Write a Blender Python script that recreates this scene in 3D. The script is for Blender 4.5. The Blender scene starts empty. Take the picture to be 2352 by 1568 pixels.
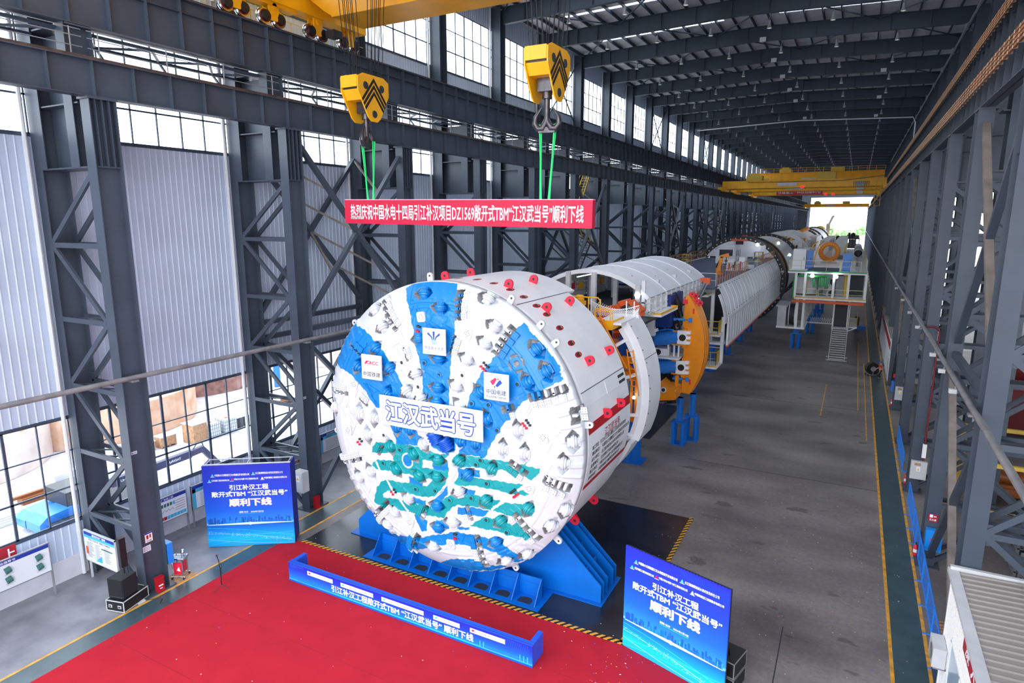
import bpy, bmesh, math, random
import numpy as np
from mathutils import Vector, Matrix
PI = math.pi
R = math.radians
rnd = random.Random(7)
scene = bpy.context.scene
COL = scene.collection

# ---------------------------------------------------------------- camera, sky, exposure
cam_data = bpy.data.cameras.new('camera')
cam = bpy.data.objects.new('camera', cam_data)
COL.objects.link(cam)
cam_data.sensor_width = 36.0
cam_data.lens = 1463.0 / 2352.0 * 36.0
cam_data.clip_end = 2000
CX = Vector((0.88199103, 0.4712662, 0.0))
CD = Vector((0.08889179, -0.16636407, -0.98204951))
CF = Vector((-0.46280674, 0.86615886, -0.18862332))
cm = Matrix((( CX.x, -CD.x, -CF.x, 0), (CX.y, -CD.y, -CF.y, 0), (CX.z, -CD.z, -CF.z, 15.5), (0, 0, 0, 1)))
cam.matrix_world = cm
scene.camera = cam
scene.view_settings.view_transform = 'Standard'
scene.view_settings.look = 'None'
scene.view_settings.gamma = 1.0
scene.view_settings.use_curve_mapping = False
scene.view_settings.exposure = 0.0

world = bpy.data.worlds.new('overcast_sky')
scene.world = world
world.use_nodes = True
wn = world.node_tree
wn.nodes.clear()
w_out = wn.nodes.new('ShaderNodeOutputWorld')
w_bg = wn.nodes.new('ShaderNodeBackground')
w_ramp = wn.nodes.new('ShaderNodeValToRGB')
w_tc = wn.nodes.new('ShaderNodeTexCoord')
w_sep = wn.nodes.new('ShaderNodeSeparateXYZ')
w_map = wn.nodes.new('ShaderNodeMapRange')
w_map.inputs[1].default_value = -0.15
w_map.inputs[2].default_value = 0.9
w_ramp.color_ramp.elements[0].color = (0.62, 0.64, 0.67, 1)
w_ramp.color_ramp.elements[1].color = (0.80, 0.88, 1.0, 1)
e = w_ramp.color_ramp.elements.new(0.25); e.color = (0.93, 0.96, 1.0, 1)
wn.links.new(w_tc.outputs['Generated'], w_sep.inputs[0])
wn.links.new(w_sep.outputs[2], w_map.inputs[0])
wn.links.new(w_map.outputs[0], w_ramp.inputs[0])
wn.links.new(w_ramp.outputs[0], w_bg.inputs[0])
w_bg.inputs[1].default_value = 5.5
wn.links.new(w_bg.outputs[0], w_out.inputs[0])
scene.cycles.max_bounces = 8
scene.cycles.transparent_max_bounces = 16
scene.cycles.diffuse_bounces = 4
scene.cycles.glossy_bounces = 3
scene.cycles.sample_clamp_indirect = 6.0
scene.cycles.caustics_reflective = False
scene.cycles.caustics_refractive = False

# ---------------------------------------------------------------- materials
def lin(c):
    return tuple(((v / 255.0) / 12.92 if v / 255.0 <= 0.04045 else ((v / 255.0 + 0.055) / 1.055) ** 2.4) for v in c) + (1.0,)

def mat(name, c, rough=0.55, metal=0.0, noise=0.0, scale=3.0, c2=None, bump=0.0, spec=0.5):
    m = bpy.data.materials.new(name)
    m.use_nodes = True
    nt = m.node_tree
    b = nt.nodes['Principled BSDF']
    b.inputs['Base Color'].default_value = lin(c)
    b.inputs['Roughness'].default_value = rough
    b.inputs['Metallic'].default_value = metal
    b.inputs['Specular IOR Level'].default_value = spec
    if noise or c2:
        tc = nt.nodes.new('ShaderNodeTexCoord')
        nz = nt.nodes.new('ShaderNodeTexNoise')
        nz.inputs['Scale'].default_value = scale
        nz.inputs['Detail'].default_value = 5
        mx = nt.nodes.new('ShaderNodeMix'); mx.data_type = 'RGBA'
        mx.inputs[6].default_value = lin(c)
        d = c2 if c2 else tuple(max(0, v * (1 - noise)) for v in c)
        mx.inputs[7].default_value = lin(d)
        rp = nt.nodes.new('ShaderNodeMapRange')
        rp.inputs[1].default_value = 0.38; rp.inputs[2].default_value = 0.66
        nt.links.new(tc.outputs['Object'], nz.inputs['Vector'])
        nt.links.new(nz.outputs['Fac'], rp.inputs[0])
        nt.links.new(rp.outputs[0], mx.inputs[0])
        nt.links.new(mx.outputs[2], b.inputs['Base Color'])
        if bump:
            bp = nt.nodes.new('ShaderNodeBump'); bp.inputs['Strength'].default_value = bump
            bp.inputs['Distance'].default_value = 0.02
            nt.links.new(nz.outputs['Fac'], bp.inputs['Height'])
            nt.links.new(bp.outputs[0], b.inputs['Normal'])
    return m

def emat(name, c, strength):
    m = bpy.data.materials.new(name)
    m.use_nodes = True
    b = m.node_tree.nodes['Principled BSDF']
    b.inputs['Base Color'].default_value = lin(c)
    b.inputs['Emission Color'].default_value = lin(c)
    b.inputs['Emission Strength'].default_value = strength
    return m

def glassmat(name, tint, fac):
    m = bpy.data.materials.new(name)
    m.use_nodes = True
    nt = m.node_tree
    nt.nodes.clear()
    o = nt.nodes.new('ShaderNodeOutputMaterial')
    t = nt.nodes.new('ShaderNodeBsdfTransparent'); t.inputs[0].default_value = tint
    g = nt.nodes.new('ShaderNodeBsdfGlossy'); g.inputs['Roughness'].default_value = 0.05
    x = nt.nodes.new('ShaderNodeMixShader'); x.inputs[0].default_value = fac
    nt.links.new(t.outputs[0], x.inputs[1]); nt.links.new(g.outputs[0], x.inputs[2]); nt.links.new(x.outputs[0], o.inputs[0])
    return m

M = {}
M['steel'] = mat('painted_steel', (67, 77, 91), 0.42, 0.0, 0.10, 0.7)
M['roofsteel'] = mat('roof_steel', (52, 66, 80), 0.55, 0.0, 0.10, 0.5)
M['dusty'] = mat('dusty_steel', (128, 118, 112), 0.7, 0.0, 0.2, 1.5)
M['panel'] = mat('wall_cladding', (194, 208, 230), 0.42, 0.0, 0.05, 0.6)
M['rib'] = mat('cladding_rib', (206, 217, 236), 0.45)
M['white'] = mat('white_paint', (236, 238, 243), 0.45, 0.0, 0.04, 2.0)
M['pwhite'] = mat('pure_white', (240, 241, 244), 0.5)
M['plaster'] = mat('plaster', (214, 214, 222), 0.7, 0.0, 0.06, 1.2)
M['deck'] = mat('roof_sheet', (216, 216, 220), 0.6, 0.0, 0.08, 0.8)
M['frame'] = mat('window_frame', (62, 74, 92), 0.5)
M['glass'] = glassmat('window_glass', (0.93, 0.96, 0.98, 1), 0.035)
M['sky_glass'] = glassmat('skylight_sheet', (0.85, 0.87, 0.9, 1), 0.03)
M['pipe'] = mat('pipe_grey', (132, 130, 132), 0.5, 0.0, 0.15, 2.0)
M['drain'] = mat('drain_pipe', (218, 222, 226), 0.35)
M['rust'] = mat('rusty_rail', (96, 72, 62), 0.8, 0.0, 0.3, 2)
M['copper'] = mat('busbar_copper', (186, 122, 74), 0.45, 0.2, 0.3, 3)
M['insul'] = mat('insulator', (200, 178, 150), 0.5)
M['yellow'] = mat('crane_yellow', (250, 182, 20), 0.38, 0.0, 0.06, 0.8)
M['dyellow'] = mat('rail_yellow', (214, 178, 70), 0.5)
M['orange'] = mat('orange_paint', (240, 140, 16), 0.4, 0.0, 0.06, 1.2)
M['rorange'] = mat('red_orange', (226, 92, 40), 0.45)
M['red'] = mat('red_paint', (222, 34, 62), 0.4)
M['dred'] = mat('stripe_red', (176, 20, 36), 0.45)
M['black'] = mat('black_plastic', (24, 25, 28), 0.45)
M['dark'] = mat('dark_grey', (44, 48, 54), 0.6)
M['rope'] = mat('wire_rope', (40, 42, 48), 0.5, 0.5)
M['hook'] = mat('hook_steel', (88, 84, 88), 0.3, 0.7, 0.2, 4)
M['chrome'] = mat('chrome', (200, 204, 210), 0.16, 1.0)
M['cblue'] = mat('cradle_blue', (0, 106, 202), 0.38, 0.0, 0.06, 1.0)
M['jblue'] = mat('cylinder_blue', (48, 132, 224), 0.32, 0.0, 0.06, 1.0)
M['fblue'] = mat('fence_blue', (40, 130, 232), 0.45)
M['grey'] = mat('mid_grey', (138, 140, 146), 0.5, 0.0, 0.1, 2)
M['lgrey'] = mat('light_grey', (206, 207, 210), 0.5, 0.0, 0.06, 1.2)
M['green'] = mat('pipe_green', (30, 150, 70), 0.4)
M['sling'] = mat('green_sling', (40, 220, 120), 0.6)
M['ywood'] = mat('wood_crate', (196, 150, 110), 0.75, 0.0, 0.2, 5)

# ---------------------------------------------------------------- mesh builder
class MB:
    def __init__(self):
        self.v = []; self.f = []; self.m = []; self.s = []
    def add(self, vs, fs, mi=0, smooth=False):
        o = len(self.v)
        self.v += [tuple(p) for p in vs]
        for f in fs:
            self.f.append([i + o for i in f]); self.m.append(mi); self.s.append(smooth)
        return self
    def box(self, x0, x1, y0, y1, z0, z1, mi=0):
        if x1 < x0: x0, x1 = x1, x0
        if y1 < y0: y0, y1 = y1, y0
        if z1 < z0: z0, z1 = z1, z0
        return self.add([(x0,y0,z0),(x1,y0,z0),(x1,y1,z0),(x0,y1,z0),(x0,y0,z1),(x1,y0,z1),(x1,y1,z1),(x0,y1,z1)],
                 [(0,3,2,1),(4,5,6,7),(0,1,5,4),(1,2,6,5),(2,3,7,6),(3,0,4,7)], mi)
    def cbox(self, c, sx, sy, sz, mi=0):
        return self.box(c[0]-sx/2, c[0]+sx/2, c[1]-sy/2, c[1]+sy/2, c[2]-sz/2, c[2]+sz/2, mi)
    def axes(self, p0, p1, up):
        d = Vector(p1) - Vector(p0); L = d.length; d = d / max(L, 1e-9)
        u = Vector(up)
        if abs(d.dot(u)) > 0.98: u = Vector((1, 0, 0)) if abs(d.x) < 0.9 else Vector((0, 1, 0))
        s = d.cross(u).normalized(); u = s.cross(d).normalized()
        return d, s, u
    def bar(self, p0, p1, w, h, mi=0, up=(0,0,1)):
        d, s, u = self.axes(p0, p1, up)
        p0 = Vector(p0); p1 = Vector(p1)
        q = [s*w/2*a + u*h/2*b for a, b in ((-1,-1),(1,-1),(1,1),(-1,1))]
        return self.add([p0+k for k in q] + [p1+k for k in q], [(3,2,1,0),(4,5,6,7),(0,1,5,4),(1,2,6,5),(2,3,7,6),(3,0,4,7)], mi)
    def ibar(self, p0, p1, w, h, t=0.03, mi=0, up=(0,0,1)):
        # I section: flanges normal to 'up'
        d, s, u = self.axes(p0, p1, up)
        a = u * (h/2 - t/2)
        self.bar(Vector(p0)+a, Vector(p1)+a, w, t, mi, up); self.bar(Vector(p0)-a, Vector(p1)-a, w, t, mi, up)
        return self.bar(p0, p1, t, h - 2*t, mi, up)
    def tube(self, pts, r, n=8, mi=0, caps=True, smooth=True):
        pts = [Vector(p) for p in pts]
        rs = r if isinstance(r, (list, tuple)) else [r]*len(pts)
        rings = []; pu = None
        for i, p in enumerate(pts):
            a = pts[max(i-1, 0)]; b = pts[min(i+1, len(pts)-1)]
            d = (b - a)
            d = d.normalized() if d.length > 1e-9 else Vector((0,0,1))
            if pu is None:
                u = Vector((0,0,1)) if abs(d.z) < 0.9 else Vector((1,0,0))
            else: u = pu
            s = d.cross(u)
            if s.length < 1e-6: s = d.cross(Vector((0.3,0.7,0.2)))
            s.normalize(); u = s.cross(d).normalized(); pu = u
            rings.append([p + (s*math.cos(2*PI*k/n) + u*math.sin(2*PI*k/n))*rs[i] for k in range(n)])
        o = len(self.v)
        for rg in rings: self.v += [tuple(q) for q in rg]
        for i in range(len(pts)-1):
            for k in range(n):
                k2 = (k+1) % n
                self.f.append([o+i*n+k, o+i*n+k2, o+(i+1)*n+k2, o+(i+1)*n+k]); self.m.append(mi); self.s.append(smooth)
        if caps:
            self.f.append([o+k for k in range(n)][::-1]); self.m.append(mi); self.s.append(False)
            e = o + (len(pts)-1)*n
            self.f.append([e+k for k in range(n)]); self.m.append(mi); self.s.append(False)
        return self
    def cyl(self, p0, p1, r, n=16, mi=0, r2=None, smooth=True):
        return self.tube([p0, p1], [r, r if r2 is None else r2], n, mi, True, smooth)
    def lathe(self, c, ax, prof, n=24, mi=0, smooth=True, closed=False):
        # prof: (radius, distance along ax)
        ax = Vector(ax).normalized(); c = Vector(c)
        u = Vector((0,0,1)) if abs(ax.z) < 0.9 else Vector((1,0,0))
        s = ax.cross(u).normalized(); u = s.cross(ax)
        o = len(self.v); k = len(prof)
        for i in range(n):
            a = 2*PI*i/n; e = s*math.cos(a) + u*math.sin(a)
            for r, h in prof: self.v.append(tuple(c + e*r + ax*h))
        for i in range(n):
            j = (i+1) % n
            for q in range(k if closed else k-1):
                q2 = (q+1) % k
                self.f.append([o+i*k+q, o+j*k+q, o+j*k+q2, o+i*k+q2]); self.m.append(mi); self.s.append(smooth)
        return self
    def prism(self, pts, ex, mi=0):
        # polygon (3d points) extruded along vector ex
        n = len(pts); ex = Vector(ex)
        a = [Vector(p) for p in pts]
        return self.add(a + [p + ex for p in a], [tuple(range(n))[::-1], tuple(range(n, 2*n))] + [(i, (i+1) % n, n+(i+1) % n, n+i) for i in range(n)], mi)
    def arc(self, xc, zc, r0, r1, y0, y1, a0, a1, n=24, mi=0, smooth=False):
        # arc-shaped plate round the hall's long axis
        o = len(self.v)
        for i in range(n+1):
            a = R(a0 + (a1-a0)*i/n); c, s = math.cos(a), math.sin(a)
            for r, y in ((r0,y0),(r1,y0),(r1,y1),(r0,y1)): self.v.append((xc+r*c, y, zc+r*s))
        for i in range(n):
            for q in range(4):
                q2 = (q+1) % 4
                self.f.append([o+i*4+q, o+(i+1)*4+q, o+(i+1)*4+q2, o+i*4+q2]); self.m.append(mi); self.s.append(smooth)
        if abs(a1 - a0) < 359.9:
            self.f.append([o, o+1, o+2, o+3]); self.m.append(mi); self.s.append(False)
            e = o+4*n
            self.f.append([e+3, e+2, e+1, e]); self.m.append(mi); self.s.append(False)
        return self
    def mesh(self, name, mats):
        me = bpy.data.meshes.new(name)
        me.from_pydata(self.v, [], self.f)
        if not isinstance(mats, (list, tuple)): mats = [mats]
        for m in mats: me.materials.append(M[m] if isinstance(m, str) else m)
        me.polygons.foreach_set('material_index', self.m)
        me.polygons.foreach_set('use_smooth', self.s)
        bm = bmesh.new(); bm.from_mesh(me)
        bmesh.ops.recalc_face_normals(bm, faces=bm.faces[:]) if len(self.f) < 40000 else None
        bm.to_mesh(me); bm.free()
        me.update()
        if any(self.s): me.set_sharp_from_angle(angle=R(38))
        return me
    def obj(self, name, mats, parent=None, label=None):
        o = bpy.data.objects.new(name, self.mesh(name, mats))
        COL.objects.link(o)
        if parent is not None: o.parent = parent
        if label: o['label'] = label
        return o

def thing(name, label, cat, loc=(0,0,0), rz=0.0, group=None):
    o = bpy.data.objects.new(name, None)
    COL.objects.link(o)
    o.location = loc; o.rotation_euler = (0, 0, rz)
    o.empty_display_size = 0.2
    o['label'] = label; o['category'] = cat
    if group: o['group'] = group
    o['kind'] = 'thing'
    return o

def tag(o, label, cat, group=None, kind='thing'):
    o['label'] = label; o['category'] = cat; o['kind'] = kind
    if group: o['group'] = group
    return o

def struct(o, label=None):
    o['kind'] = 'structure'
    if label: o['label'] = label
    return o

KIDS = {}
def kids(o):
    return [c for c in bpy.data.objects if c.parent == o] if o.name not in KIDS else KIDS[o.name]
def clone(root, loc, label=None, rz=None, group=None):
    r = root.copy(); COL.objects.link(r); r.location = loc
    if rz is not None: r.rotation_euler = (0, 0, rz)
    if label: r['label'] = label
    if group: r['group'] = group
    if root.name not in KIDS:
        KIDS[root.name] = [(c, [d for d in bpy.data.objects if d.parent == c]) for c in bpy.data.objects if c.parent == root]
    for c, ds in KIDS[root.name]:
        k = c.copy(); COL.objects.link(k); k.parent = r
        for d in ds:
            e = d.copy(); COL.objects.link(e); e.parent = k
    return r

ORD = ['first','second','third','fourth','fifth','sixth','seventh','eighth','ninth','tenth','eleventh','twelfth','thirteenth','fourteenth','fifteenth','sixteenth','seventeenth','eighteenth','nineteenth','twentieth']
TENS = {20:'twenty', 30:'thirty', 40:'forty'}
def ordn(i):   # 1-based
    if i <= 20: return ORD[i-1]
    t, u = i//10*10, i % 10
    return {30:'thirtieth', 40:'fortieth'}[i] if u == 0 else TENS[t] + '-' + ORD[u-1]

# text as a mesh lying in the plane of axes ex (reading direction) and ez (up), centred on c
def text_mb(mb, s, c, ex, ez, h, mi=0, width=None, bold=0.0, depth=0.0, push=0.004, align='CENTER', narrow=1.0):
    cu = bpy.data.curves.new('txt', 'FONT')
    cu.body = s; cu.align_x = align; cu.align_y = 'CENTER'
    cu.size = 1.0; cu.resolution_u = 2; cu.extrude = 0.0
    o = bpy.data.objects.new('txt', cu); COL.objects.link(o)
    bpy.context.view_layer.update()
    me = bpy.data.meshes.new_from_object(o.evaluated_get(bpy.context.evaluated_depsgraph_get()))
    vs = np.empty(len(me.vertices)*3); me.vertices.foreach_get('co', vs); vs = vs.reshape(-1, 3)
    fs = [list(p.vertices) for p in me.polygons]
    bpy.data.objects.remove(o); bpy.data.curves.remove(cu); bpy.data.meshes.remove(me)
    if len(vs) == 0: return mb
    lo, hi = vs.min(0), vs.max(0)
    k = h / max(hi[1]-lo[1], 1e-6)
    kx = (width / (hi[0]-lo[0])) if width else k*narrow
    ex = Vector(ex).normalized(); ez = Vector(ez).normalized(); nn = ex.cross(ez)
    c = Vector(c) + nn*push
    ax = (hi[0]+lo[0])/2 if align == 'CENTER' else lo[0]
    # strokes are thickened by laying shifted copies of the outline over each other
    b = bold*0.8
    sh = [(0, 0)] if bold <= 0 else [(0, 0), (b, 0), (-b, 0), (0, b), (0, -b), (b*.7, b*.7), (-b*.7, b*.7), (b*.7, -b*.7), (-b*.7, -b*.7)]
    if bold > 0 and len(s) > 12 and h < .2: sh = sh[:5]
    for i, (sx, sz) in enumerate(sh):
        mb.add([c + nn*(i*0.0002) + ex*((v[0]-ax+sx)*kx) + ez*((v[1]-(hi[1]+lo[1])/2+sz)*k) for v in vs], fs, mi)
    return mb
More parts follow.
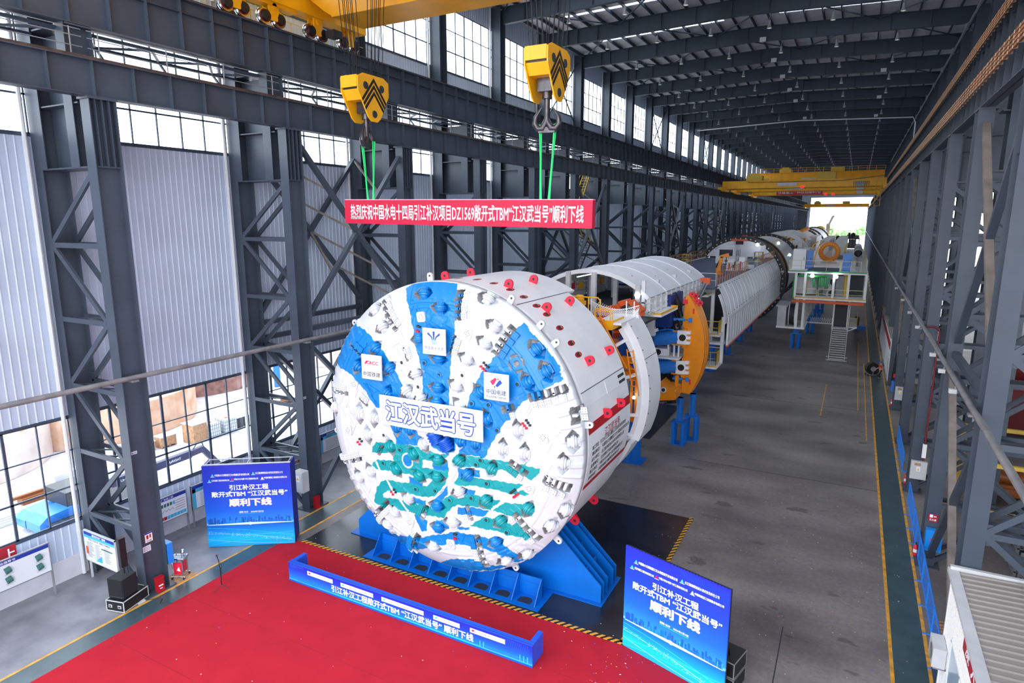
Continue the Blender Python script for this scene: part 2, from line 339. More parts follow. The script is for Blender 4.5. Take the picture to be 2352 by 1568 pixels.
FACE = {"P":[[1,[[-4.72,4.18],[-3.72,3.97],[-3.21,3.72],[-2.92,3.41],[-2.6,3.14],[-2.37,2.87],[-2.09,2.52],[-1.87,2.25],[-1.74,2.0],[-1.56,1.76],[-1.39,1.35],[-0.93,0.07],[-0.86,-0.36],[-0.87,-0.64],[-2.04,-0.77],[-2.11,-0.48],[-2.33,0.04],[-2.75,0.53],[-2.92,0.7],[-3.12,0.7],[-3.41,1.01],[-3.69,1.33],[-4.08,1.67],[-4.43,1.94],[-4.97,2.13],[-5.35,2.17],[-6.09,2.24],[-6.13,2.53],[-5.54,3.4],[-5.2,3.87]]],[1,[[-1.63,5.64],[-1.35,5.21],[-1.15,4.73],[-1.02,4.21],[-0.98,3.67],[-0.81,3.21],[-0.68,2.79],[-0.61,2.14],[-0.54,1.34],[-0.51,0.82],[0.62,0.98],[0.65,1.34],[0.72,2.3],[0.77,3.37],[0.95,4.26],[0.99,5.12],[0.89,5.77],[0.72,6.12],[-0.26,6.18],[-1.38,6.07],[-1.74,5.76]]],[1,[[3.68,4.78],[3.99,4.47],[4.66,3.86],[5.09,3.3],[5.33,2.83],[5.21,2.71],[4.62,2.38],[4.2,2.1],[3.84,1.78],[3.55,1.47],[3.84,1.74],[3.56,1.44],[3.28,1.13],[3.03,0.78],[2.79,0.38],[2.59,0.02],[2.43,-0.23],[2.3,-0.58],[1.1,-0.65],[1.11,-0.32],[1.14,-0.22],[1.01,-0.0],[0.93,0.32],[1.25,1.07],[1.47,1.34],[1.62,1.77],[1.86,2.3],[2.06,2.63],[2.25,2.97],[2.52,3.24],[2.71,3.46],[2.86,3.64],[3.45,4.47]]],[2,[[-3.46,-1.39],[-3.37,-1.11],[-3.0,-0.85],[-2.07,-0.75],[-0.81,-0.68],[-0.42,-0.78],[0.04,-0.79],[0.67,-0.73],[0.48,-0.93],[-0.03,-1.15],[0.57,-1.43],[0.56,-1.73],[0.36,-2.09],[-0.18,-2.76],[-0.5,-2.84],[-0.97,-2.88],[-2.25,-2.95],[-2.73,-2.5],[-3.21,-2.13],[-3.47,-2.02],[-3.39,-1.87],[-3.12,-1.66],[-2.2,-1.56],[-2.34,-1.23],[-2.91,-1.33]]],[2,[[-2.73,-2.5],[-1.85,-2.45],[-0.74,-2.37],[-0.36,-2.36],[0.36,-2.09],[-0.18,-2.76],[-0.5,-2.84],[-0.97,-2.88],[-2.25,-2.95],[-2.7,-3.02],[-2.97,-3.25],[-2.91,-3.39],[-2.21,-3.29],[-1.47,-3.25],[-1.11,-3.27],[-0.58,-3.26],[0.24,-2.79],[0.53,-2.58],[1.04,-2.27],[1.09,-2.26],[1.83,-2.25],[2.96,-2.26],[2.55,-2.73],[1.61,-2.79],[0.96,-2.84],[0.68,-3.05],[0.5,-3.24],[0.51,-3.19],[0.3,-3.59],[-0.37,-3.67],[-1.08,-3.76],[-1.26,-3.75],[-1.68,-3.75],[-2.82,-3.8],[-3.48,-3.8],[-3.4,-3.4],[-3.27,-2.99],[-2.99,-2.66]]],[0,[[-3.47,-2.13],[-3.08,-2.1],[-2.32,-2.06],[-1.46,-2.01],[-1.05,-2.04],[-1.11,-2.09],[-1.47,-2.14],[-1.45,-2.4],[-1.85,-2.45],[-2.73,-2.5],[-3.23,-2.34]]],[0,[[-0.72,-1.2],[-0.26,-1.19],[0.08,-1.13],[0.53,-0.9],[0.6,-0.96],[0.13,-1.21],[-0.21,-1.27],[-0.19,-1.53],[-0.7,-1.54]]],[1,[[-0.18,-1.28],[0.55,-1.03],[0.56,-1.44],[-0.16,-1.52]]],[1,[[-1.47,-2.14],[-0.7,-2.13],[-0.74,-2.37],[-1.45,-2.39]]],[0,[[-0.7,-2.05],[-0.18,-1.97],[-0.51,-2.34],[-0.74,-2.37]]],[1,[[-1.27,-2.97],[-0.6,-3.03],[-0.66,-3.21],[-1.29,-3.24]]],[1,[[0.47,-2.02],[0.55,-2.47],[0.24,-2.79],[-0.2,-3.2],[-0.15,-2.83],[0.15,-2.46]]],[0,[[0.55,-2.0],[0.59,-2.46],[-0.1,-2.87],[-0.59,-2.87],[-0.58,-3.26],[-0.34,-3.2],[-0.18,-2.83],[0.2,-2.45],[0.44,-2.05]]],[1,[[0.47,-2.09],[0.51,-2.48],[0.24,-2.79],[0.12,-3.18],[-0.2,-3.2],[-0.16,-2.85],[0.2,-2.5]]],[1,[[-1.29,-3.79],[-0.96,-3.84],[-0.61,-3.92],[-0.64,-4.42],[-0.88,-4.47],[-1.16,-4.1]]],[1,[[-0.14,-3.78],[0.49,-3.65],[0.5,-4.03],[-0.11,-4.26]]],[1,[[-3.9,-5.26],[-3.51,-5.39],[-2.09,-5.02],[-1.14,-4.84],[-0.66,-4.67],[0.06,-4.4],[0.69,-4.14],[0.91,-4.06],[1.78,-4.0],[2.47,-3.98],[2.93,-4.02],[3.38,-4.31],[3.7,-4.6],[3.73,-4.83],[3.35,-4.99],[3.09,-4.86],[2.69,-4.55],[2.09,-4.48],[1.17,-4.58],[0.55,-4.73],[0.03,-4.88],[-0.72,-5.24],[-1.66,-5.8],[-2.37,-6.0],[-2.88,-5.85],[-3.52,-5.56]]],[1,[[-0.7,-6.41],[0.08,-5.7],[0.37,-5.54],[0.8,-5.39],[1.49,-5.16],[1.95,-5.14],[2.17,-5.37],[2.89,-5.23],[2.97,-5.33],[2.12,-5.73],[0.89,-6.06],[-0.11,-6.36]]],[2,[[0.74,-1.06],[0.91,-0.78],[1.13,-0.65],[2.17,-0.63],[3.37,-0.56],[4.05,-0.6],[4.63,-0.61],[4.61,-0.81],[4.28,-1.13],[3.86,-1.04],[3.18,-0.94],[2.17,-1.03],[1.28,-1.15],[0.82,-1.11]]],[2,[[0.82,-1.94],[1.05,-1.63],[1.95,-1.5],[3.07,-1.43],[3.95,-1.4],[4.09,-1.46],[4.21,-1.72],[4.05,-1.83],[3.46,-1.87],[2.67,-1.84],[1.79,-1.87],[0.88,-2.01]]],[1,[[1.01,-1.25],[2.04,-1.15],[2.03,-1.44],[1.05,-1.63]]],[1,[[0.98,-2.13],[1.81,-2.06],[1.75,-2.27],[1.09,-2.29]]],[1,[[0.96,-2.96],[1.61,-2.82],[2.45,-2.78],[2.13,-3.12],[1.54,-3.18],[0.94,-3.29]]],[2,[[3.06,-2.28],[3.85,-2.21],[4.33,-2.28],[4.38,-2.41],[4.23,-2.6],[3.65,-2.78],[2.55,-2.76]]],[2,[[2.18,-3.11],[2.85,-3.06],[3.65,-3.12],[4.03,-3.18],[4.2,-3.36],[4.04,-3.59],[3.64,-3.61],[2.63,-3.6],[1.55,-3.65]]],[1,[[-0.33,0.02],[0.93,-0.01],[0.92,-0.54],[0.54,-0.75],[-0.24,-0.55]]],[1,[[0.92,-3.8],[1.53,-3.72],[1.52,-3.81],[0.92,-3.92]]],[0,[[-3.17,-1.73],[-3.0,-2.06],[-3.1,-2.12],[-3.27,-1.79]]],[0,[[-2.64,-2.43],[-2.15,-3.09],[-2.25,-3.17],[-2.74,-2.51]]],[0,[[-1.98,-3.2],[-1.52,-3.71],[-1.6,-3.79],[-2.06,-3.28]]],[0,[[4.13,-1.44],[3.75,-1.73],[3.67,-1.63],[4.05,-1.34]]],[0,[[3.15,-2.26],[2.54,-2.83],[2.46,-2.75],[3.07,-2.18]]]],"ring":[-1.49,-1.4],"cut":[[-0.64,5.66],[0.26,5.16],[-0.74,3.85],[0.18,3.15],[0.13,1.96],[0.07,1.38],[-3.26,4.82],[-2.62,4.18],[-3.03,3.27],[-4.05,2.37],[-2.28,2.48],[-1.43,1.63],[-0.93,2.4],[-5.65,0.27],[-2.46,1.4],[-0.71,1.41],[-4.05,0.36],[2.17,5.59],[2.67,4.59],[2.3,3.95],[1.5,3.25],[1.01,2.14],[4.3,3.86],[4.74,3.09],[4.09,2.64],[2.1,2.01],[1.17,1.37],[-4.01,0.23],[-3.2,0.2],[-3.6,-0.61],[-2.38,-0.93],[-1.97,-0.0],[-1.28,0.01],[-0.64,-0.52],[-1.18,-1.06],[-2.13,-1.91],[0.08,-1.08],[-0.93,-1.97],[-0.0,-1.84],[-3.55,-2.3],[-4.25,-2.72],[-1.52,-3.13],[-0.05,-3.11],[-2.32,-3.93],[-2.83,-4.67],[-0.04,-4.09],[0.66,-3.66],[-0.33,-5.06],[2.37,1.0],[1.19,-0.07],[1.87,-0.05],[3.71,0.75],[3.08,-0.08],[4.0,-0.13],[5.82,0.53],[5.51,-0.29],[1.1,-0.94],[2.58,-1.0],[1.48,-1.45],[1.06,-2.27],[2.3,-2.4],[4.14,-2.34],[2.95,-3.13],[0.73,-3.7],[2.7,-4.1],[4.96,-2.99],[5.51,-2.26],[3.9,-4.45],[3.02,-4.93]],"big":[[-0.0,-0.12],[0.52,-0.32]],"slots":[[[3.33,4.59],[2.74,3.62],[3.77,4.1],0.3,4],[[4.2,2.07],[5.45,2.49],[4.93,1.98],0.3,5],[[4.84,-1.0],[5.68,-1.31],[5.06,-1.47],0.34,4],[[3.6,-2.69],[4.49,-3.62],[3.84,-3.27],0.26,4],[[1.86,-4.03],[2.14,-5.38],[1.75,-4.78],0.24,4],[[-1.08,-4.72],[-1.9,-6.21],[-1.54,-5.21],0.24,3],[[-2.67,-3.53],[-4.22,-5.06],[-2.86,-4.25],0.2,3],[[-6.0,-2.55],[-4.11,-1.83],[-4.81,-1.86],0.16,4],[[-5.89,1.05],[-4.74,1.06],[-5.22,1.46],0.16,4],[[-4.51,3.27],[-3.83,2.86],[-3.92,3.27],0.16,3],[[-2.82,5.23],[-1.92,4.13],[-1.93,4.86],0.24,4],[[1.03,5.81],[1.1,4.79],[1.35,5.27],0.26,4],[[-1.54,3.36],[-1.35,2.94],[-1.23,3.28],0.1,2],[[0.93,4.09],[0.73,3.44],[1.05,3.65],0.14,3],[[-2.82,-1.01],[-3.04,-1.41],[-3.22,-1.24],0.14,1],[[3.42,-0.57],[4.05,-0.92],[3.61,-0.86],0.26,2],[[3.08,1.46],[3.51,1.61],[3.32,1.23],0.28,1],[[-0.58,-3.28],[-0.85,-3.87],[-1.0,-3.48],0.2,2],[[1.42,-2.83],[1.62,-3.34],[1.27,-3.32],0.16,1],[[-3.97,0.93],[-3.62,0.71],[-3.6,1.1],0.12,2],[[5.78,1.75],[5.87,1.25],[5.96,1.49],0.24,1]],"wear":[[-0.62,4.75],[1.54,4.26],[4.76,0.64],[4.21,-1.48],[-4.74,-0.59],[-1.5,-4.21],[0.58,-4.69],[-4.27,1.54]],"dots":[[-0.48,2.9],[0.22,2.49],[-1.62,2.8],[-0.81,1.88],[1.3,2.6],[1.72,1.54],[2.47,1.58],[3.69,2.53],[-2.7,-0.48],[-1.1,-2.6],[-0.1,-2.46],[-1.86,-0.99],[0.61,-2.71],[-2.8,-1.76],[1.73,1.53],[2.84,0.62],[2.1,-0.72],[2.36,-1.64],[0.59,-2.73],[1.64,-2.41],[2.31,-3.2],[1.89,-0.94],[3.22,-3.53]],"rip":[[[2.17,3.17],[2.44,2.94]],[[-4.18,-0.92],[-3.96,-1.09]],[[-2.37,-2.87],[-2.2,-3.07]],[[3.97,1.18],[4.2,0.93]],[[3.46,-1.91],[3.71,-1.68]],[[0.74,-4.26],[0.9,-4.27]],[[-0.84,4.29],[-0.67,4.24]]],"grip":[3.62,3.3]}
# ================================================================ the hall
XL, XR = -29.15, 8.2                 # cladding planes
YA, YB = -4.0, 396.0
K0, K1 = -1, 41
def yk(k): return 14.1 + 9.1*k
def mx(x): return -20.95 - x          # mirror a left-hand x to the right-hand row

# ---- floor
def floor_mat():
    m = bpy.data.materials.new('concrete_floor'); m.use_nodes = True
    nt = m.node_tree; b = nt.nodes['Principled BSDF']
    tc = nt.nodes.new('ShaderNodeTexCoord')
    n1 = nt.nodes.new('ShaderNodeTexNoise'); n1.inputs['Scale'].default_value = 0.22; n1.inputs['Detail'].default_value = 8
    n2 = nt.nodes.new('ShaderNodeTexNoise'); n2.inputs['Scale'].default_value = 1.3; n2.inputs['Detail'].default_value = 8; n2.inputs['Roughness'].default_value = 0.7
    mp = nt.nodes.new('ShaderNodeMapping'); mp.inputs['Scale'].default_value = (0.8, 1.6, 1)
    r1 = nt.nodes.new('ShaderNodeValToRGB')
    r1.color_ramp.elements[0].position = 0.3; r1.color_ramp.elements[0].color = lin((94, 87, 87))
    r1.color_ramp.elements[1].position = 0.72; r1.color_ramp.elements[1].color = lin((146, 138, 136))
    r2 = nt.nodes.new('ShaderNodeMapRange'); r2.inputs[1].default_value = 0.60; r2.inputs[2].default_value = 0.72
    mxn = nt.nodes.new('ShaderNodeMix'); mxn.data_type = 'RGBA'
    mxn.inputs[7].default_value = lin((72, 68, 70))
    ml = nt.nodes.new('ShaderNodeMath'); ml.operation = 'MULTIPLY'; ml.inputs[1].default_value = 0.8
    nt.links.new(tc.outputs['Object'], mp.inputs[0]); nt.links.new(mp.outputs[0], n1.inputs['Vector']); nt.links.new(mp.outputs[0], n2.inputs['Vector'])
    nt.links.new(n1.outputs['Fac'], r1.inputs[0]); nt.links.new(r1.outputs[0], mxn.inputs[6])
    nt.links.new(n2.outputs['Fac'], r2.inputs[0]); nt.links.new(r2.outputs[0], ml.inputs[0]); nt.links.new(ml.outputs[0], mxn.inputs[0])
    n3 = nt.nodes.new('ShaderNodeTexNoise'); n3.inputs['Scale'].default_value = 5.0; n3.inputs['Detail'].default_value = 6; n3.inputs['Roughness'].default_value = 0.75
    n4 = nt.nodes.new('ShaderNodeTexNoise'); n4.inputs['Scale'].default_value = 0.55; n4.inputs['Detail'].default_value = 3
    nt.links.new(tc.outputs['Object'], n3.inputs['Vector']); nt.links.new(mp.outputs[0], n4.inputs['Vector'])
    r3 = nt.nodes.new('ShaderNodeMapRange'); r3.inputs[1].default_value = 0.3; r3.inputs[2].default_value = 0.7; r3.inputs[3].default_value = 0.78; r3.inputs[4].default_value = 1.18
    r4 = nt.nodes.new('ShaderNodeMapRange'); r4.inputs[1].default_value = 0.66; r4.inputs[2].default_value = 0.69; r4.inputs[3].default_value = 1.0; r4.inputs[4].default_value = 0.55
    nt.links.new(n3.outputs['Fac'], r3.inputs[0]); nt.links.new(n4.outputs['Fac'], r4.inputs[0])
    mm = nt.nodes.new('ShaderNodeMath'); mm.operation = 'MULTIPLY'; nt.links.new(r3.outputs[0], mm.inputs[0]); nt.links.new(r4.outputs[0], mm.inputs[1])
    vm = nt.nodes.new('ShaderNodeVectorMath'); vm.operation = 'SCALE'; nt.links.new(mxn.outputs[2], vm.inputs[0]); nt.links.new(mm.outputs[0], vm.inputs[3])
    nt.links.new(vm.outputs[0], b.inputs['Base Color'])
    rr = nt.nodes.new('ShaderNodeMapRange'); rr.inputs[3].default_value = 0.30; rr.inputs[4].default_value = 0.6
    nt.links.new(n1.outputs['Fac'], rr.inputs[0]); nt.links.new(rr.outputs[0], b.inputs['Roughness'])
    return m
M['floor'] = floor_mat()
M['walkgreen'] = mat('walkway_green', (66, 88, 94), 0.3, 0.0, 0.15, 1.0)
M['lineyel'] = mat('line_yellow', (236, 170, 60), 0.5, 0.0, 0.2, 2.5)
struct(MB().box(-24.5, 44, -14, 420, -0.3, 0.0).obj('floor', 'floor'), 'grey worn concrete factory floor')
M['lit_floor'] = mat('window_lit_concrete', (146, 144, 150), 0.45, 0.0, 0.2, 0.8, (118, 117, 124))  # brightness from the windows painted in as a lighter concrete colour
struct(MB().box(-29.4, -24.5, -14, 420, -0.3, 0.0).obj('floor_window_lit', 'lit_floor'), 'concrete floor between window wall and walkway, toned lighter for window light')
m = MB(); m.box(-24.42, -23.35, -4, 390, 0.0, 0.004); m.box(2.5, 3.55, -4, 390, 0.0, 0.004)
struct(m.obj('trim_1', 'walkgreen'), 'dark green painted walkways along both column rows')
m = MB()
for x in (-24.49, -23.28, 2.43, 3.6): m.box(x-0.06, x+0.06, -4, 390, 0.0, 0.006)
struct(m.obj('trim_2', 'lineyel'), 'yellow painted lines edging the walkways')
m = MB()
for x, y0, y1 in ((1.35, 58, 92), (1.9, 50, 78), (-1.3, 55, 66)): m.box(x-0.04, x+0.04, y0, y1, 0.0, 0.005)
struct(m.obj('trim_3', 'lineyel'), 'thin faded yellow lines on the floor below the stair')
m = MB()
for y in (40.5, 58.0, 77.0): m.box(-8.5, 2.4, y, y+0.05, 0.0, 0.003)
m.box(-1.2, -1.16, 14, 24.5, 0.0, 0.003)
struct(m.obj('trim_4', 'dark'), 'dark expansion joints in the floor')

# ---- left wall: plinth, cladding bands with ribs
def band(m, x, z0, z1, y0, y1, rib_end, side):
    m.box(x - 0.12*(side > 0), x + 0.12*(side < 0), y0, y1, z0, z1, 0)
    y = y0
    while y < rib_end:
        m.add([(x, y-0.035, z0), (x+0.03*side, y-0.015, z0), (x+0.03*side, y+0.015, z0), (x, y+0.035, z0),
               (x, y-0.035, z1), (x+0.03*side, y-0.015, z1), (x+0.03*side, y+0.015, z1), (x, y+0.035, z1)],
              [(0,1,5,4), (1,2,6,5), (2,3,7,6)], 1)
        y += 0.3033
m = MB()
for z0, z1, ye in ((1.0, 2.5, 90), (7.2, 18.75, 170), (24.0, 26.68, 150), (31.4, 34.0, 150)):
    band(m, XL, z0, z1, YA, YB, ye, 1)
m.box(XL-0.15, XL+0.03, YA, YB, -0.1, 1.0, 2)
for z in (2.5, 7.2, 18.75, 26.68): m.box(XL-0.02, XL+0.05, YA, YB, z-0.05, z+0.05, 3)
struct(m.obj('wall_left', ['panel', 'rib', 'plaster', 'frame']), 'pale blue ribbed cladding over a white plinth')

WIN_OFF = [0.56 + 1.226*j for j in range(8)]
def window(k, n):
    y0 = yk(k) + 0.5; y1 = y0 + 9.1
    m = MB(); g = MB()
    x0, x1 = XL-0.09, XL-0.01
    for zb, zt, rows, thick in ((2.55, 7.15, (4.1, 5.7), (0, 2, 4, 6)), (18.8, 24.0, (20.3, 21.8, 22.6, 23.4), ()), (26.73, 31.38, (28.25, 29.8), (3,))):
        offs = WIN_OFF if zb < 20 else [1.2 + 1.3*j for j in range(7)]
        for j, o in enumerate(offs):
            w = 0.052 if j in (1, 3, 5) and zb < 10 else (0.045 if j == 3 and zb > 25 else 0.024)
            y = yk(k) + o
            if y < y1 + 0.1: m.box(x0, x1, y-w, y+w, zb, zt)
        for i, z in enumerate(rows):
            w = 0.036 if i == 0 else 0.022
            m.box(x0, x1, y0, y1, z-w, z+w)
        m.box(x0, x1, y0, y1, zb, zb+0.06); m.box(x0, x1, y0, y1, zt-0.06, zt)
        g.box(XL-0.055, XL-0.045, y0, y1, zb, zt)
    w = struct(m.obj('window_%d' % n, 'frame'))
    w['label'] = 'grey framed glazing bands in bay %d of the left wall' % n
    g.obj('glass', 'glass', w)
for n, k in enumerate(range(-1, 34)): window(k, n+1)
m = MB(); m.box(XL-0.12, XL, yk(34)+0.5, YB, 2.5, 7.2); m.box(XL-0.12, XL, yk(34)+0.5, YB, 18.75, 24); m.box(XL-0.12, XL, yk(34)+0.5, YB, 26.6, 31.4)
struct(m.obj('wall_far_left', 'panel'))

# ---- right: open to the next bay below, cladding above the runway
m = MB(); band(m, XR, 24.9, 34.0, YA, YB, 150, -1)
struct(m.obj('wall_right', ['panel', 'rib']), 'ribbed cladding above the right runway girder')
# neighbouring bay beyond the right-hand columns
m = MB(); band(m, 38.0, 1.2, 19.5, YA, 200, 60, -1); m.box(38, 38.2, YA, 200, 0, 1.2, 2)
struct(m.obj('wall_east', ['panel', 'rib', 'plaster']), 'pale cladding far beyond the right columns')
m = MB(); g = MB()
for z0, z1 in ((19.5, 24.6),):
    g.box(38.05, 38.06, YA, 200, z0, z1)
    y = YA
    while y < 200: m.box(38.0, 38.1, y-0.04, y+0.04, z0, z1); y += 1.5
    m.box(38.0, 38.1, YA, 200, (z0+z1)/2-0.04, (z0+z1)/2+0.04)
w = struct(m.obj('window_90', 'frame'), 'glazing far beyond the right columns'); g.obj('glass', 'glass', w)
struct(MB().box(8.2, 38.2, YA, 200, 24.9, 25.2).obj('ceiling_east', 'roofsteel'), 'roof of the next bay')

# ---- far gable
m = MB(); m.box(-29.2, 8.2, YB, YB+0.3, 27.0, 34.5)
m.box(-29.2, -24.0, YB, YB+0.3, 0, 27)
struct(m.obj('wall_back', 'panel'), 'far gable above the open end of the hall')

# ---- columns
def make_column(side):
    X = (lambda x: x) if side < 0 else mx
    t = thing('steel_column', 'x', 'column', (0, 0, 0))
    def H(name, xa, xb, z0, z1, d=1.0):
        m = MB(); xa, xb = X(xa), X(xb); xc = (xa+xb)/2
        m.box(xa, xb, 0, 0.03, z0, z1); m.box(xa, xb, d-0.03, d, z0, z1); m.box(xc-0.012, xc+0.012, 0.03, d-0.03, z0, z1)
        return m.obj(name, 'steel', t)
    f = H('front_leg', -25.35, -24.8, 0.06, 19.82)
    m = MB(); m.box(X(-25.55), X(-24.6), -0.2, 1.2, 0, 0.06); m.obj('base_plate', 'steel', t)
    m = MB(); m.box(X(-25.45), X(-24.78), -0.05, 1.05, 19.78, 19.86); m.obj('cap_plate', 'steel', t)
    for yy in (0.25, 0.5, 0.75):
        m = MB(); m.box(X(-25.05), X(-24.83), yy-0.01, yy+0.01, 17.4, 19.8); c = m.obj('stiffener', 'steel', f)
    H('back_leg', -29.0, -28.45, 0.06, 17.4)
    H('stub_post', -26.4, -25.85, 17.4, 22.5)
    H('upper_column', -29.0, -28.1, 17.4, 33.0, 0.9)
    m = MB()
    m.box(X(-28.2), X(-26.38), 0.48, 0.52, 17.4, 22.3)
    m.box(X(-29.0), X(-24.9), 0.02, 0.98, 17.37, 17.43)
    m.box(X(-28.9), X(-25.6), 0.05, 0.95, 19.68, 19.73)
    m.box(X(-28.9), X(-25.8), 0.05, 0.95, 22.42, 22.48)
    m.obj('web_plate', 'steel', t)
    m = MB()
    fx, bx = -25.28, -28.55
    for y in (0.06, 0.94):
        zz = [(fx, 17.1), (bx, 14.5), (fx, 11.5), (bx, 8.7), (fx, 5.8), (bx, 2.95), (fx, 0.3)]
        for (xa, za), (xb, zb) in zip(zz[:-1], zz[1:]):
            m.bar((X(xa), y, za), (X(xb), y, zb), 0.11, 0.2, 0)
        for xa, za in zz[1:-1]:
            m.bar((X(bx), y, za-0.02), (X(fx), y, za-0.02), 0.1, 0.2, 0)
            m.box(X(xa-0.22), X(xa+0.22), y-0.012, y+0.012, za-0.35, za+0.35)
    for za in (14.5, 11.5, 8.7, 5.8, 2.95):
        for a, b in ((bx, (bx+fx)/2), ((bx+fx)/2, fx)):
            m.bar((X(a), 0.06, za), (X(b), 0.94, za), 0.06, 0.06)
    m.obj('lattice_lacing', 'steel', t)
    return t
for side, sn in ((-1, 'window-wall'), (1, 'open-side')):
    src = make_column(side)
    for k in range(K0, K1+1):
        lb = '%s lattice steel column of the %s row, from the near end' % (ordn(k-K0+1), sn)
        if k == K0: src.location = (0, yk(k), 0); src['label'] = lb; src['group'] = 'lattice columns of the %s row' % sn
        else: clone(src, (0, yk(k), 0), lb)

# ---- crane runway girders
def girder(name, label, xw, z0, z1, fw, off, long_rib=None, side=-1):
    X = (lambda x: x) if side < 0 else mx
    m = MB(); xw = X(xw); h = fw/2
    m.box(xw-h, xw+h, YA, YB, z0, z0+0.035); m.box(xw-h, xw+h, YA, YB, z1-0.035, z1); m.box(xw-0.012, xw+0.012, YA, YB, z0, z1)
    y = 14.1 + off - 1.5167*12
    while y < YB:
        m.box(xw-h*0.85, xw+h*0.85, y-0.012, y+0.012, z0+0.03, z1-0.03); y += 1.5167
    if long_rib: m.box(xw-h*0.6, xw+h*0.6, YA, YB, long_rib-0.01, long_rib+0.01)
    o = tag(m.obj(name, 'steel'), label, 'crane girder', 'crane runway girders')
    r = MB(); r.box(xw-0.05, xw+0.05, YA, YB, z1, z1+0.13); r.box(xw-0.09, xw+0.09, YA, YB, z1, z1+0.03)
    r.obj('rail', 'rust', o)
    return o
girder('crane_runway_girder', 'lower runway girder on the window-wall columns, window light above and below it', -25.07, 19.86, 21.15, 0.5, 0.33)
girder('crane_runway_girder', 'deep upper runway girder by the window wall, carrying the near yellow crane wheels', -26.1, 22.5, 24.6, 0.6, 0.27, 24.05)
girder('crane_runway_girder', 'lower runway girder on the open-side columns, behind the lower run of copper bars', -25.07, 19.86, 21.15, 0.5, 0.33, None, 1)
girder('crane_runway_girder', 'upper runway girder on the open side, behind the upper run of copper bars', -26.1, 22.5, 24.6, 0.6, 0.27, 24.05, 1)

# busbars on the right girders
def busbars(label, x, z, dz):
    t = thing('conductor_bars', label, 'power rail', (0, 0, 0), 0, 'conductor bars on the right girders')
    for i in range(4):
        zz = z - i*dz; xx = x - 0.0
        m = MB(); m.box(xx-0.035, xx+0.035, YA+4, YB-4, zz-0.045, zz+0.045); m.obj('copper_bar', 'copper', t)
    m = MB(); y = 12.0
    while y < 330:
        for i in range(4): m.box(x-0.045, x+0.1, y-0.03, y+0.03, z-i*dz-0.05, z-i*dz+0.05)
        m.box(x+0.06, x+0.14, y-0.02, y+0.02, z-3.3*dz, z+0.05, 1)
        y += 0.7583
    m.obj('insulator_brackets', ['insul', 'steel'], t)
busbars('four copper conductor bars with insulators along the lower open-side girder', 3.62, 20.95, 0.14)
busbars('four copper conductor bars with insulators along the upper open-side girder', 4.6, 24.35, 0.14)

# tie pipes, one each side
def pipe(label, x, z, r):
    m = MB(); m.tube([(x, YA, z)] + [(x, y, z) for y in range(10, 391, 20)], r, 10)
    for k in range(K0, K1+1): m.box(x-0.16, x+0.16, yk(k)+0.25, yk(k)+0.5, z-r-0.06, z-r+0.02)
    return tag(m.obj('service_pipe', 'pipe'), label, 'pipe', 'service pipes')
pipe('long grey pipe running along the front of the window-wall columns', -24.66, 9.36, 0.1)
pipe('long pale pipe running along the front of the open-side columns', 3.71, 9.62, 0.1)
M_tan = M['dusty']

# X braces between columns
def xbrace(side, k, mid):
    X = (lambda x: x) if side < 0 else mx
    sn = 'window-wall' if side < 0 else 'open-side'
    ya, yb = yk(k)+1.0, yk(k+1)
    t = thing('cross_bracing', 'crossed steel braces between the %s-row %s and %s columns from the near end' % (sn, ordn(k-K0+1), ordn(k-K0+2)), 'bracing', (0,0,0), 0, 'cross bracing of the column rows')
    for x, nm in ((-25.1, 'front_cross'), (-28.7, 'back_cross')):
        m = MB(); x = X(x); mi = 1 if nm == 'front_cross' and side > 0 else 0
        for z0, z1 in ((10.4, 19.2), (0.5, 8.9)):
            m.bar((x, ya, z0), (x, yb, z1), 0.22, 0.26, mi, (1,0,0)); m.bar((x+0.02, ya, z1), (x+0.02, yb, z0), 0.22, 0.26, 0, (1,0,0))
        for z in (9.0, 9.85): m.bar((x, ya, z), (x, yb, z), 0.25, 0.25, 0)
        m.obj(nm, ['steel', 'dusty'], t)
    if side < 0:
        m = MB()
        for i in range(4):
            f0, f1 = i/4.0, (i+1)/4.0
            m.bar((X(-25.1), ya+(yb-ya)*f0, 10.4+8.8*f0), (X(-28.7), ya+(yb-ya)*f1, 10.4+8.8*f1), 0.11, 0.11)
            m.bar((X(-28.7), ya+(yb-ya)*f0, 19.2-8.8*f0), (X(-25.1), ya+(yb-ya)*f1, 19.2-8.8*f1), 0.11, 0.11)
        m.obj('tie_rods', 'dusty', t)
for side in (-1, 1):
    for k in (1, 5, 9, 13, 18, 23): xbrace(side, k, 0)
# upper-wall rods
for k in (5, 9, 13):
    m = MB()
    for x in (-28.55,):
        m.bar((x, yk(k)+0.9, 25.2), (x, yk(k+1), 32.2), 0.1, 0.1); m.bar((x, yk(k)+0.9, 32.2), (x, yk(k+1), 25.2), 0.1, 0.1)
    tag(m.obj('wall_brace', 'steel'), 'crossed thin rods over the upper glazing after the %s window-wall column' % ordn(k-K0+1), 'bracing', 'rods over the upper glazing')

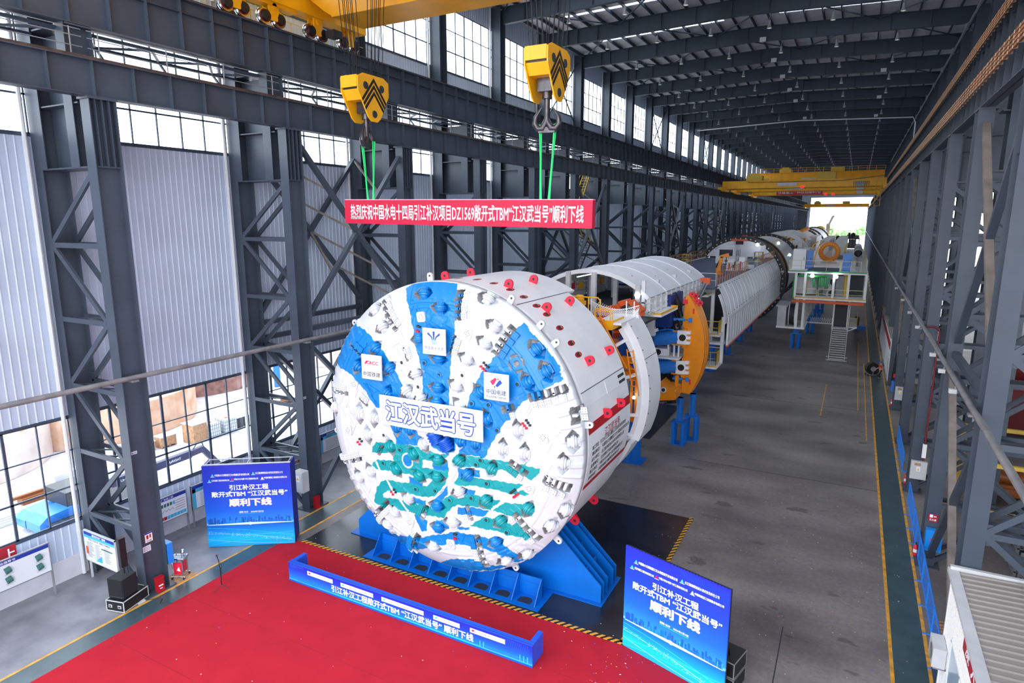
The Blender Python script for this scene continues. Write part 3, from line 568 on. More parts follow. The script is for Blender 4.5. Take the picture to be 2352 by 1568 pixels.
# horizontal truss and guard rail between the left girders
for k in range(K0, 30):
    t = thing('surge_truss', 'flat lattice truss behind the window-wall girders, %s bay from the near end' % ordn(k-K0+1), 'truss', (0, 0, 0), 0, 'lattice trusses between the left girders')
    ya, yb = yk(k)+1.0, yk(k+1)
    m = MB(); n = 6
    m.bar((-28.0, ya, 22.3), (-28.0, yb, 22.3), 0.12, 0.12); m.bar((-26.4, ya, 22.35), (-26.4, yb, 22.35), 0.12, 0.12)
    for i in range(n):
        a, b = ya+(yb-ya)*i/n, ya+(yb-ya)*(i+1)/n
        m.bar((-28.0 if i % 2 else -26.4, a, 22.33), (-26.4 if i % 2 else -28.0, b, 22.33), 0.09, 0.09)
        if i % 2: m.bar((-28.0, a, 22.3), (-27.2, a, 21.4), 0.08, 0.08)
    m.obj('truss', 'frame', t)
    m = MB()
    for z in (21.65, 22.0, 22.25): m.tube([(-25.5, ya-0.4, z), (-25.5, yb+0.4, z)], 0.018, 5)
    for i in range(4): m.cyl((-25.5, ya+(yb-ya)*i/3, 21.15), (-25.5, ya+(yb-ya)*i/3, 22.28), 0.025, 6)
    m.obj('guard_rail', 'grey', t)

# roof: rafters, purlins, sheets with skylight strips
def roof_z(x): return 31.7 + 0.6*(1 - abs(x + 10.4)/17.7)
def make_rafter():
    m = MB()
    for xa, xb in ((-28.1, -10.4), (-10.4, 7.15)):
        za, zb = roof_z(xa), roof_z(xb)
        for xs0, xs1, w in ((xa, xb, 0.0),):
            m.add([(xa,-0.2,za),(xb,-0.2,zb),(xb,0.2,zb),(xa,0.2,za),(xa,-0.2,za+0.04),(xb,-0.2,zb+0.04),(xb,0.2,zb+0.04),(xa,0.2,za+0.04)],
                  [(0,3,2,1),(4,5,6,7),(0,1,5,4),(1,2,6,5),(2,3,7,6),(3,0,4,7)])
            m.add([(xa,-0.2,za+1.3),(xb,-0.2,zb+1.3),(xb,0.2,zb+1.3),(xa,0.2,za+1.3),(xa,-0.2,za+1.34),(xb,-0.2,zb+1.34),(xb,0.2,zb+1.34),(xa,0.2,za+1.34)],
                  [(0,3,2,1),(4,5,6,7),(0,1,5,4),(1,2,6,5),(2,3,7,6),(3,0,4,7)])
            m.add([(xa,-0.015,za),(xb,-0.015,zb),(xb,0.015,zb),(xa,0.015,za),(xa,-0.015,za+1.3),(xb,-0.015,zb+1.3),(xb,0.015,zb+1.3),(xa,0.015,za+1.3)],
                  [(0,3,2,1),(4,5,6,7),(0,1,5,4),(1,2,6,5),(2,3,7,6),(3,0,4,7)])
    x = -26.0
    while x < 6: m.box(x-0.012, x+0.012, -0.16, 0.16, roof_z(x), roof_z(x)+1.3); x += 3.0
    for x in (-25.0, 4.0): m.box(x-0.02, x+0.02, -0.2, 0.2, roof_z(x), roof_z(x)+1.3)
    return m.mesh('roof_rafter', 'roofsteel')
rm = make_rafter()
for k in range(K0, K1+1):
    o = bpy.data.objects.new('roof_rafter', rm); COL.objects.link(o); o.location = (0, yk(k)+0.5, 0)
    tag(o, '%s dark roof rafter from the near end, spanning the hall' % ordn(k-K0+1), 'rafter', 'roof rafters')
def roof_rods():
    m = MB()
    for k in range(3, 14):
        for xa, xb in ((-28, -21), (-21, -14), (-14, -7), (-7, 0), (0, 7)):
            if k % 4 in (1, 2) or True:
                a, b = yk(k)+0.5, yk(k+1)+0.5
                if (k + int(xa)) % 2 == 0: m.bar((xa, a, roof_z(xa)+1.05), (xb, b, roof_z(xb)+1.05), 0.09, 0.09)
                else: m.bar((xb, a, roof_z(xb)+1.05), (xa, b, roof_z(xa)+1.05), 0.09, 0.09)
    return m
struct(roof_rods().obj('roof_bracing', 'roofsteel'), 'diagonal rods between the rafters')
m = MB(); x = -28.4
while x < 7.8:
    z = roof_z(x) + 1.34
    m.box(x-0.05, x+0.05, YA, YB, z, z+0.26); x += 1.5
struct(m.obj('roof_purlins', 'roofsteel'), 'dark purlins under the roof sheets')
m = MB(); g = MB()
for xa, xb in ((XL, -10.4), (-10.4, XR)):
    za, zb = roof_z(xa)+1.62, roof_z(xb)+1.62
    def slab(mm, x0, x1, y0, y1):
        f = lambda x: za + (zb-za)*(x-xa)/(xb-xa)
        mm.add([(x0,y0,f(x0)),(x1,y0,f(x1)),(x1,y1,f(x1)),(x0,y1,f(x0)),(x0,y0,f(x0)+0.06),(x1,y0,f(x1)+0.06),(x1,y1,f(x1)+0.06),(x0,y1,f(x0)+0.06)],
               [(0,3,2,1),(4,5,6,7),(0,1,5,4),(1,2,6,5),(2,3,7,6),(3,0,4,7)])
    s0, s1 = (-25.0, -12.8) if xa < -20 else (-8.0, 4.0)
    y = YA
    for k in range(K0, K1+1):
        cuts = [yk(k) + 5.05] if k > 5 else [yk(k)+2.9, yk(k)+6.6]; hw_ = 0.3 if k > 3 else 0.95  # unseen near bays: strips made wider to add top light on the machine
        if k > 20: cuts = []
        for c in cuts:
            slab(m, xa, xb, y, c-hw_)
            slab(m, xa, s0, c-hw_, c+hw_); slab(m, s1, xb, c-hw_, c+hw_); slab(g, s0, s1, c-hw_, c+hw_)
            y = c + hw_
    slab(m, xa, xb, y, YB)
c = struct(m.obj('ceiling', 'deck'), 'grey roof sheets over the hall'); g.obj('skylight_strips', 'sky_glass', c)

# high-bay lamps under the rafters
M['lampglow'] = emat('lamp_glass', (250, 246, 236), 0.5)
def make_lamp(parts):
    if parts:
        t = thing('high_bay_lamp', 'x', 'lamp', (0,0,0))
        m = MB(); m.cyl((0,0,0.62), (0,0,1.25), 0.02, 6); m.obj('hanger_rod', 'grey', t)
        m = MB(); m.lathe((0,0,0), (0,0,1), [(0.0,0.62),(0.09,0.6),(0.11,0.3),(0.13,0.22),(0.21,0.0),(0.195,0.0),(0.11,0.2),(0,0.2)], 14); m.obj('shade', 'grey', t)
        m = MB(); m.lathe((0,0,0.03), (0,0,1), [(0,0.0),(0.165,0.0),(0.15,0.08),(0,0.1)], 12); m.obj('bulb', 'lampglow', t)
        return t
    m = MB(); m.lathe((0,0,0), (0,0,1), [(0.02,1.25),(0.02,0.62),(0.09,0.6),(0.11,0.3),(0.13,0.22),(0.21,0.0),(0,0.02)], 8)
    return m.obj('high_bay_lamp', 'grey')
la, lb_ = make_lamp(True), make_lamp(False)
LX = (-22.1, -17.4, -12.7, -7.95, -3.2, 1.6)
first = {0: True, 1: True}
for k in range(3, 36):
    for i, x in enumerate(LX):
        near = k < 12
        lab = 'high-bay lamp under the %s rafter, %s from the window wall' % (ordn(k-K0+1), ordn(i+1))
        loc = (x, yk(k)+0.62, 31.05)
        if near:
            if first[0]: la.location = loc; la['label'] = lab; la['group'] = 'high-bay lamps'; first[0] = False
            else: clone(la, loc, lab)
        else:
            if first[1]: o = lb_; first[1] = False
            else: o = lb_.copy(); COL.objects.link(o)
            o.location = loc; tag(o, lab, 'lamp', 'high-bay lamps')
for i, (k, x) in enumerate(((6, -9.6), (7, -9.6), (8, -9.6), (9, -9.6), (8, 1.0), (10, 1.0), (10, -9.6), (12, -9.6), (12, 1.0))):
    m = MB(); m.box(-0.28, 0.28, -0.15, 0.1, 0, 0.4); m.box(-0.22, 0.22, -0.17, -0.15, 0.05, 0.35)
    o = m.obj('junction_box', 'lgrey'); o.location = (x, yk(k)+0.3, roof_z(x)-0.1)
    tag(o, 'small pale box fixed under the %s rafter %s' % (ordn(k-K0+1), 'near the ridge' if x < 0 else 'away from the windows'), 'junction box', 'boxes under the rafters')
# pipe along one rafter and the sloping duct on the right
m = MB(); yy = yk(12)+0.2; m.tube([(-27.5, yy, 31.4), (-10.4, yy, 32.0), (6.2, yy, 31.4), (6.6, yy, 30.6), (6.6, yy, 25)], 0.1, 8)
tag(m.obj('sprinkler_pipe', 'drain'), 'pale pipe crossing the roof along one rafter and turning down at its end', 'pipe')
m = MB()
for k in range(4, 22): m.bar((6.6, yk(k)+0.6, 31.3), (6.6, yk(k+1)+0.4, 31.3), 0.14, 0.1); m.box(6.5, 6.75, yk(k)+0.4, yk(k)+0.6, 31.2, 31.8)
tag(m.obj('cable_tray', 'grey'), 'grey cable tray under the rafter ends above the copper bars', 'cable tray')

# drain pipes down the left columns
for k in range(0, 16):
    m = MB(); m.cyl((0,0,0.05), (0,0,33.0 if k > 1 else 24.0), 0.085, 8)
    for z in range(2, 33, 3): m.cyl((0,0,z), (0,0,z+0.12), 0.1, 8)
    o = m.obj('drain_pipe', 'drain'); o.location = (-28.98, yk(k)-0.22, 0)
    tag(o, 'white drain pipe beside the %s window-wall column' % ordn(k-K0+1), 'drain pipe', 'drain pipes on the left wall')
# ================================================================ the tunnel boring machine
XC, ZC = -14.31, 6.95
M['fw'] = mat('cutter_white', (200, 203, 210), 0.42)
M['fb'] = mat('cutter_blue', (0, 120, 196), 0.36)
M['ft'] = mat('cutter_teal', (0, 146, 152), 0.38)
M['fg'] = mat('bare_slot_steel', (138, 136, 138), 0.5, 0.2)
M['holes'] = mat('bolt_hole', (46, 48, 52), 0.6)
M['shield'] = mat('shield_white', (236, 238, 243), 0.4, 0.0, 0.03, 0.8)
tbm = thing('tunnel_boring_machine', 'huge white tunnel boring machine with blue and teal painted round cutterhead', 'tunnel boring machine', (XC, 21.0, 0))
def TP(o):      # keep world-space meshes when parenting to the machine
    o.parent = tbm; o.matrix_parent_inverse = Matrix.Translation((-XC, -21.0, 0)); return o

def inpoly(px, pz, poly):
    ins = np.zeros(px.shape, bool); n = len(poly)
    for i in range(n):
        x1, z1 = poly[i]; x2, z2 = poly[(i+1) % n]
        c = ((z1 > pz) != (z2 > pz))
        if z2 != z1: ins ^= c & (px < (x2-x1)*(pz-z1)/(z2-z1) + x1)
    return ins
def fprof(r):
    r = np.asarray(r, float)
    return np.where(r < 4.9, 20.25 + 0.1*(r/4.9)**2, 20.35 + 0.6*(np.maximum(r-4.9, 0)/1.25)**2)
def fcol(px, pz):
    px = np.atleast_1d(np.asarray(px, float)); pz = np.atleast_1d(np.asarray(pz, float))
    # hand-painted wobble of the edges
    wx = px + 0.015*np.sin(pz*7.0 + 1.3) + 0.014*np.sin(pz*17 + px*5); wz = pz + 0.015*np.sin(px*6.0 + .5) + 0.014*np.sin(px*19 + pz*3)
    c = np.zeros(px.shape, int)
    for k, poly in FACE['P']: c[inpoly(wx, wz, poly)] = k
    d = np.hypot((px-FACE['ring'][0])/1.0, (pz-FACE['ring'][1])/1.15)
    c[d < 0.30] = 0; c[d < 0.23] = 1
    c[np.hypot(px, pz) > 6.12] = 0
    return c
CUTS = [tuple(c) for c in FACE['cut']]
def local(px, pz, c):     # radial / tangential coordinates round a point
    r = math.hypot(*c); e = (c[0]/r, c[1]/r)
    dx, dz = px-c[0], pz-c[1]
    return dx*e[0]+dz*e[1], -dx*e[1]+dz*e[0]
def face_depth(px, pz):
    d = np.zeros(px.shape); slot = np.zeros(px.shape, bool)
    rr = np.hypot(px, pz); th = np.arctan2(pz, px)
    # raised wear plates and weld-bordered panels
    rg = random.Random(3)
    for i in range(150):
        a, r = rg.uniform(0, 2*PI), 5.2*math.sqrt(rg.random()); c = (r*math.cos(a)+1e-4, r*math.sin(a))
        u, v = local(px, pz, c); w, h = rg.uniform(.15, .5), rg.uniform(.12, .45); t = rg.uniform(0, PI)
        uu, vv = u*math.cos(t)+v*math.sin(t), -u*math.sin(t)+v*math.cos(t)
        d[(np.abs(uu) < w) & (np.abs(vv) < h)] -= 0.014
    # ribbed protectors on the gauge
    g = (rr > 5.35) & (np.sin(th*5 + .6) > -0.15)
    d[g] -= 0.05
    d[g & (np.sin(th*72) > 0.2) & (rr > 5.5)] -= 0.06
    d[(rr > 5.15) & (rr < 5.25)] -= 0.03
    for c in CUTS:
        u, v = local(px, pz, c); m = (np.abs(u)/0.36 + np.abs(v)/0.46 < 1.0) & (np.abs(u) < 0.2)
        d[m] = 0.2; slot |= m & (v*(1 if c[1] > -2 else -1) > 0.06)
        m2 = (np.abs(u) < 0.3) & (np.abs(v) < 0.42) & ~m
        d[m2] -= 0.012
    for p0, p1, q, w, n in FACE['slots']:
        p0, p1, q = map(np.array, (p0, p1, q)); L = np.linalg.norm(p1-p0); e = (p1-p0)/L; nn = np.array((-e[1], e[0]))
        s = (px-p0[0])*e[0]+(pz-p0[1])*e[1]; t = (px-p0[0])*nn[0]+(pz-p0[1])*nn[1]
        m = (s > -0.05) & (s < L+0.05) & (np.abs(t) < w/2)
        d[m] = 0.5; slot |= m
    for r0, r1 in ((0.13, 0.16),):
        c = FACE['grip']; rd = np.hypot(px-c[0], pz-c[1]); an = np.arctan2(pz-c[1], px-c[0])
        m = (rd < 0.10) | ((rd > 0.27) & (rd < 0.34) & (np.sin(an*4) > -0.55)); d[m] = 0.1; slot |= m
    for bx in FACE['big']:
        m = (np.abs(px-bx[0]) < 0.34) & (np.abs(pz-bx[1]) < 0.3); d[m] = 0.3
    return d, slot
# polar grid so the rim stays round
rs = np.concatenate([np.linspace(0.03, 4.8, 150), np.linspace(4.83, 6.15, 46)]); NA = 1100
ta = np.arange(NA)*2*PI/NA
Rg, Tg = np.meshgrid(rs, ta, indexing='ij')
PX, PZ = Rg*np.cos(Tg), Rg*np.sin(Tg)
D, S = face_depth(PX.ravel(), PZ.ravel())
PY = fprof(Rg.ravel()) + D
V = np.stack([PX.ravel(), PY, PZ.ravel()], 1)
nr = len(rs)
ii, jj = np.meshgrid(np.arange(nr-1), np.arange(NA), indexing='ij')
a = (ii*NA + jj).ravel(); b = (ii*NA + (jj+1) % NA).ravel(); c_ = ((ii+1)*NA + (jj+1) % NA).ravel(); d_ = ((ii+1)*NA + jj).ravel()
F = np.stack([a, b, c_, d_], 1)
cxm = V[F][:, :, 0].mean(1); czm = V[F][:, :, 2].mean(1)
mi = fcol(cxm, czm)
sl = S[F].sum(1) >= 1
mi[sl] = 3
# rim wall and back
nv = len(V)
back = [(6.15, 21.25), (5.9, 21.45)]
extra = [np.stack([r*np.cos(ta), np.full(NA, y), r*np.sin(ta)], 1) for r, y in back]
V = np.concatenate([V] + extra)
base = (nr-1)*NA; j = np.arange(NA); j2 = (j+1) % NA
F = np.concatenate([F, np.stack([base+j, base+j2, nv+j2, nv+j], 1), np.stack([nv+j, nv+j2, nv+NA+j2, nv+NA+j], 1)])
mi = np.concatenate([mi, np.zeros(2*NA, int)])
me = bpy.data.meshes.new('cutterhead')
me.vertices.add(len(V)); me.vertices.foreach_set('co', (V + np.array([XC, 0, ZC])).ravel())
me.loops.add(F.size); me.loops.foreach_set('vertex_index', F.ravel().astype(np.int32))
me.polygons.add(len(F)); me.polygons.foreach_set('loop_start', (np.arange(len(F))*4).astype(np.int32))
for k in ('fw', 'fb', 'ft', 'fg'): me.materials.append(M[k])
me.polygons.foreach_set('material_index', mi.astype(np.int32))
me.update(calc_edges=True); me.validate()
head = bpy.data.objects.new('cutterhead', me); COL.objects.link(head); TP(head)
head['label'] = 'white cutterhead face with blue petals and teal wave bands'
def HP(o): o.parent = head; return o

# disc cutters
def cutter_mesh(k):
    m = MB(); mm = ('fw', 'fb', 'ft')[k]
    m.lathe((0,0,0), (0,0,1), [(0,-.2),(.13,-.2),(.17,-.12),(.22,-.1),(.23,-.035),(.275,-.014),(.275,.014),(.23,.035),(.22,.1),(.17,.12),(.13,.2),(0,.2)], 24)
    for s in (-1, 1):
        m.add([(-.2,.14,.15*s),(.2,.14,.15*s),(.16,-.06,.15*s),(-.16,-.06,.15*s),(-.2,.14,.25*s),(.2,.14,.25*s),(.16,-.06,.25*s),(-.16,-.06,.25*s)],
              [(0,1,2,3),(4,7,6,5),(0,4,5,1),(1,5,6,2),(2,6,7,3),(3,7,4,0)])
        m.box(-.12, .12, -.09, -.05, .16*s, .24*s)
    return m.mesh('disc_cutter', mm)
CM = [cutter_mesh(k) for k in range(3)]
cols = fcol([c[0] for c in CUTS], [c[1] for c in CUTS])
for c, k in zip(CUTS, cols):
    r = math.hypot(*c); ang = math.atan2(c[1], c[0])
    y = float(fprof(r))
    o = bpy.data.objects.new('disc_cutter', CM[k]); COL.objects.link(o); HP(o)
    tilt = 0.0 if r < 5.0 else -0.5*(r-5.0)/1.0
    # local z axis -> radial, local -y -> towards the front
    ez = Vector((math.cos(ang)*math.cos(tilt), -math.sin(tilt)*-1.0*0 + math.sin(tilt)*-1, math.sin(ang)*math.cos(tilt))).normalized()
    ex = Vector((-math.sin(ang), 0, math.cos(ang)))
    ey = ez.cross(ex)
    if ey.y < 0: ex = -ex; ey = ez.cross(ex)
    mw = Matrix(((ex.x, ey.x, ez.x, XC+c[0]), (ex.y, ey.y, ez.y, y+0.02), (ex.z, ey.z, ez.z, ZC+c[1]), (0,0,0,1)))
    o.matrix_basis = mw
# two big centre cutters
for bx in FACE['big']:
    m = MB(); t = math.radians(-64)
    ax = Vector((math.cos(t), 0.15, math.sin(t)))
    m.lathe((XC+bx[0], 20.18, ZC+bx[1]), ax, [(0,-.27),(.26,-.27),(.27,-.2),(.24,-.18),(.24,-.14),(.3,-.11),(.3,-.08),(.25,-.05),(.25,0),(.3,.03),(.3,.06),(.25,.09),(.25,.14),(.28,.16),(.28,.22),(0,.24)], 28)
    HP(m.obj('centre_cutter', mat('cutter_deep_blue', (10, 84, 190), 0.3)))
# scraper plates and teeth along the bucket slots
pm = [MB() for _ in range(1)]
plates, teeth, boltm = MB(), MB(), MB()
for p0, p1, q, w, n in FACE['slots']:
    p0, p1, q = map(np.array, (p0, p1, q)); L = np.linalg.norm(p1-p0); e = (p1-p0)/L; nn = np.array((-e[1], e[0]))
    sg = 1.0 if ((q-p0) @ nn) > 0 else -1.0
    npl = max(1, int(round(L/0.27)))
    st = L/npl
    for i in range(npl):
        cc = p0 + e*(i+.5)*st + nn*sg*(w/2 + .15)
        y = float(fprof(np.hypot(*cc)))
        k = int(fcol(cc[0], cc[1])[0])
        h = st/2*0.93; g = .125
        co = [cc + e*a*h + nn*b*g for a, b in ((-1,-1),(1,-1),(1,1),(-1,1))]
        plates.prism([(XC+v[0], y-.075, ZC+v[1]) for v in co], (0, .1, 0), k)
        for a, b in ((-.45,-.45),(.45,-.45),(.45,.45),(-.45,.45)):
            v = cc + e*a*h + nn*b*g
            boltm.cyl((XC+v[0], y-.078, ZC+v[1]), (XC+v[0], y-.074, ZC+v[1]), .016, 6)
    for i in range(n):
        a0 = p0 + e*(i+.6)*L/(n+.2); 
        a1 = a0 - nn*sg*(w*.55); a2 = a0 + nn*sg*(w*0.22)
        y = float(fprof(np.hypot(*a0)))
        k = int(fcol(a1[0], a1[1])[0])
        teeth.bar((XC+a1[0], y+.05, ZC+a1[1]), (XC+a2[0], y+.05, ZC+a2[1]), .11, .2, k, (0, 1, 0))
        teeth.cyl((XC+a2[0], y-.05, ZC+a2[1]), (XC+a2[0], y+.15, ZC+a2[1]), .055, 10, k)
for c in FACE['wear']:
    y = float(fprof(math.hypot(*c))); ang = math.atan2(c[1], c[0]) + PI/4
    co = [(c[0]+.25*math.cos(ang+k*PI/2+s), c[1]+.25*math.sin(ang+k*PI/2+s)) for k in range(4) for s in (-.16, .16)]
    plates.prism([(XC+v[0], y-.06, ZC+v[1]) for v in co], (0, .1, 0), 0)
    for dx in (-.08, 0, .08):
        for dz in (-.08, 0, .08):
            if dx or dz:
                vx, vz = c[0]+dx*math.cos(ang)-dz*math.sin(ang), c[1]+dx*math.sin(ang)+dz*math.cos(ang)
                boltm.cyl((XC+vx, y-.063, ZC+vz), (XC+vx, y-.058, ZC+vz), .017, 6)
for c in FACE['dots']:
    y = float(fprof(math.hypot(*c))); k = int(fcol(c[0], c[1])[0])
    plates.lathe((XC+c[0], y-.02, ZC+c[1]), (0,1,0), [(.13,.04),(.12,-.03),(.075,-.035),(.07,.02)], 16, k)
    boltm.cyl((XC+c[0], y-.03, ZC+c[1]), (XC+c[0], y-.02, ZC+c[1]), .07, 12)
o = plates.obj('scraper_plates', ['fw', 'fb', 'ft']); HP(o); o['kind'] = 'stuff'
o = teeth.obj('bucket_teeth', ['fw', 'fb', 'ft']); HP(o); o['kind'] = 'stuff'
o = boltm.obj('bolt_holes', 'holes'); HP(o); o['kind'] = 'stuff'
# ripper markers: red and dark little teeth
for p0, p1 in FACE['rip']:
    m = MB()
    p0, p1 = np.array(p0), np.array(p1); e = (p1-p0)/np.linalg.norm(p1-p0); L = np.linalg.norm(p1-p0); nn = np.array((-e[1], e[0]))
    k = max(2, int(L/.1))
    for i in range(k):
        for s, mi_ in ((-.1, 0), (.1, 1)):
            v = p0 + e*(i+.5)*L/k + nn*s; y = float(fprof(np.hypot(*v)))
            m.cbox((XC+v[0], y-.05, ZC+v[1]), .075, .12, .075, mi_)
    HP(m.obj('ripper_block', ['red', 'dark']))
# weld beads between the wear strips
rg = random.Random(11); m = MB()
for i in range(520):
    r, a = 5.3*math.sqrt(rg.random()), rg.uniform(0, 2*PI); c = np.array((r*math.cos(a), r*math.sin(a)))
    if min(np.hypot(c[0]-q[0], c[1]-q[1]) for q in CUTS) < .6: continue
    t = rg.choice((0.55, 0.55+PI/2, 1.1, 2.4)) + a*0.0; L = rg.uniform(.12, .34)
    p0, p1 = c - L*np.array((math.cos(t), math.sin(t))), c + L*np.array((math.cos(t), math.sin(t)))
    k = int(fcol(c[0], c[1])[0])
    if int(fcol(p0[0], p0[1])[0]) != k or int(fcol(p1[0], p1[1])[0]) != k: continue
    y = float(fprof(r))-.015
    m.bar((XC+p0[0], y, ZC+p0[1]), (XC+p1[0], y, ZC+p1[1]), .022, .03, k, (0,1,0))
o = m.obj('weld_beads', ['fw', 'fb', 'ft']); HP(o); o['kind'] = 'stuff'
# lugs round the rim
def lug_mb(m, base, out, tan, h, w, t, mi=0):
    base, out, tan = Vector(base), Vector(out).normalized(), Vector(tan).normalized(); th = out.cross(tan)
    n = 10
    prof = [(-w/2, -.02), (w/2, -.02)] + [(w/2*math.cos(PI*i/n), h-w/2+w/2*math.sin(PI*i/n)) for i in range(n+1)]
    hole = [(w*.17*math.cos(2*PI*i/n), h-w/2+w*.17*math.sin(2*PI*i/n)) for i in range(n)]
    for s in (1,):
        m.prism([base + tan*a + out*b - th*t/2 for a, b in prof], th*t, mi)
        m.prism([base + tan*a + out*b - th*(t/2+.004) for a, b in hole], th*(t+.008), mi+1)
m = MB()
for ad in (97, 62, 48, 40, 10, -37, -60, 140, 190):
    ra = R(ad); out = (math.cos(ra), 0, math.sin(ra)); b = (XC+6.1*out[0], 21.2, ZC+6.1*out[2])
    lug_mb(m, b, out, (-out[2], 0, out[0]), .38, .26, .09)
HP(m.obj('rim_lugs', ['fw', 'holes']))

# shield
m = MB(); R1 = 6.1
segs = [(7.0, 20.4, 26.5), (20.4, 60.5, 26.5), (60.5, 150, 27.3), (150, 270, 26.6), (270, 367, 26.55)]
for a0, a1, y1 in segs:
    m.arc(XC, ZC, R1-.12, R1, 21.55, y1, a0, a1, max(6, int((a1-a0)/2)), 0, True)
m.arc(XC, ZC, R1-.5, R1-.1, 21.62, 21.75, 0, 360, 96, 1)
for a0, y1 in ((20.4, 26.5), (60.5, 26.5)):
    m.arc(XC, ZC, R1-.02, R1+.012, 21.55, y1, a0-.12, a0+.12, 1, 1)
for a0, a1, y0, y1, mi_ in ((17.6, 18.7, 25.55, 26.3, 2), (15.3, 16.4, 25.55, 26.3, 2), (14.8, 15.05, 21.7, 26.2, 0), (14.8, 19.6, 24.0, 24.05, 0)):
    m.arc(XC, ZC, R1-.05, R1+.015, y0, y1, a0, a1, 3, mi_)
# red paint stripes
m.arc(XC, ZC, R1, R1+.008, 21.57, 26.52, 5.1, 8.7, 4, 3); m.arc(XC, ZC, R1, R1+.008, 21.57, 26.52, -16.4, -14.6, 3, 3)
sh = TP(m.obj('front_shield', ['shield', 'dark', 'holes', 'dred']))
def SP(o): o.parent = sh; return o
for i, ad in enumerate((94, 85.2, 77.6, 70.1, 63.8, 57.6, 52.4, 45.3, 38.2, 33.2, 110, 125, 140, 155)):
    ra = R(ad); out = Vector((math.cos(ra), 0, math.sin(ra))); tan = Vector((-out.z, 0, out.x)); p = Vector((XC, 22.75, ZC)) + out*(R1+.006)
    m = MB(); n = 20; ring = []
    for k, (rx, ry, h, mi_) in enumerate(((.31,.12,0.0,0),(.15,.08,.006,1))):
        m.prism([p + Vector((0,1,0))*rx*math.cos(2*PI*q/n) + tan*ry*math.sin(2*PI*q/n) + out*(h-.02) for q in range(n)], out*.02, mi_)
    m.prism([p + Vector((0,a,0)) + tan*b + out*.006 for a, b in ((.1,-.05),(.16,-.05),(.18,.05),(.12,.05))], out*.004, 2)
    SP(m.obj('inspection_hole', ['dred', 'holes', 'orange']))
for ad, y in ((101, 22.9), (101, 25), (72, 22.9), (72, 25.2), (54.5, 22.95), (54.5, 25.3), (29.4, 23.1), (29.4, 25.4), (8.9, 23.3), (8.9, 24.95), (-37, 23), (-37, 25.2), (-50, 23), (-50, 25.2), (125, 23), (125, 25.2), (150, 23), (150, 25.2)):
    ra = R(ad); out = Vector((math.cos(ra), 0, math.sin(ra))); m = MB()
    lug_mb(m, Vector((XC, y, ZC)) + out*R1, out, (-out.z, 0, out.x), .36, .38, .1)
    SP(m.obj('lifting_lug', ['red', 'holes'], None, 'red lifting lug'))
# lettering on the shield side, wrapped to the plates
def wrap_text(lines, name, mats):
    m = MB()
    for s, y0, w, adeg, h, mi_ in lines:
        t = MB(); text_mb(t, s, (0,0,0), (1,0,0), (0,1,0), h, mi_, w, 0.012, push=0, align='LEFT')
        out = []
        for v in t.v:
            a = R(adeg) + v[1]/R1
            out.append((XC + (R1+.01)*math.cos(a), y0 + v[0], ZC + (R1+.01)*math.sin(a)))
        m.add(out, t.f, mi_)
    return SP(m.obj(name, mats))
M['ink'] = mat('ink_dark', (40, 44, 52), 0.6)
wrap_text([('江汉武当号', 23.25, 1.85, 1.75, .36, 0)], 'name_lettering', ['dred'])
wrap_text([('施工项目：引江补汉工程土建施工及金结机电安装Ⅱ标', 21.9, 4.0, -0.7, .17, 0), ('建设单位：', 21.9, .85, -2.95, .17, 0), ('中国南水北调集团江汉水网建设开发有限公司', 23.0, 3.4, -2.95, .17, 0),
  ('设计单位：', 21.9, .85, -5.3, .17, 0), ('长江勘测规划设计研究有限责任公司', 23.0, 2.75, -5.3, .17, 0), ('监理单位：', 21.9, .85, -7.7, .17, 0), ('北京海策工程咨询有限公司', 23.0, 2.1, -7.7, .17, 0),
  ('施工单位：', 21.9, .85, -10.1, .17, 0), ('中国水利水电第十四工程局有限公司', 23.0, 2.8, -10.1, .17, 0), ('制造单位：', 21.9, .85, -12.6, .17, 0), ('中国铁建重工集团股份有限公司', 23.0, 2.5, -12.6, .17, 0)], 'project_lettering', ['ink'])

# boards on the cutterhead
M['signwhite'] = mat('sign_white', (226, 227, 231), 0.45)
M['signblue'] = mat('sign_blue', (8, 66, 166), 0.45)
M['crimson'] = mat('logo_crimson', (214, 24, 84), 0.45)
M['logodark'] = mat('logo_navy', (28, 58, 96), 0.45)
M['logoteal'] = mat('logo_teal', (30, 150, 190), 0.45)
def board(label, cx, cz, w, h, y=20.0):
    t = thing('sign_board', label, 'sign', (cx, y, cz), 0, 'boards on the cutterhead')
    m = MB(); m.box(-w/2, w/2, -.03, .03, -h/2, h/2); m.obj('panel', 'signwhite', t)
    m = MB()
    for sx in (-.3, .3): m.box(w*sx-.05, w*sx+.05, .03, .3, -.05, .05)
    m.obj('bracket', 'grey', t)
    return t
EX, EZ = (1,0,0), (0,0,1)
t = board('wide white board with five outlined blue characters across the cutterhead', -14.44, 7.715, 4.99, 1.25)
m = MB(); text_mb(m, '江汉武当号', (0,-.03,0), EX, EZ, .86, 0, 4.3, .098, push=.004); text_mb(m, '江汉武当号', (0,-.03,0), EX, EZ, .86, 1, 4.3, .036, push=.010)
m.obj('lettering', ['signblue', 'signwhite'], t)
t = board('square board with red lettering over a grey globe on the window-side petal', -17.29, 9.46, 1.04, 1.04)
m = MB()
n = 36
for rx in (.33, .2, .07):
    m.tube([(rx*math.cos(2*PI*i/n), -.033, .17+.29*math.sin(2*PI*i/n)) for i in range(n+1)], .004, 4, 0)
for dz in (-.15, 0, .15):
    hw = .33*math.sqrt(1-(dz/.29)**2); m.tube([(-hw, -.033, .17+dz), (hw, -.033, .17+dz)], .004, 4, 0)
text_mb(m, 'CRCC', (.06,-.036,.19), EX, EZ, .13, 1, .6, .03); m.prism([(-.36,-.04,.12),(-.28,-.04,.12),(-.2,-.04,.24),(-.1,-.04,.265),(-.26,-.04,.265)], (0,.004,0), 1)
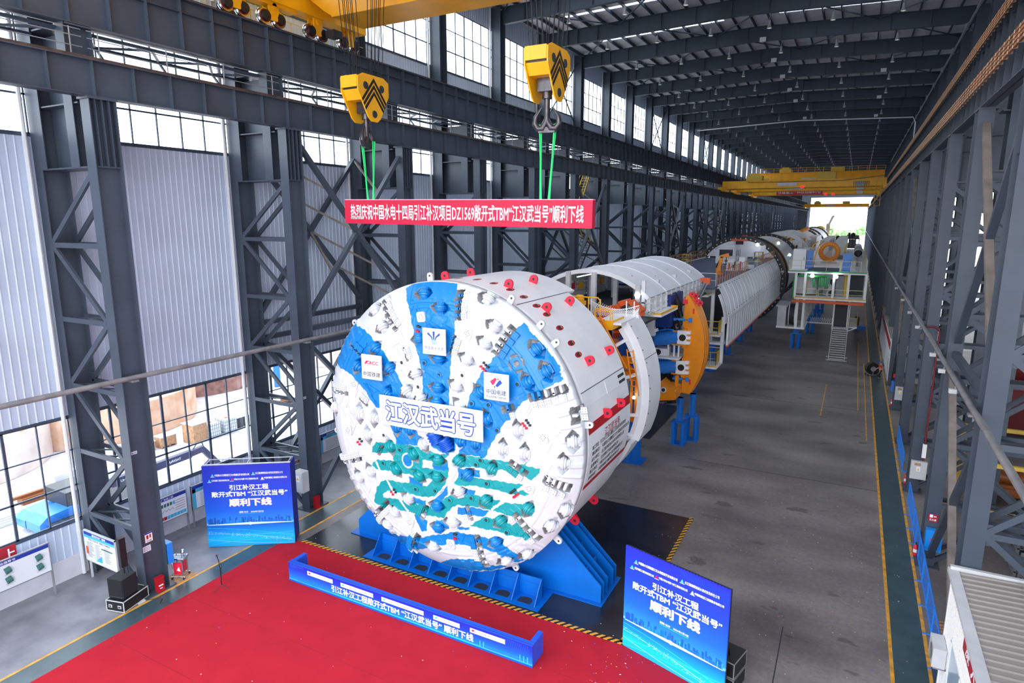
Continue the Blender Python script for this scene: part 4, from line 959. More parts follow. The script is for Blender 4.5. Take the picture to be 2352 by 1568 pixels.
text_mb(m, '中国铁建', (0,-.03,-.3), EX, EZ, .2, 2, .92, .01)
m.obj('emblem', ['grey', 'crimson', 'ink'], t)
t = board('small square board with a blue three-leaf water emblem on the top blue petal', -14.11, 10.83, 1.06, 1.03)
m = MB()
m.prism([(-.05,-.036,.4),(.05,-.036,.4),(.025,-.036,.08),(-.025,-.036,.08)], (0,.004,0), 0)
for s in (-1, 1):
    m.prism([(s*.26,-.036,.36),(s*.3,-.036,.28),(s*.14,-.036,.18),(s*.07,-.036,.06),(s*.035,-.036,.06),(s*.09,-.036,.2)], (0,.004*s,0), 0)
for i, zz in enumerate((.05, .0, -.05, -.09)):
    w = .2 - .03*i; m.tube([(-w+2*w*k/8, -.034, zz+.012*math.sin(k*1.6)) for k in range(9)], .007, 4, 1)
for xx in (-.06, 0, .06): m.tube([(xx,-.034,.07),(xx,-.034,-.1)], .006, 4, 1)
text_mb(m, '中国南水北调', (0,-.03,-.26), EX, EZ, .14, 2, .88, .0)
text_mb(m, 'China South-to-North Water Diversion', (0,-.03,-.4), EX, EZ, .035, 1, .62, 0)
m.obj('emblem', ['signblue', 'logoteal', 'logodark'], t)
t = board('square board with a pink and blue folded emblem on the aisle-side petal', -11.34, 9.36, 1.05, 1.03)
m = MB()
m.prism([(-.26,-.036,.2),(-.04,-.036,.36),(.03,-.036,.3),(-.09,-.036,.1),(-.16,-.036,.06)], (0,.004,0), 0)
m.prism([(-.09,-.036,.02),(-.02,-.036,.05),(-.06,-.036,-.06)], (0,.004,0), 1)
m.prism([(.26,-.036,.18),(.05,-.036,0.0),(-.03,-.036,.06),(.1,-.036,.24),(.17,-.036,.3)], (0,.004,0), 1)
m.prism([(.05,-.036,.36),(.13,-.036,.3),(.06,-.036,.28)], (0,.004,0), 0)
text_mb(m, '中国电建', (0,-.03,-.2), EX, EZ, .19, 2, .84, .012); text_mb(m, 'POWERCHINA', (0,-.03,-.39), EX, EZ, .085, 2, .84, .008)
m.obj('emblem', ['crimson', 'signblue', 'logodark'], t)

# ---------------------------------------------------------------- behind the shield
def rail(m, pts, h=1.1, r=.025, mid=True, mi=0, posts=1.3):
    pts = [Vector(p) for p in pts]
    for a, b in zip(pts[:-1], pts[1:]):
        L = (b-a).length; n = max(1, int(round(L/posts)))
        for i in range(n+1):
            p = a + (b-a)*i/n; m.cyl(p, p+Vector((0,0,h)), r, 5, mi)
        m.cyl(a+Vector((0,0,h)), b+Vector((0,0,h)), r, 5, mi)
        if mid: m.cyl(a+Vector((0,0,h*.5)), b+Vector((0,0,h*.5)), r*.8, 5, mi)
# main beam and inner structure
m = MB()
m.box(-15.6, -12.9, 26.0, 52, 5.6, 8.3); m.lathe((XC, 25.0, ZC), (0,1,0), [(5.0,0),(5.0,.8),(2.4,1.4),(2.0,3.0),(0,3.0)], 40)
TP(m.obj('main_beam', mat('beam_blue', (22, 74, 160), 0.4)))
m = MB()
m.arc(XC, ZC, 5.72, 6.1, 29.5, 31.6, -22, 37, 34, 0); m.arc(XC, ZC, 5.55, 5.75, 29.35, 29.55, -24, 36, 34, 0)
m.box(XC+6.1*math.cos(R(37))-1.35, XC+6.1*math.cos(R(37)), 28.6, 31.6, ZC+6.1*math.sin(R(37))-.06, ZC+6.1*math.sin(R(37))+.05, 0)
for ad in (-20, -9, 12, 30): 
    ra = R(ad); m.bar((XC+5.7*math.cos(ra), 29.4, ZC+5.7*math.sin(ra)), (XC+4.6*math.cos(ra), 28.6, ZC+4.6*math.sin(ra)-.1), .12, .14)
m.arc(XC, ZC, 6.09, 6.112, 29.5, 31.6, 17.9, 18.1, 1, 1)
for ad in range(-20, 37, 6): m.arc(XC, ZC, 6.09, 6.115, 29.62, 29.7, ad, ad+.5, 1, 1)
for ad in range(-22, -40, -4): m.arc(XC, ZC, 5.75, 5.95, 28.8, 30.5, ad-4, ad, 3, 0)
TP(m.obj('support_ring', ['shield', 'dark'], None, 'white curved segment behind the shield'))
# yellow-orange erector frames and walkways
m = MB()
yo = 28.4
m.bar((-8.45, yo, 9.0), (-8.45, yo, 5.9), .22, .22); m.bar((-9.3, yo, 9.0), (-8.4, yo, 9.0), .25, .3); m.bar((-9.3, yo, 9.0), (-8.5, yo, 8.2), .16, .2)
m.bar((-9.6, yo, 8.3), (-8.4, yo, 8.2), .3, .35); m.bar((-8.75, yo, 8.2), (-8.75, yo, 5.9), .12, .12); m.bar((-8.8, yo, 5.95), (-8.4, yo, 5.95), .3, .25)
for i in range(5): m.bar((-8.6, yo+.3, 5.9+.5*i), (-8.35, yo+.9, 6.0+.55*i), .06, .06)
m.bar((-8.7, yo+.2, 6.0), (-8.4, yo+1.0, 6.1), .3, .14); m.bar((-8.4, yo+.9, 6.1), (-8.4, yo+.9, 8.3), .12, .12); m.bar((-8.6, yo+.2, 8.3), (-8.4, yo+.9, 8.3), .2, .14)
m.box(-13.5, -9.2, 27.2, 29.2, 5.2, 5.5); m.box(-12.8, -9.4, 27.0, 28.0, 8.0, 8.3)
m.arc(XC, ZC, 4.2, 5.3, 27.4, 28.0, -35, 62, 24); m.arc(XC, ZC, 3.2, 4.3, 28.2, 28.6, -20, 70, 20)
for ad in (20, 32, 44): 
    ra = R(ad); m.cbox((XC+5.3*math.cos(ra), 28.3, ZC+5.3*math.sin(ra)), .5, .5, .4)
m.v = [(x-.62, y+2.0, z-.45) if x > -9.7 else (x, y, z) for x, y, z in m.v]
TP(m.obj('erector_frame', 'orange', None, 'orange erector frame and ladder'))
m = MB()
for dx in (0, .34): m.tube([(-10.6+dx, 28.0, 11.0), (-10.2+dx, 28.1, 10.2), (-9.35+dx, 28.3, 8.6)], .05, 6)
for i in range(9): m.cyl((-10.5+.13*i, 28.05+.03*i, 10.8-.25*i), (-10.16+.13*i, 28.05+.03*i, 10.8-.25*i), .025, 5)
for dx in (0, .3): m.tube([(-8.9+dx, 27.9, 9.6), (-8.75+dx, 27.95, 8.6), (-8.6+dx, 28.1, 7.4)], .03, 6)
for i in range(8): m.cyl((-8.9+.03*i, 27.95, 9.5-.27*i), (-8.6+.03*i, 27.95, 9.5-.27*i), .02, 5)
TP(m.obj('access_ladder', 'orange'))
m = MB()
m.box(-11.9, -9.85, 28.6, 30.4, 10.42, 10.52); m.box(-10.95, -9.83, 28.55, 28.6, 10.42, 10.76); m.box(-9.88, -9.83, 28.6, 30.2, 10.42, 10.76); m.box(-11.0, -9.9, 28.6, 30.2, 10.3, 10.42)
for x0, x1, z0, z1 in ((-10.78, -9.88, 10.75, 11.28), (-10.72, -9.98, 10.75, 11.2)):
    m.tube([(x0, 28.6, z0), (x0, 28.6, z1-.08), (x0+.08, 28.6, z1), (x1-.08, 28.6, z1), (x1, 28.6, z1-.08), (x1, 28.6, z0)], .028, 6)
m.tube([(-12.7, 29.6, 11.7), (-11.0, 29.6, 11.68), (-10.88, 29.6, 11.55), (-10.88, 29.6, 10.5)], .035, 6)
m.tube([(-12.7, 29.6, 11.3), (-11.9, 29.6, 11.3)], .03, 6); m.tube([(-11.5, 29.6, 11.68), (-11.5, 29.6, 10.7), (-10.9, 29.6, 10.7)], .03, 6)
m.cbox((-12.05, 29.8, 11.45), .35, .35, .25); m.lathe((-12.05, 29.8, 11.55), (0,0,1), [(.22,0),(.22,.12),(.15,.2),(0,.2)], 12); m.cbox((-11.85, 29.8, 11.35), .18, .3, .22)
TP(m.obj('work_basket', 'yellow', None, 'yellow work platform with rails'))
# red-orange drilling rig
m = MB()
def rot(pts, ang, c):
    ca, sa = math.cos(ang), math.sin(ang); return [(c[0]+(x*ca - z*sa), y, c[1]+(x*sa+z*ca)) for x, y, z in pts]
def rbox(cx, cy, cz, sx, sy, sz, ang, mi_):
    m.prism(rot([(-sx/2, cy-sy/2, -sz/2), (sx/2, cy-sy/2, -sz/2), (sx/2, cy-sy/2, sz/2), (-sx/2, cy-sy/2, sz/2)], ang, (cx, cz)), (0, sy, 0), mi_)
rbox(-11.75, 34.2, 10.45, 1.5, 1.0, .55, .28, 0); rbox(-11.05, 34.0, 10.95, .5, .8, .28, .28, 0); rbox(-10.75, 34.3, 10.45, .95, 1.0, .7, .35, 1)
rbox(-10.35, 34.0, 10.8, .9, .9, .14, -.62, 0); rbox(-11.15, 33.6, 10.55, .16, .3, .8, .5, 0); rbox(-10.6, 33.7, 10.1, 1.1, .5, .12, .42, 0)
rbox(-10.15, 33.9, 10.4, .3, .7, .35, .4, 0); rbox(-11.8, 33.5, 10.1, .25, .3, .5, -.2, 0); rbox(-11.4, 33.5, 10.15, .3, .3, .35, .2, 2)
m.cyl((-10.75, 33.6, 10.45), (-10.75, 33.85, 10.45), .17, 14, 2); m.cyl((-11.9, 33.55, 10.45), (-11.9, 33.8, 10.45), .1, 12, 2)
for i in range(7): m.tube([(-11.6+.1*i, 33.6, 10.05), (-11.3+.1*i, 33.45, 10.5+.03*i), (-10.9+.06*i, 33.6, 10.85-.04*i)], .035, 5, 2)
m.bar((-11.6, 34, 10.1), (-11.2, 33.2, 9.2), .4, .5, 0)
TP(m.obj('drill_rig', ['rorange', 'grey', 'black'], None, 'red-orange drilling rig with black hoses'))
# white rope netting
m = MB()
xs = [-11.55, -11.05, -10.6]
nn_ = 26
for i in range(nn_):
    f = i/(nn_-1); x = -11.9 + 2.6*f; top = 11.35 - .32*math.sin(PI*f) - .1*f
    m.tube([(x, 30.9, 10.6), (min(x+.5, -9.3), 30.9, top-.02)], .012, 4); m.tube([(x, 30.9, top), (min(x+.55, -9.3), 30.9, 10.6)], .012, 4)
m.tube([(-11.9+2.6*i/12, 30.9, 11.35-.32*math.sin(PI*i/12)-.1*i/12) for i in range(13)], .022, 5)
for x in (-11.85, -11.35, -9.95, -9.55): m.cyl((x, 30.9, 10.5), (x, 30.9, 11.45), .03, 6)
TP(m.obj('safety_net', 'pwhite', None, 'white rope safety net'))

# grippers: orange shoes and blue cylinders
M['orangeshoe'] = mat('gripper_orange', (236, 142, 14), 0.35, 0.0, 0.05, 1.0)
def shoe(sgn):
    m = MB()
    pts = []
    for i in range(31):
        a = R(-30 + 67*i/30); pts.append((XC+sgn*6.1*math.cos(a), ZC+6.1*math.sin(a)))
    inner = [(XC+sgn*(4.72), ZC+3.5), (XC+sgn*4.6, ZC+1.6), (XC+sgn*4.75, ZC+1.4), (XC+sgn*4.75, ZC-3.0)]
    poly = [(x, 42.3, z) for x, z in pts] + [(x, 42.3, z) for x, z in inner]
    m.prism(poly, (0, 1.65, 0), 0)
    a0 = -30 if sgn > 0 else 180-37
    m.arc(XC, ZC, 6.08, 6.13, 42.75, 42.9, a0, a0+67, 24, 0); m.arc(XC, ZC, 6.08, 6.13, 43.35, 43.5, a0, a0+67, 24, 0)
    for zc in (7.7, 5.7):
        for dz in (.45, .15, -.15, -.45): m.box(XC+sgn*4.0, XC+sgn*4.9, 42.05, 42.6, zc+dz-.05, zc+dz+.05, 0)
        m.box(XC+sgn*4.7, XC+sgn*4.95, 42.1, 42.4, zc-.65, zc+.65, 0)
    return m
gs = TP(shoe(1).obj('gripper_shoe', 'orangeshoe', None, 'orange crescent gripper shoe')); TP(shoe(-1).obj('gripper_shoe', 'orangeshoe'))
m = MB()
for ad, y, t in ((36, 42.6, 1), (34, 43.2, 1), (31, 42.7, 1), (29, 43.3, 1)):
    ra = R(ad); out = Vector((math.cos(ra), 0, math.sin(ra))); lug_mb(m, Vector((XC, y, ZC))+out*6.1, out, (-out.z, 0, out.x), .34, .34, .12)
for z in (9.55, 4.75): m.box(-9.08, -8.98, 42.24, 42.3, z-.17, z+.17)
m.box(-9.75, -9.45, 42.2, 42.5, 10.0, 10.3)
o = m.obj('shoe_lugs', ['red', 'holes'], None, 'red lugs on the shoe'); o.parent = gs; o.matrix_parent_inverse = Matrix.Identity(4)
for za, zb in ((7.42, 7.78), (5.42, 5.75)):
    m = MB(); m.cyl((-13.0, 42.3, za-.25), (-9.95, 42.4, zb), .5, 32)
    o = TP(m.obj('gripper_cylinder', 'jblue', None, 'blue hydraulic gripper cylinder'))
    m = MB(); m.cyl((-9.97, 42.38, zb), (-9.75, 42.4, zb+.02), .42, 24); m.box(-9.95, -9.35, 41.95, 42.85, zb-.45, zb+.45)
    for dz in (.34, 0, -.34): m.box(-9.4, -9.12, 42.0, 42.8, zb+dz-.1, zb+dz+.1)
    m.cyl((-9.6, 41.9, zb), (-9.6, 41.97, zb), .22, 20, 1)
    c = m.obj('clevis', ['pwhite', 'black']); c.parent = o
    m = MB(); m.tube([(-12.4, 42.0, za+.42), (-10.6, 41.95, zb+.5), (-10.2, 42, zb+.45)], .05, 6); c = m.obj('oil_line', 'jblue'); c.parent = o
    m = MB(); m.lathe((-11.55, 42.35, za-.02), (1,0.03,.12), [(.5,0),(.53,.0),(.53,.06),(.5,.06)], 28); c = m.obj('gland', 'dark'); c.parent = o
for z, xa in ((8.95, -10.3), (4.9, -10.2)):
    m = MB(); m.cyl((xa, 42.2, z-.02), (-9.55, 42.3, z), .1, 12); m.cyl((-9.55, 42.3, z), (-9.3, 42.3, z), .045, 8, 1); m.cbox((-9.2, 42.3, z), .22, .3, .3)
    TP(m.obj('small_cylinder', ['jblue', 'chrome']))
# black hoses, boxes and white machinery between cylinders
m = MB(); rg = random.Random(5)
for i in range(26):
    x, z = -10.3 + rg.uniform(-.5, .4), 9.0 + rg.uniform(-.5, 1.2)
    m.tube([(x-.4, 42.6, z+.6), (x, 42.3+rg.uniform(-.3,.2), z), (x+.15, 42.4, z-.8), (x-.2, 42.7, z-1.4)], .05, 5)
for i in range(30):
    x, z = -10.4 + rg.uniform(-.5, .4), 4.3 + rg.uniform(-.6, .8)
    m.tube([(x-.3, 42.7, z+.7), (x, 42.2+rg.uniform(-.3,.2), z+.1), (x+.2, 42.4, z-.6), (x-.4, 42.7, z-.8)], .055, 5)
m.tube([(-11.3, 42.0, 4.2), (-10.9, 41.8, 3.8), (-10.4, 42, 4.0), (-10.2, 42, 4.8)], .07, 6)
TP(m.obj('hydraulic_hoses', 'black'))
m = MB()
m.box(-11.9, -9.7, 41.6, 43.5, 6.3, 6.4); m.box(-11.6, -10.6, 42.0, 43, 6.42, 6.9); m.cyl((-11.2, 41.95, 6.65), (-11.2, 42.0, 6.65), .2, 14, 1)
for x in (-10.6, -10.2, -9.9): m.box(x-.05, x+.05, 42.3, 42.4, 6.4, 7.2)
m.box(-12.4, -11.5, 41.0, 41.4, 7.9, 10.2, 0); m.box(-11.55, -11.25, 40.95, 41.4, 7.9, 10.2, 0)
for i in range(10):
    for x in (-12.25, -11.75): m.cbox((x, 40.98, 8.1+.2*i), .06, .05, .06, 1)
m.bar((-11.9, 41.3, 8.0), (-11.1, 41.3, 8.3), .3, .2)
TP(m.obj('valve_frames', ['white', 'black']))
m = MB(); m.box(-11.3, -10.3, 41.2, 44.5, 8.5, 10.6); m.box(-13.4, -11.2, 43.2, 46, 3.0, 10.2)
m.cyl((-10.9, 41.1, 8.9), (-10.9, 41.25, 8.9), .3, 16)
TP(m.obj('gripper_body', mat('deep_blue', (14, 52, 124), 0.4)))
# rear lower orange foot
m = MB()
m.prism([(-11.1, 40.6, 3.7), (-11.0, 40.6, 4.2), (-10.7, 40.6, 4.5), (-10.6, 40.6, 4.95), (-10.25, 40.6, 4.7), (-9.6, 40.6, 4.55), (-9.5, 40.6, 4.0), (-10.3, 40.6, 3.75)], (0, 1.6, 0)); m.bar((-11.15, 41.2, 3.65), (-9.55, 41.2, 3.95), 1.4, .14)
m.bar((-9.7, 41.4, 4.2), (-9.7, 41.4, 5.3), .2, .2)
m.cyl((-10.35, 40.52, 4.45), (-10.35, 40.62, 4.45), .2, 16, 1); m.cyl((-10.35, 40.5, 4.45), (-10.35, 40.6, 4.45), .12, 12, 2); m.cbox((-9.72, 40.7, 4.3), .3, .1, .4, 1)
TP(m.obj('rear_foot', ['orangeshoe', 'lgrey', 'black'], None, 'orange hinged rear foot'))

# curved white canopy with side wall and platform
ZG, RG = 7.0, 5.48
m = MB()
for i in range(4):
    y0 = 37.0 + 3.85*i; m.arc(XC, ZG, RG-.07, RG, y0, y0+3.85, 46, 134, 30, 0, True)
    m.arc(XC, ZG, RG-.02, RG+.03, y0+3.72, y0+3.85, 46, 134, 30, 0)
m.arc(XC, ZG, RG-.25, RG, 36.95, 37.05, 46, 134, 30, 0); m.arc(XC, ZG, RG, RG+.02, 42, 42.05, 60, 61, 1, 2); m.arc(XC, ZG, RG, RG+.02, 46, 46.06, 63, 64, 1, 2); m.arc(XC, ZG, RG, RG+.02, 38.5, 38.6, 66, 67, 1, 2)
for sgn in (1, -1):
    xw = XC + sgn*RG*math.cos(R(46))
    z1 = ZG + RG*math.sin(R(46))
    m.box(xw-.06, xw, 37.0, 52.2, z1-.28, z1-.1); m.box(xw-.06, xw, 37.0, 52.2, z1-1.0, z1-.78); m.box(xw-.09, xw+.015, 37.01, 52.19, z1-.6, z1-.55)
    y = 37.16
    while y < 52: 
        m.box(xw-.1, xw+.025, y-.1, y+.1, z1-1.05, z1-.05); y += 1.25
    m.box(xw-.17, xw-.11, 37.02, 52.18, z1-.98, z1-.12, 0)
    m.box(XC+sgn*3.4-.1, XC+sgn*3.4+.1, 37.0, 37.2, 9.9, 11.9)
cano = TP(m.obj('canopy', ['shield', 'dark', 'red'], None, 'white curved canopy roof'))
m = MB()
m.box(-10.7, -9.85, 37.3, 41.3, 9.75, 9.9, 0); m.box(-11.6, -10.7, 37.3, 52, 9.75, 9.88, 0); m.box(-10.75, -9.84, 37.28, 37.34, 9.9, 10.0, 1); m.box(-9.9, -9.84, 37.3, 41.3, 9.9, 10.0, 1); m.box(-10.6, -9.84, 41.26, 41.32, 9.9, 10.0, 1)
for i in range(7): m.cbox((-10.55, 42.2+1.3*i, 9.98), .25, .6, .12, 1)
TP(m.obj('side_platform', ['pwhite', 'yellow'], None, 'white side platform with yellow toe boards'))
# inner deck and columns under the canopy
m = MB()
m.box(-18.5, -10.2, 33.0, 52, 9.6, 9.75, 1)
for y in (36.9, 41, 45.5, 50):
    for x in (-17.6, -15.7, -14.0, -11.2): 
        m.box(x-.14, x+.14, y-.14, y+.14, 9.75, 9.75+ (2.55 if abs(x-XC) < 2 else 1.9), 0)
for y in (39, 43.2, 47.7):
    m.box(-17.9, -17.7, y-1.5, y+1.5, 9.75, 10.3, 0); m.box(-17.9, -17.75, y-1.5, y+1.5, 10.9, 11.1, 0); m.box(-17.9, -17.75, y-.5, y-.2, 9.8, 11.5, 0)
    m.cbox((-17.65, y+.6, 10.7), .15, .7, .45, 3); m.cbox((-17.65, y-.9, 10.8), .15, .5, .4, 2)
m.box(-11.3, -10.3, 37.0, 37.06, 10.0, 10.08, 0); m.box(-11.3, -10.3, 37.0, 37.06, 10.55, 10.63, 0)
for x in (-11.3, -10.8, -10.3): m.box(x-.03, x+.03, 37.0, 37.06, 9.8, 10.6, 0)
TP(m.obj('inner_deck', ['lgrey', 'dark', 'red', 'yellow']))
M['tube'] = emat('fluorescent', (235, 248, 255), 6.0)
M['flood'] = emat('floodlight', (240, 245, 255), 28.0)
m = MB()
for x, y0 in ((-15.4, 37.6), (-12.6, 37.6), (-15.4, 42), (-12.6, 42), (-16.8, 40)):
    m.bar((x, y0, 11.9), (x, y0+2.6, 11.9), .06, .05)
m.arc(XC, ZG, RG-.16, RG-.12, 37.06, 37.12, 50, 70, 8, 0)
TP(m.obj('tube_lights', 'tube'))
m = MB(); m.lathe((-11.2, 36.72, 11.05), (0,-1,0), [(0,.0),(.14,0.0),(.17,-.06),(0,-.1)], 16)
TP(m.obj('floodlight', 'flood', None, 'lit floodlight'))
m = MB(); m.lathe((-9.1, 29.9, 6.75), (0,-1,0), [(0,.0),(.07,0.0),(.085,-.05),(0,-.07)], 14)
TP(m.obj('floodlight', 'flood', None, 'lit floodlight'))
# bent crane arm at canopy corner
m = MB(); m.cbox((-10.0, 51.0, 10.75), .5, .4, .5); m.cbox((-10.35, 51.0, 10.85), .5, .2, .25); m.bar((-10.1, 50.8, 10.6), (-10.45, 48.2, 8.9), .14, .14, 1); m.bar((-9.9, 50.8, 10.6), (-10.3, 48.2, 8.8), .1, .1, 1)
TP(m.obj('tilt_arm', ['rorange', 'grey']))

# cradle
cr = thing('steel_cradle', 'blue ribbed steel cradle carrying the tunnel boring machine', 'cradle', (XC, 21.5, 0))
def CPm(m, name, mats='cblue', label=None):
    o = m.obj(name, mats, cr, label); o.matrix_parent_inverse = Matrix.Translation((-XC, -21.5, 0)); return o
m = MB(); m.box(-19.0, -9.94, 20.8, 26.5, .03, .07)
m.box(-21.1, -7.8, 22.3, 24.75, .032, .064)
CPm(m, 'base_plate')
m = MB(); 
for i in range(9):
    x = -18.6 + i*1.05
    if True:
        m.prism([(x, 20.95, .07), (x, 21.75, .07), (x, 21.75, .95), (x, 21.6, .95)], (.03, 0, 0))
m.box(-18.6, -10.17, 21.7, 21.74, .07, .62 ); m.box(-18.6, -10.17, 21.72, 21.76, .07, .9)
CPm(m, 'front_ribs')
for i in range(8):
    m = MB(); x = -18.6 + i*1.05 + .52; n = 12
    pts = [(x-.3, 21.05, .072), (x+.3, 21.05, .072), (x+.3, 21.25, .072)] + [(x+.3*math.cos(PI*k/n), 21.28+.2*math.sin(PI*k/n), .072) for k in range(n+1)] + [(x-.3, 21.25, .072)]
    m.prism(pts, (0, 0, .003)); CPm(m, 'slot_hole', 'dark')
def saddle(sgn, y, name):
    m = MB(); pts = [(XC+sgn*6.4, .07), (XC+sgn*6.4, .8), ]
    for i in range(13):
        a = R(-44 - 46*i/12); pts.append((XC+sgn*6.14*math.cos(a), ZC+6.14*math.sin(a)))
    pts.append((XC, .07))
    m.prism([(p[0], y, p[1]) for p in pts], (0, .06, 0))
    return CPm(m, name)
for y in (22.5, 22.85, 23.3, 24.0, 24.35): 
    saddle(1, y, 'saddle_plate'); saddle(-1, y, 'saddle_plate')
m = MB()
for sgn in (1, -1):
    for i in range(6):
        x = XC + sgn*(2.6+.62*i); zt = min(ZC - math.sqrt(max(0.1, 6.14**2-(x-XC)**2)), 2.6)-.3
        for y in (22.5, 23.3, 24.0): m.box(x-.03, x+.03, y+.06, y+.38, .07, max(.3, min(zt, .8 + 2.0*(6.4-abs(x-XC))/2.4)))
CPm(m, 'diaphragms')
m = MB(); m.arc(XC, ZC, 6.11, 6.16, 21.7, 26.5, -118, -62, 24)
CPm(m, 'bed_plate')

# black steel plates on the floor with hazard strip
M['bplate'] = mat('black_plate', (38, 41, 50), 0.22, 0.0, 0.25, 0.7)
def hazard():
    m = bpy.data.materials.new('hazard_stripe'); m.use_nodes = True; nt = m.node_tree; b = nt.nodes['Principled BSDF']
    tc = nt.nodes.new('ShaderNodeTexCoord'); mp = nt.nodes.new('ShaderNodeMapping'); mp.inputs['Rotation'].default_value = (0, 0, R(40))
    w = nt.nodes.new('ShaderNodeTexWave'); w.inputs['Scale'].default_value = 1.5; w.bands_direction = 'X'
    cr_ = nt.nodes.new('ShaderNodeValToRGB'); cr_.color_ramp.interpolation = 'CONSTANT'
    cr_.color_ramp.elements[0].color = lin((30, 30, 32)); cr_.color_ramp.elements[1].position = 0.45; cr_.color_ramp.elements[1].color = lin((226, 166, 50))
    nt.links.new(tc.outputs['Object'], mp.inputs[0]); nt.links.new(mp.outputs[0], w.inputs[0]); nt.links.new(w.outputs[0], cr_.inputs[0]); nt.links.new(cr_.outputs[0], b.inputs['Base Color'])
    return m
M['hazard'] = hazard()
fp = thing('floor_plate', 'black steel floor plating edged with a hazard strip under the machine', 'floor plate', (-14.5, 26, 0))
m = MB()
for x0, x1 in ((-22.6, -18.7), (-18.68, -14.6), (-14.58, -10.5), (-10.48, -6.42)):
    m.box(x0, x1, 20.66, 31.95, 0.008, .028)
o = m.obj('plates', 'bplate', fp); o.matrix_parent_inverse = Matrix.Translation((14.5, -26, 0))
m = MB(); m.box(-22.7, -6.26, 20.50, 20.70, 0.012, .034); m.box(-6.46, -6.26, 20.6, 32.0, 0.008, .034)
o = m.obj('hazard_strip', 'hazard', fp); o.matrix_parent_inverse = Matrix.Translation((14.5, -26, 0))
m = MB(); m.box(-17.2, -11.85, 43.1, 52.3, .008, .03)
tag(m.obj('floor_plate', 'bplate'), 'dark blue-black steel plate on the floor behind the gripper shoe', 'floor plate')
# blue jack stands
def stand(label, x, y, h0, h1):
    t = thing('jack_stand', label, 'support', (x, y, 0), 0, 'blue support stands')
    m = MB(); m.box(-.5, .5, -.42, .42, 0, .06); m.box(-.5, .5, -.42, .42, h0-.06, h0)
    m.obj('base_frame', 'cblue', t)
    for a in (-.33, .33):
        for b in (-.27, .27): 
            m = MB(); m.cyl((a, b, .06), (a, b, h0-.06), .15, 14); m.obj('column', 'cblue', t)
    m = MB(); m.cyl((0, 0, h0), (0, 0, h1), .21, 20); m.cyl((0, 0, h1-.25), (0, 0, h1), .25, 20); m.obj('jack', 'cblue', t)
    return t
stand('blue four-legged jack stand under the front edge of the orange gripper shoe', -9.8, 43.15, 1.66, 3.35)
stand('blue four-legged jack stand just behind the one at the gripper shoe', -9.2, 44.4, 1.8, 3.4)
for x, y in ((-11.6, 38.6), (-16.9, 38.6)):
    m = MB(); m.cyl((0,0,0), (0,0,5.5), .45, 20); m.box(-.7, .7, -.7, .7, 0, .06); o = m.obj('support_column', 'cblue'); o.location = (x, y, 0)
    tag(o, 'thick blue round column under the main beam, %s' % ('seen right beside the white ring' if x > -14 else 'hidden on the far side'), 'support', 'blue support columns')
# ================================================================ trailing gantries behind the machine
M['clad'] = mat('gantry_cladding', (234, 236, 242), 0.42, 0.0, 0.05, 0.8)
M['deckblue'] = mat('deck_blue_grey', (72, 84, 116), 0.55, 0.0, 0.15, 1.0)
M['ringblack'] = mat('ring_black', (34, 36, 40), 0.5)
M['window_dark'] = mat('dark_glazing', (30, 44, 66), 0.12)
RR = 5.6
gan = thing('trailing_gantry', 'long white trailing gantry with curved side cladding and a blue-grey deck behind the canopy', 'gantry', (XC, 53, 0))
def GP(o, par=None, loc=(XC, 53, 0)):
    o.parent = par or gan; o.matrix_parent_inverse = Matrix.Translation((-loc[0], -loc[1], -loc[2])); return o
for sgn in (1, -1):
    m = MB(); y = 53.9
    n = 22; dy = (94.6-53.9)/n
    f = (lambda a: a) if sgn > 0 else (lambda a: 180-a)
    for i in range(n):
        m.arc(XC, ZG, RR-.05, RR, y, y+dy-.06, f(6), f(33.5), 12, 0, True)
        m.arc(XC, ZG, RR-.02, RR+.035, y+dy-.1, y+dy, f(6), f(33.5), 10, 0)
        y += dy
    m.arc(XC, ZG, RR-.2, RR+.03, 53.9, 94.6, f(33.2), f(34.6), 1, 0); m.arc(XC, ZG, RR-.15, RR+.06, 53.9, 94.6, f(5.2), f(7), 1, 0)
    for i in range(30): 
        yy = 54.3 + i*1.36
        for ad in (31.5, 8.2): m.arc(XC, ZG, RR, RR+.04, yy, yy+.1, f(ad), f(ad+.8), 1, 1)
    GP(m.obj('curved_cladding', ['clad', 'dark'], None))
    m = MB(); xw = XC + sgn*5.57
    y = 54.2; dy = (94.6-54.2)/30
    for i in range(30):
        m.box(xw-.03, xw+.03, y+.03, y+dy-.03, 5.35, 7.55); m.box(xw-.06, xw+.06, y-.03, y+.03, 5.3, 7.6); y += dy
    m.box(xw-.08, xw+.08, 54.2, 94.6, 5.2, 5.36); m.box(xw-.02, xw+.08, 54.2, 94.6, 7.4, 7.5)
    m.box(xw-.06, xw+.12, 54.2, 94.6, 5.08, 5.2, 1)
    GP(m.obj('lower_cladding', ['clad', 'rorange']))
m = MB(); m.box(XC-4.6, XC+4.6, 52.3, 94.6, 9.95, 10.1, 0); m.box(XC-4.7, XC-4.55, 52.3, 94.6, 9.9, 10.14, 1); m.box(XC+4.5, XC+4.68, 53.9, 94.6, 9.9, 10.14, 1)
m.box(XC-5.4, XC+5.4, 53.5, 94.6, 5.3, 5.5, 1)
GP(m.obj('deck', ['deckblue', 'clad']))
m = MB()
for y0, y1 in ((53.9, 70.5), (80, 94)): rail(m, [(XC+4.55, y0, 10.1), (XC+4.55, y1, 10.1)], 1.15, .03, True, 0, 1.15)
rail(m, [(XC-4.55, 53.9, 10.1), (XC-4.55, 94, 10.1)], 1.15, .03, True, 0, 1.3)
GP(m.obj('handrail', mat('rail_orange', (186, 118, 70), 0.5)))
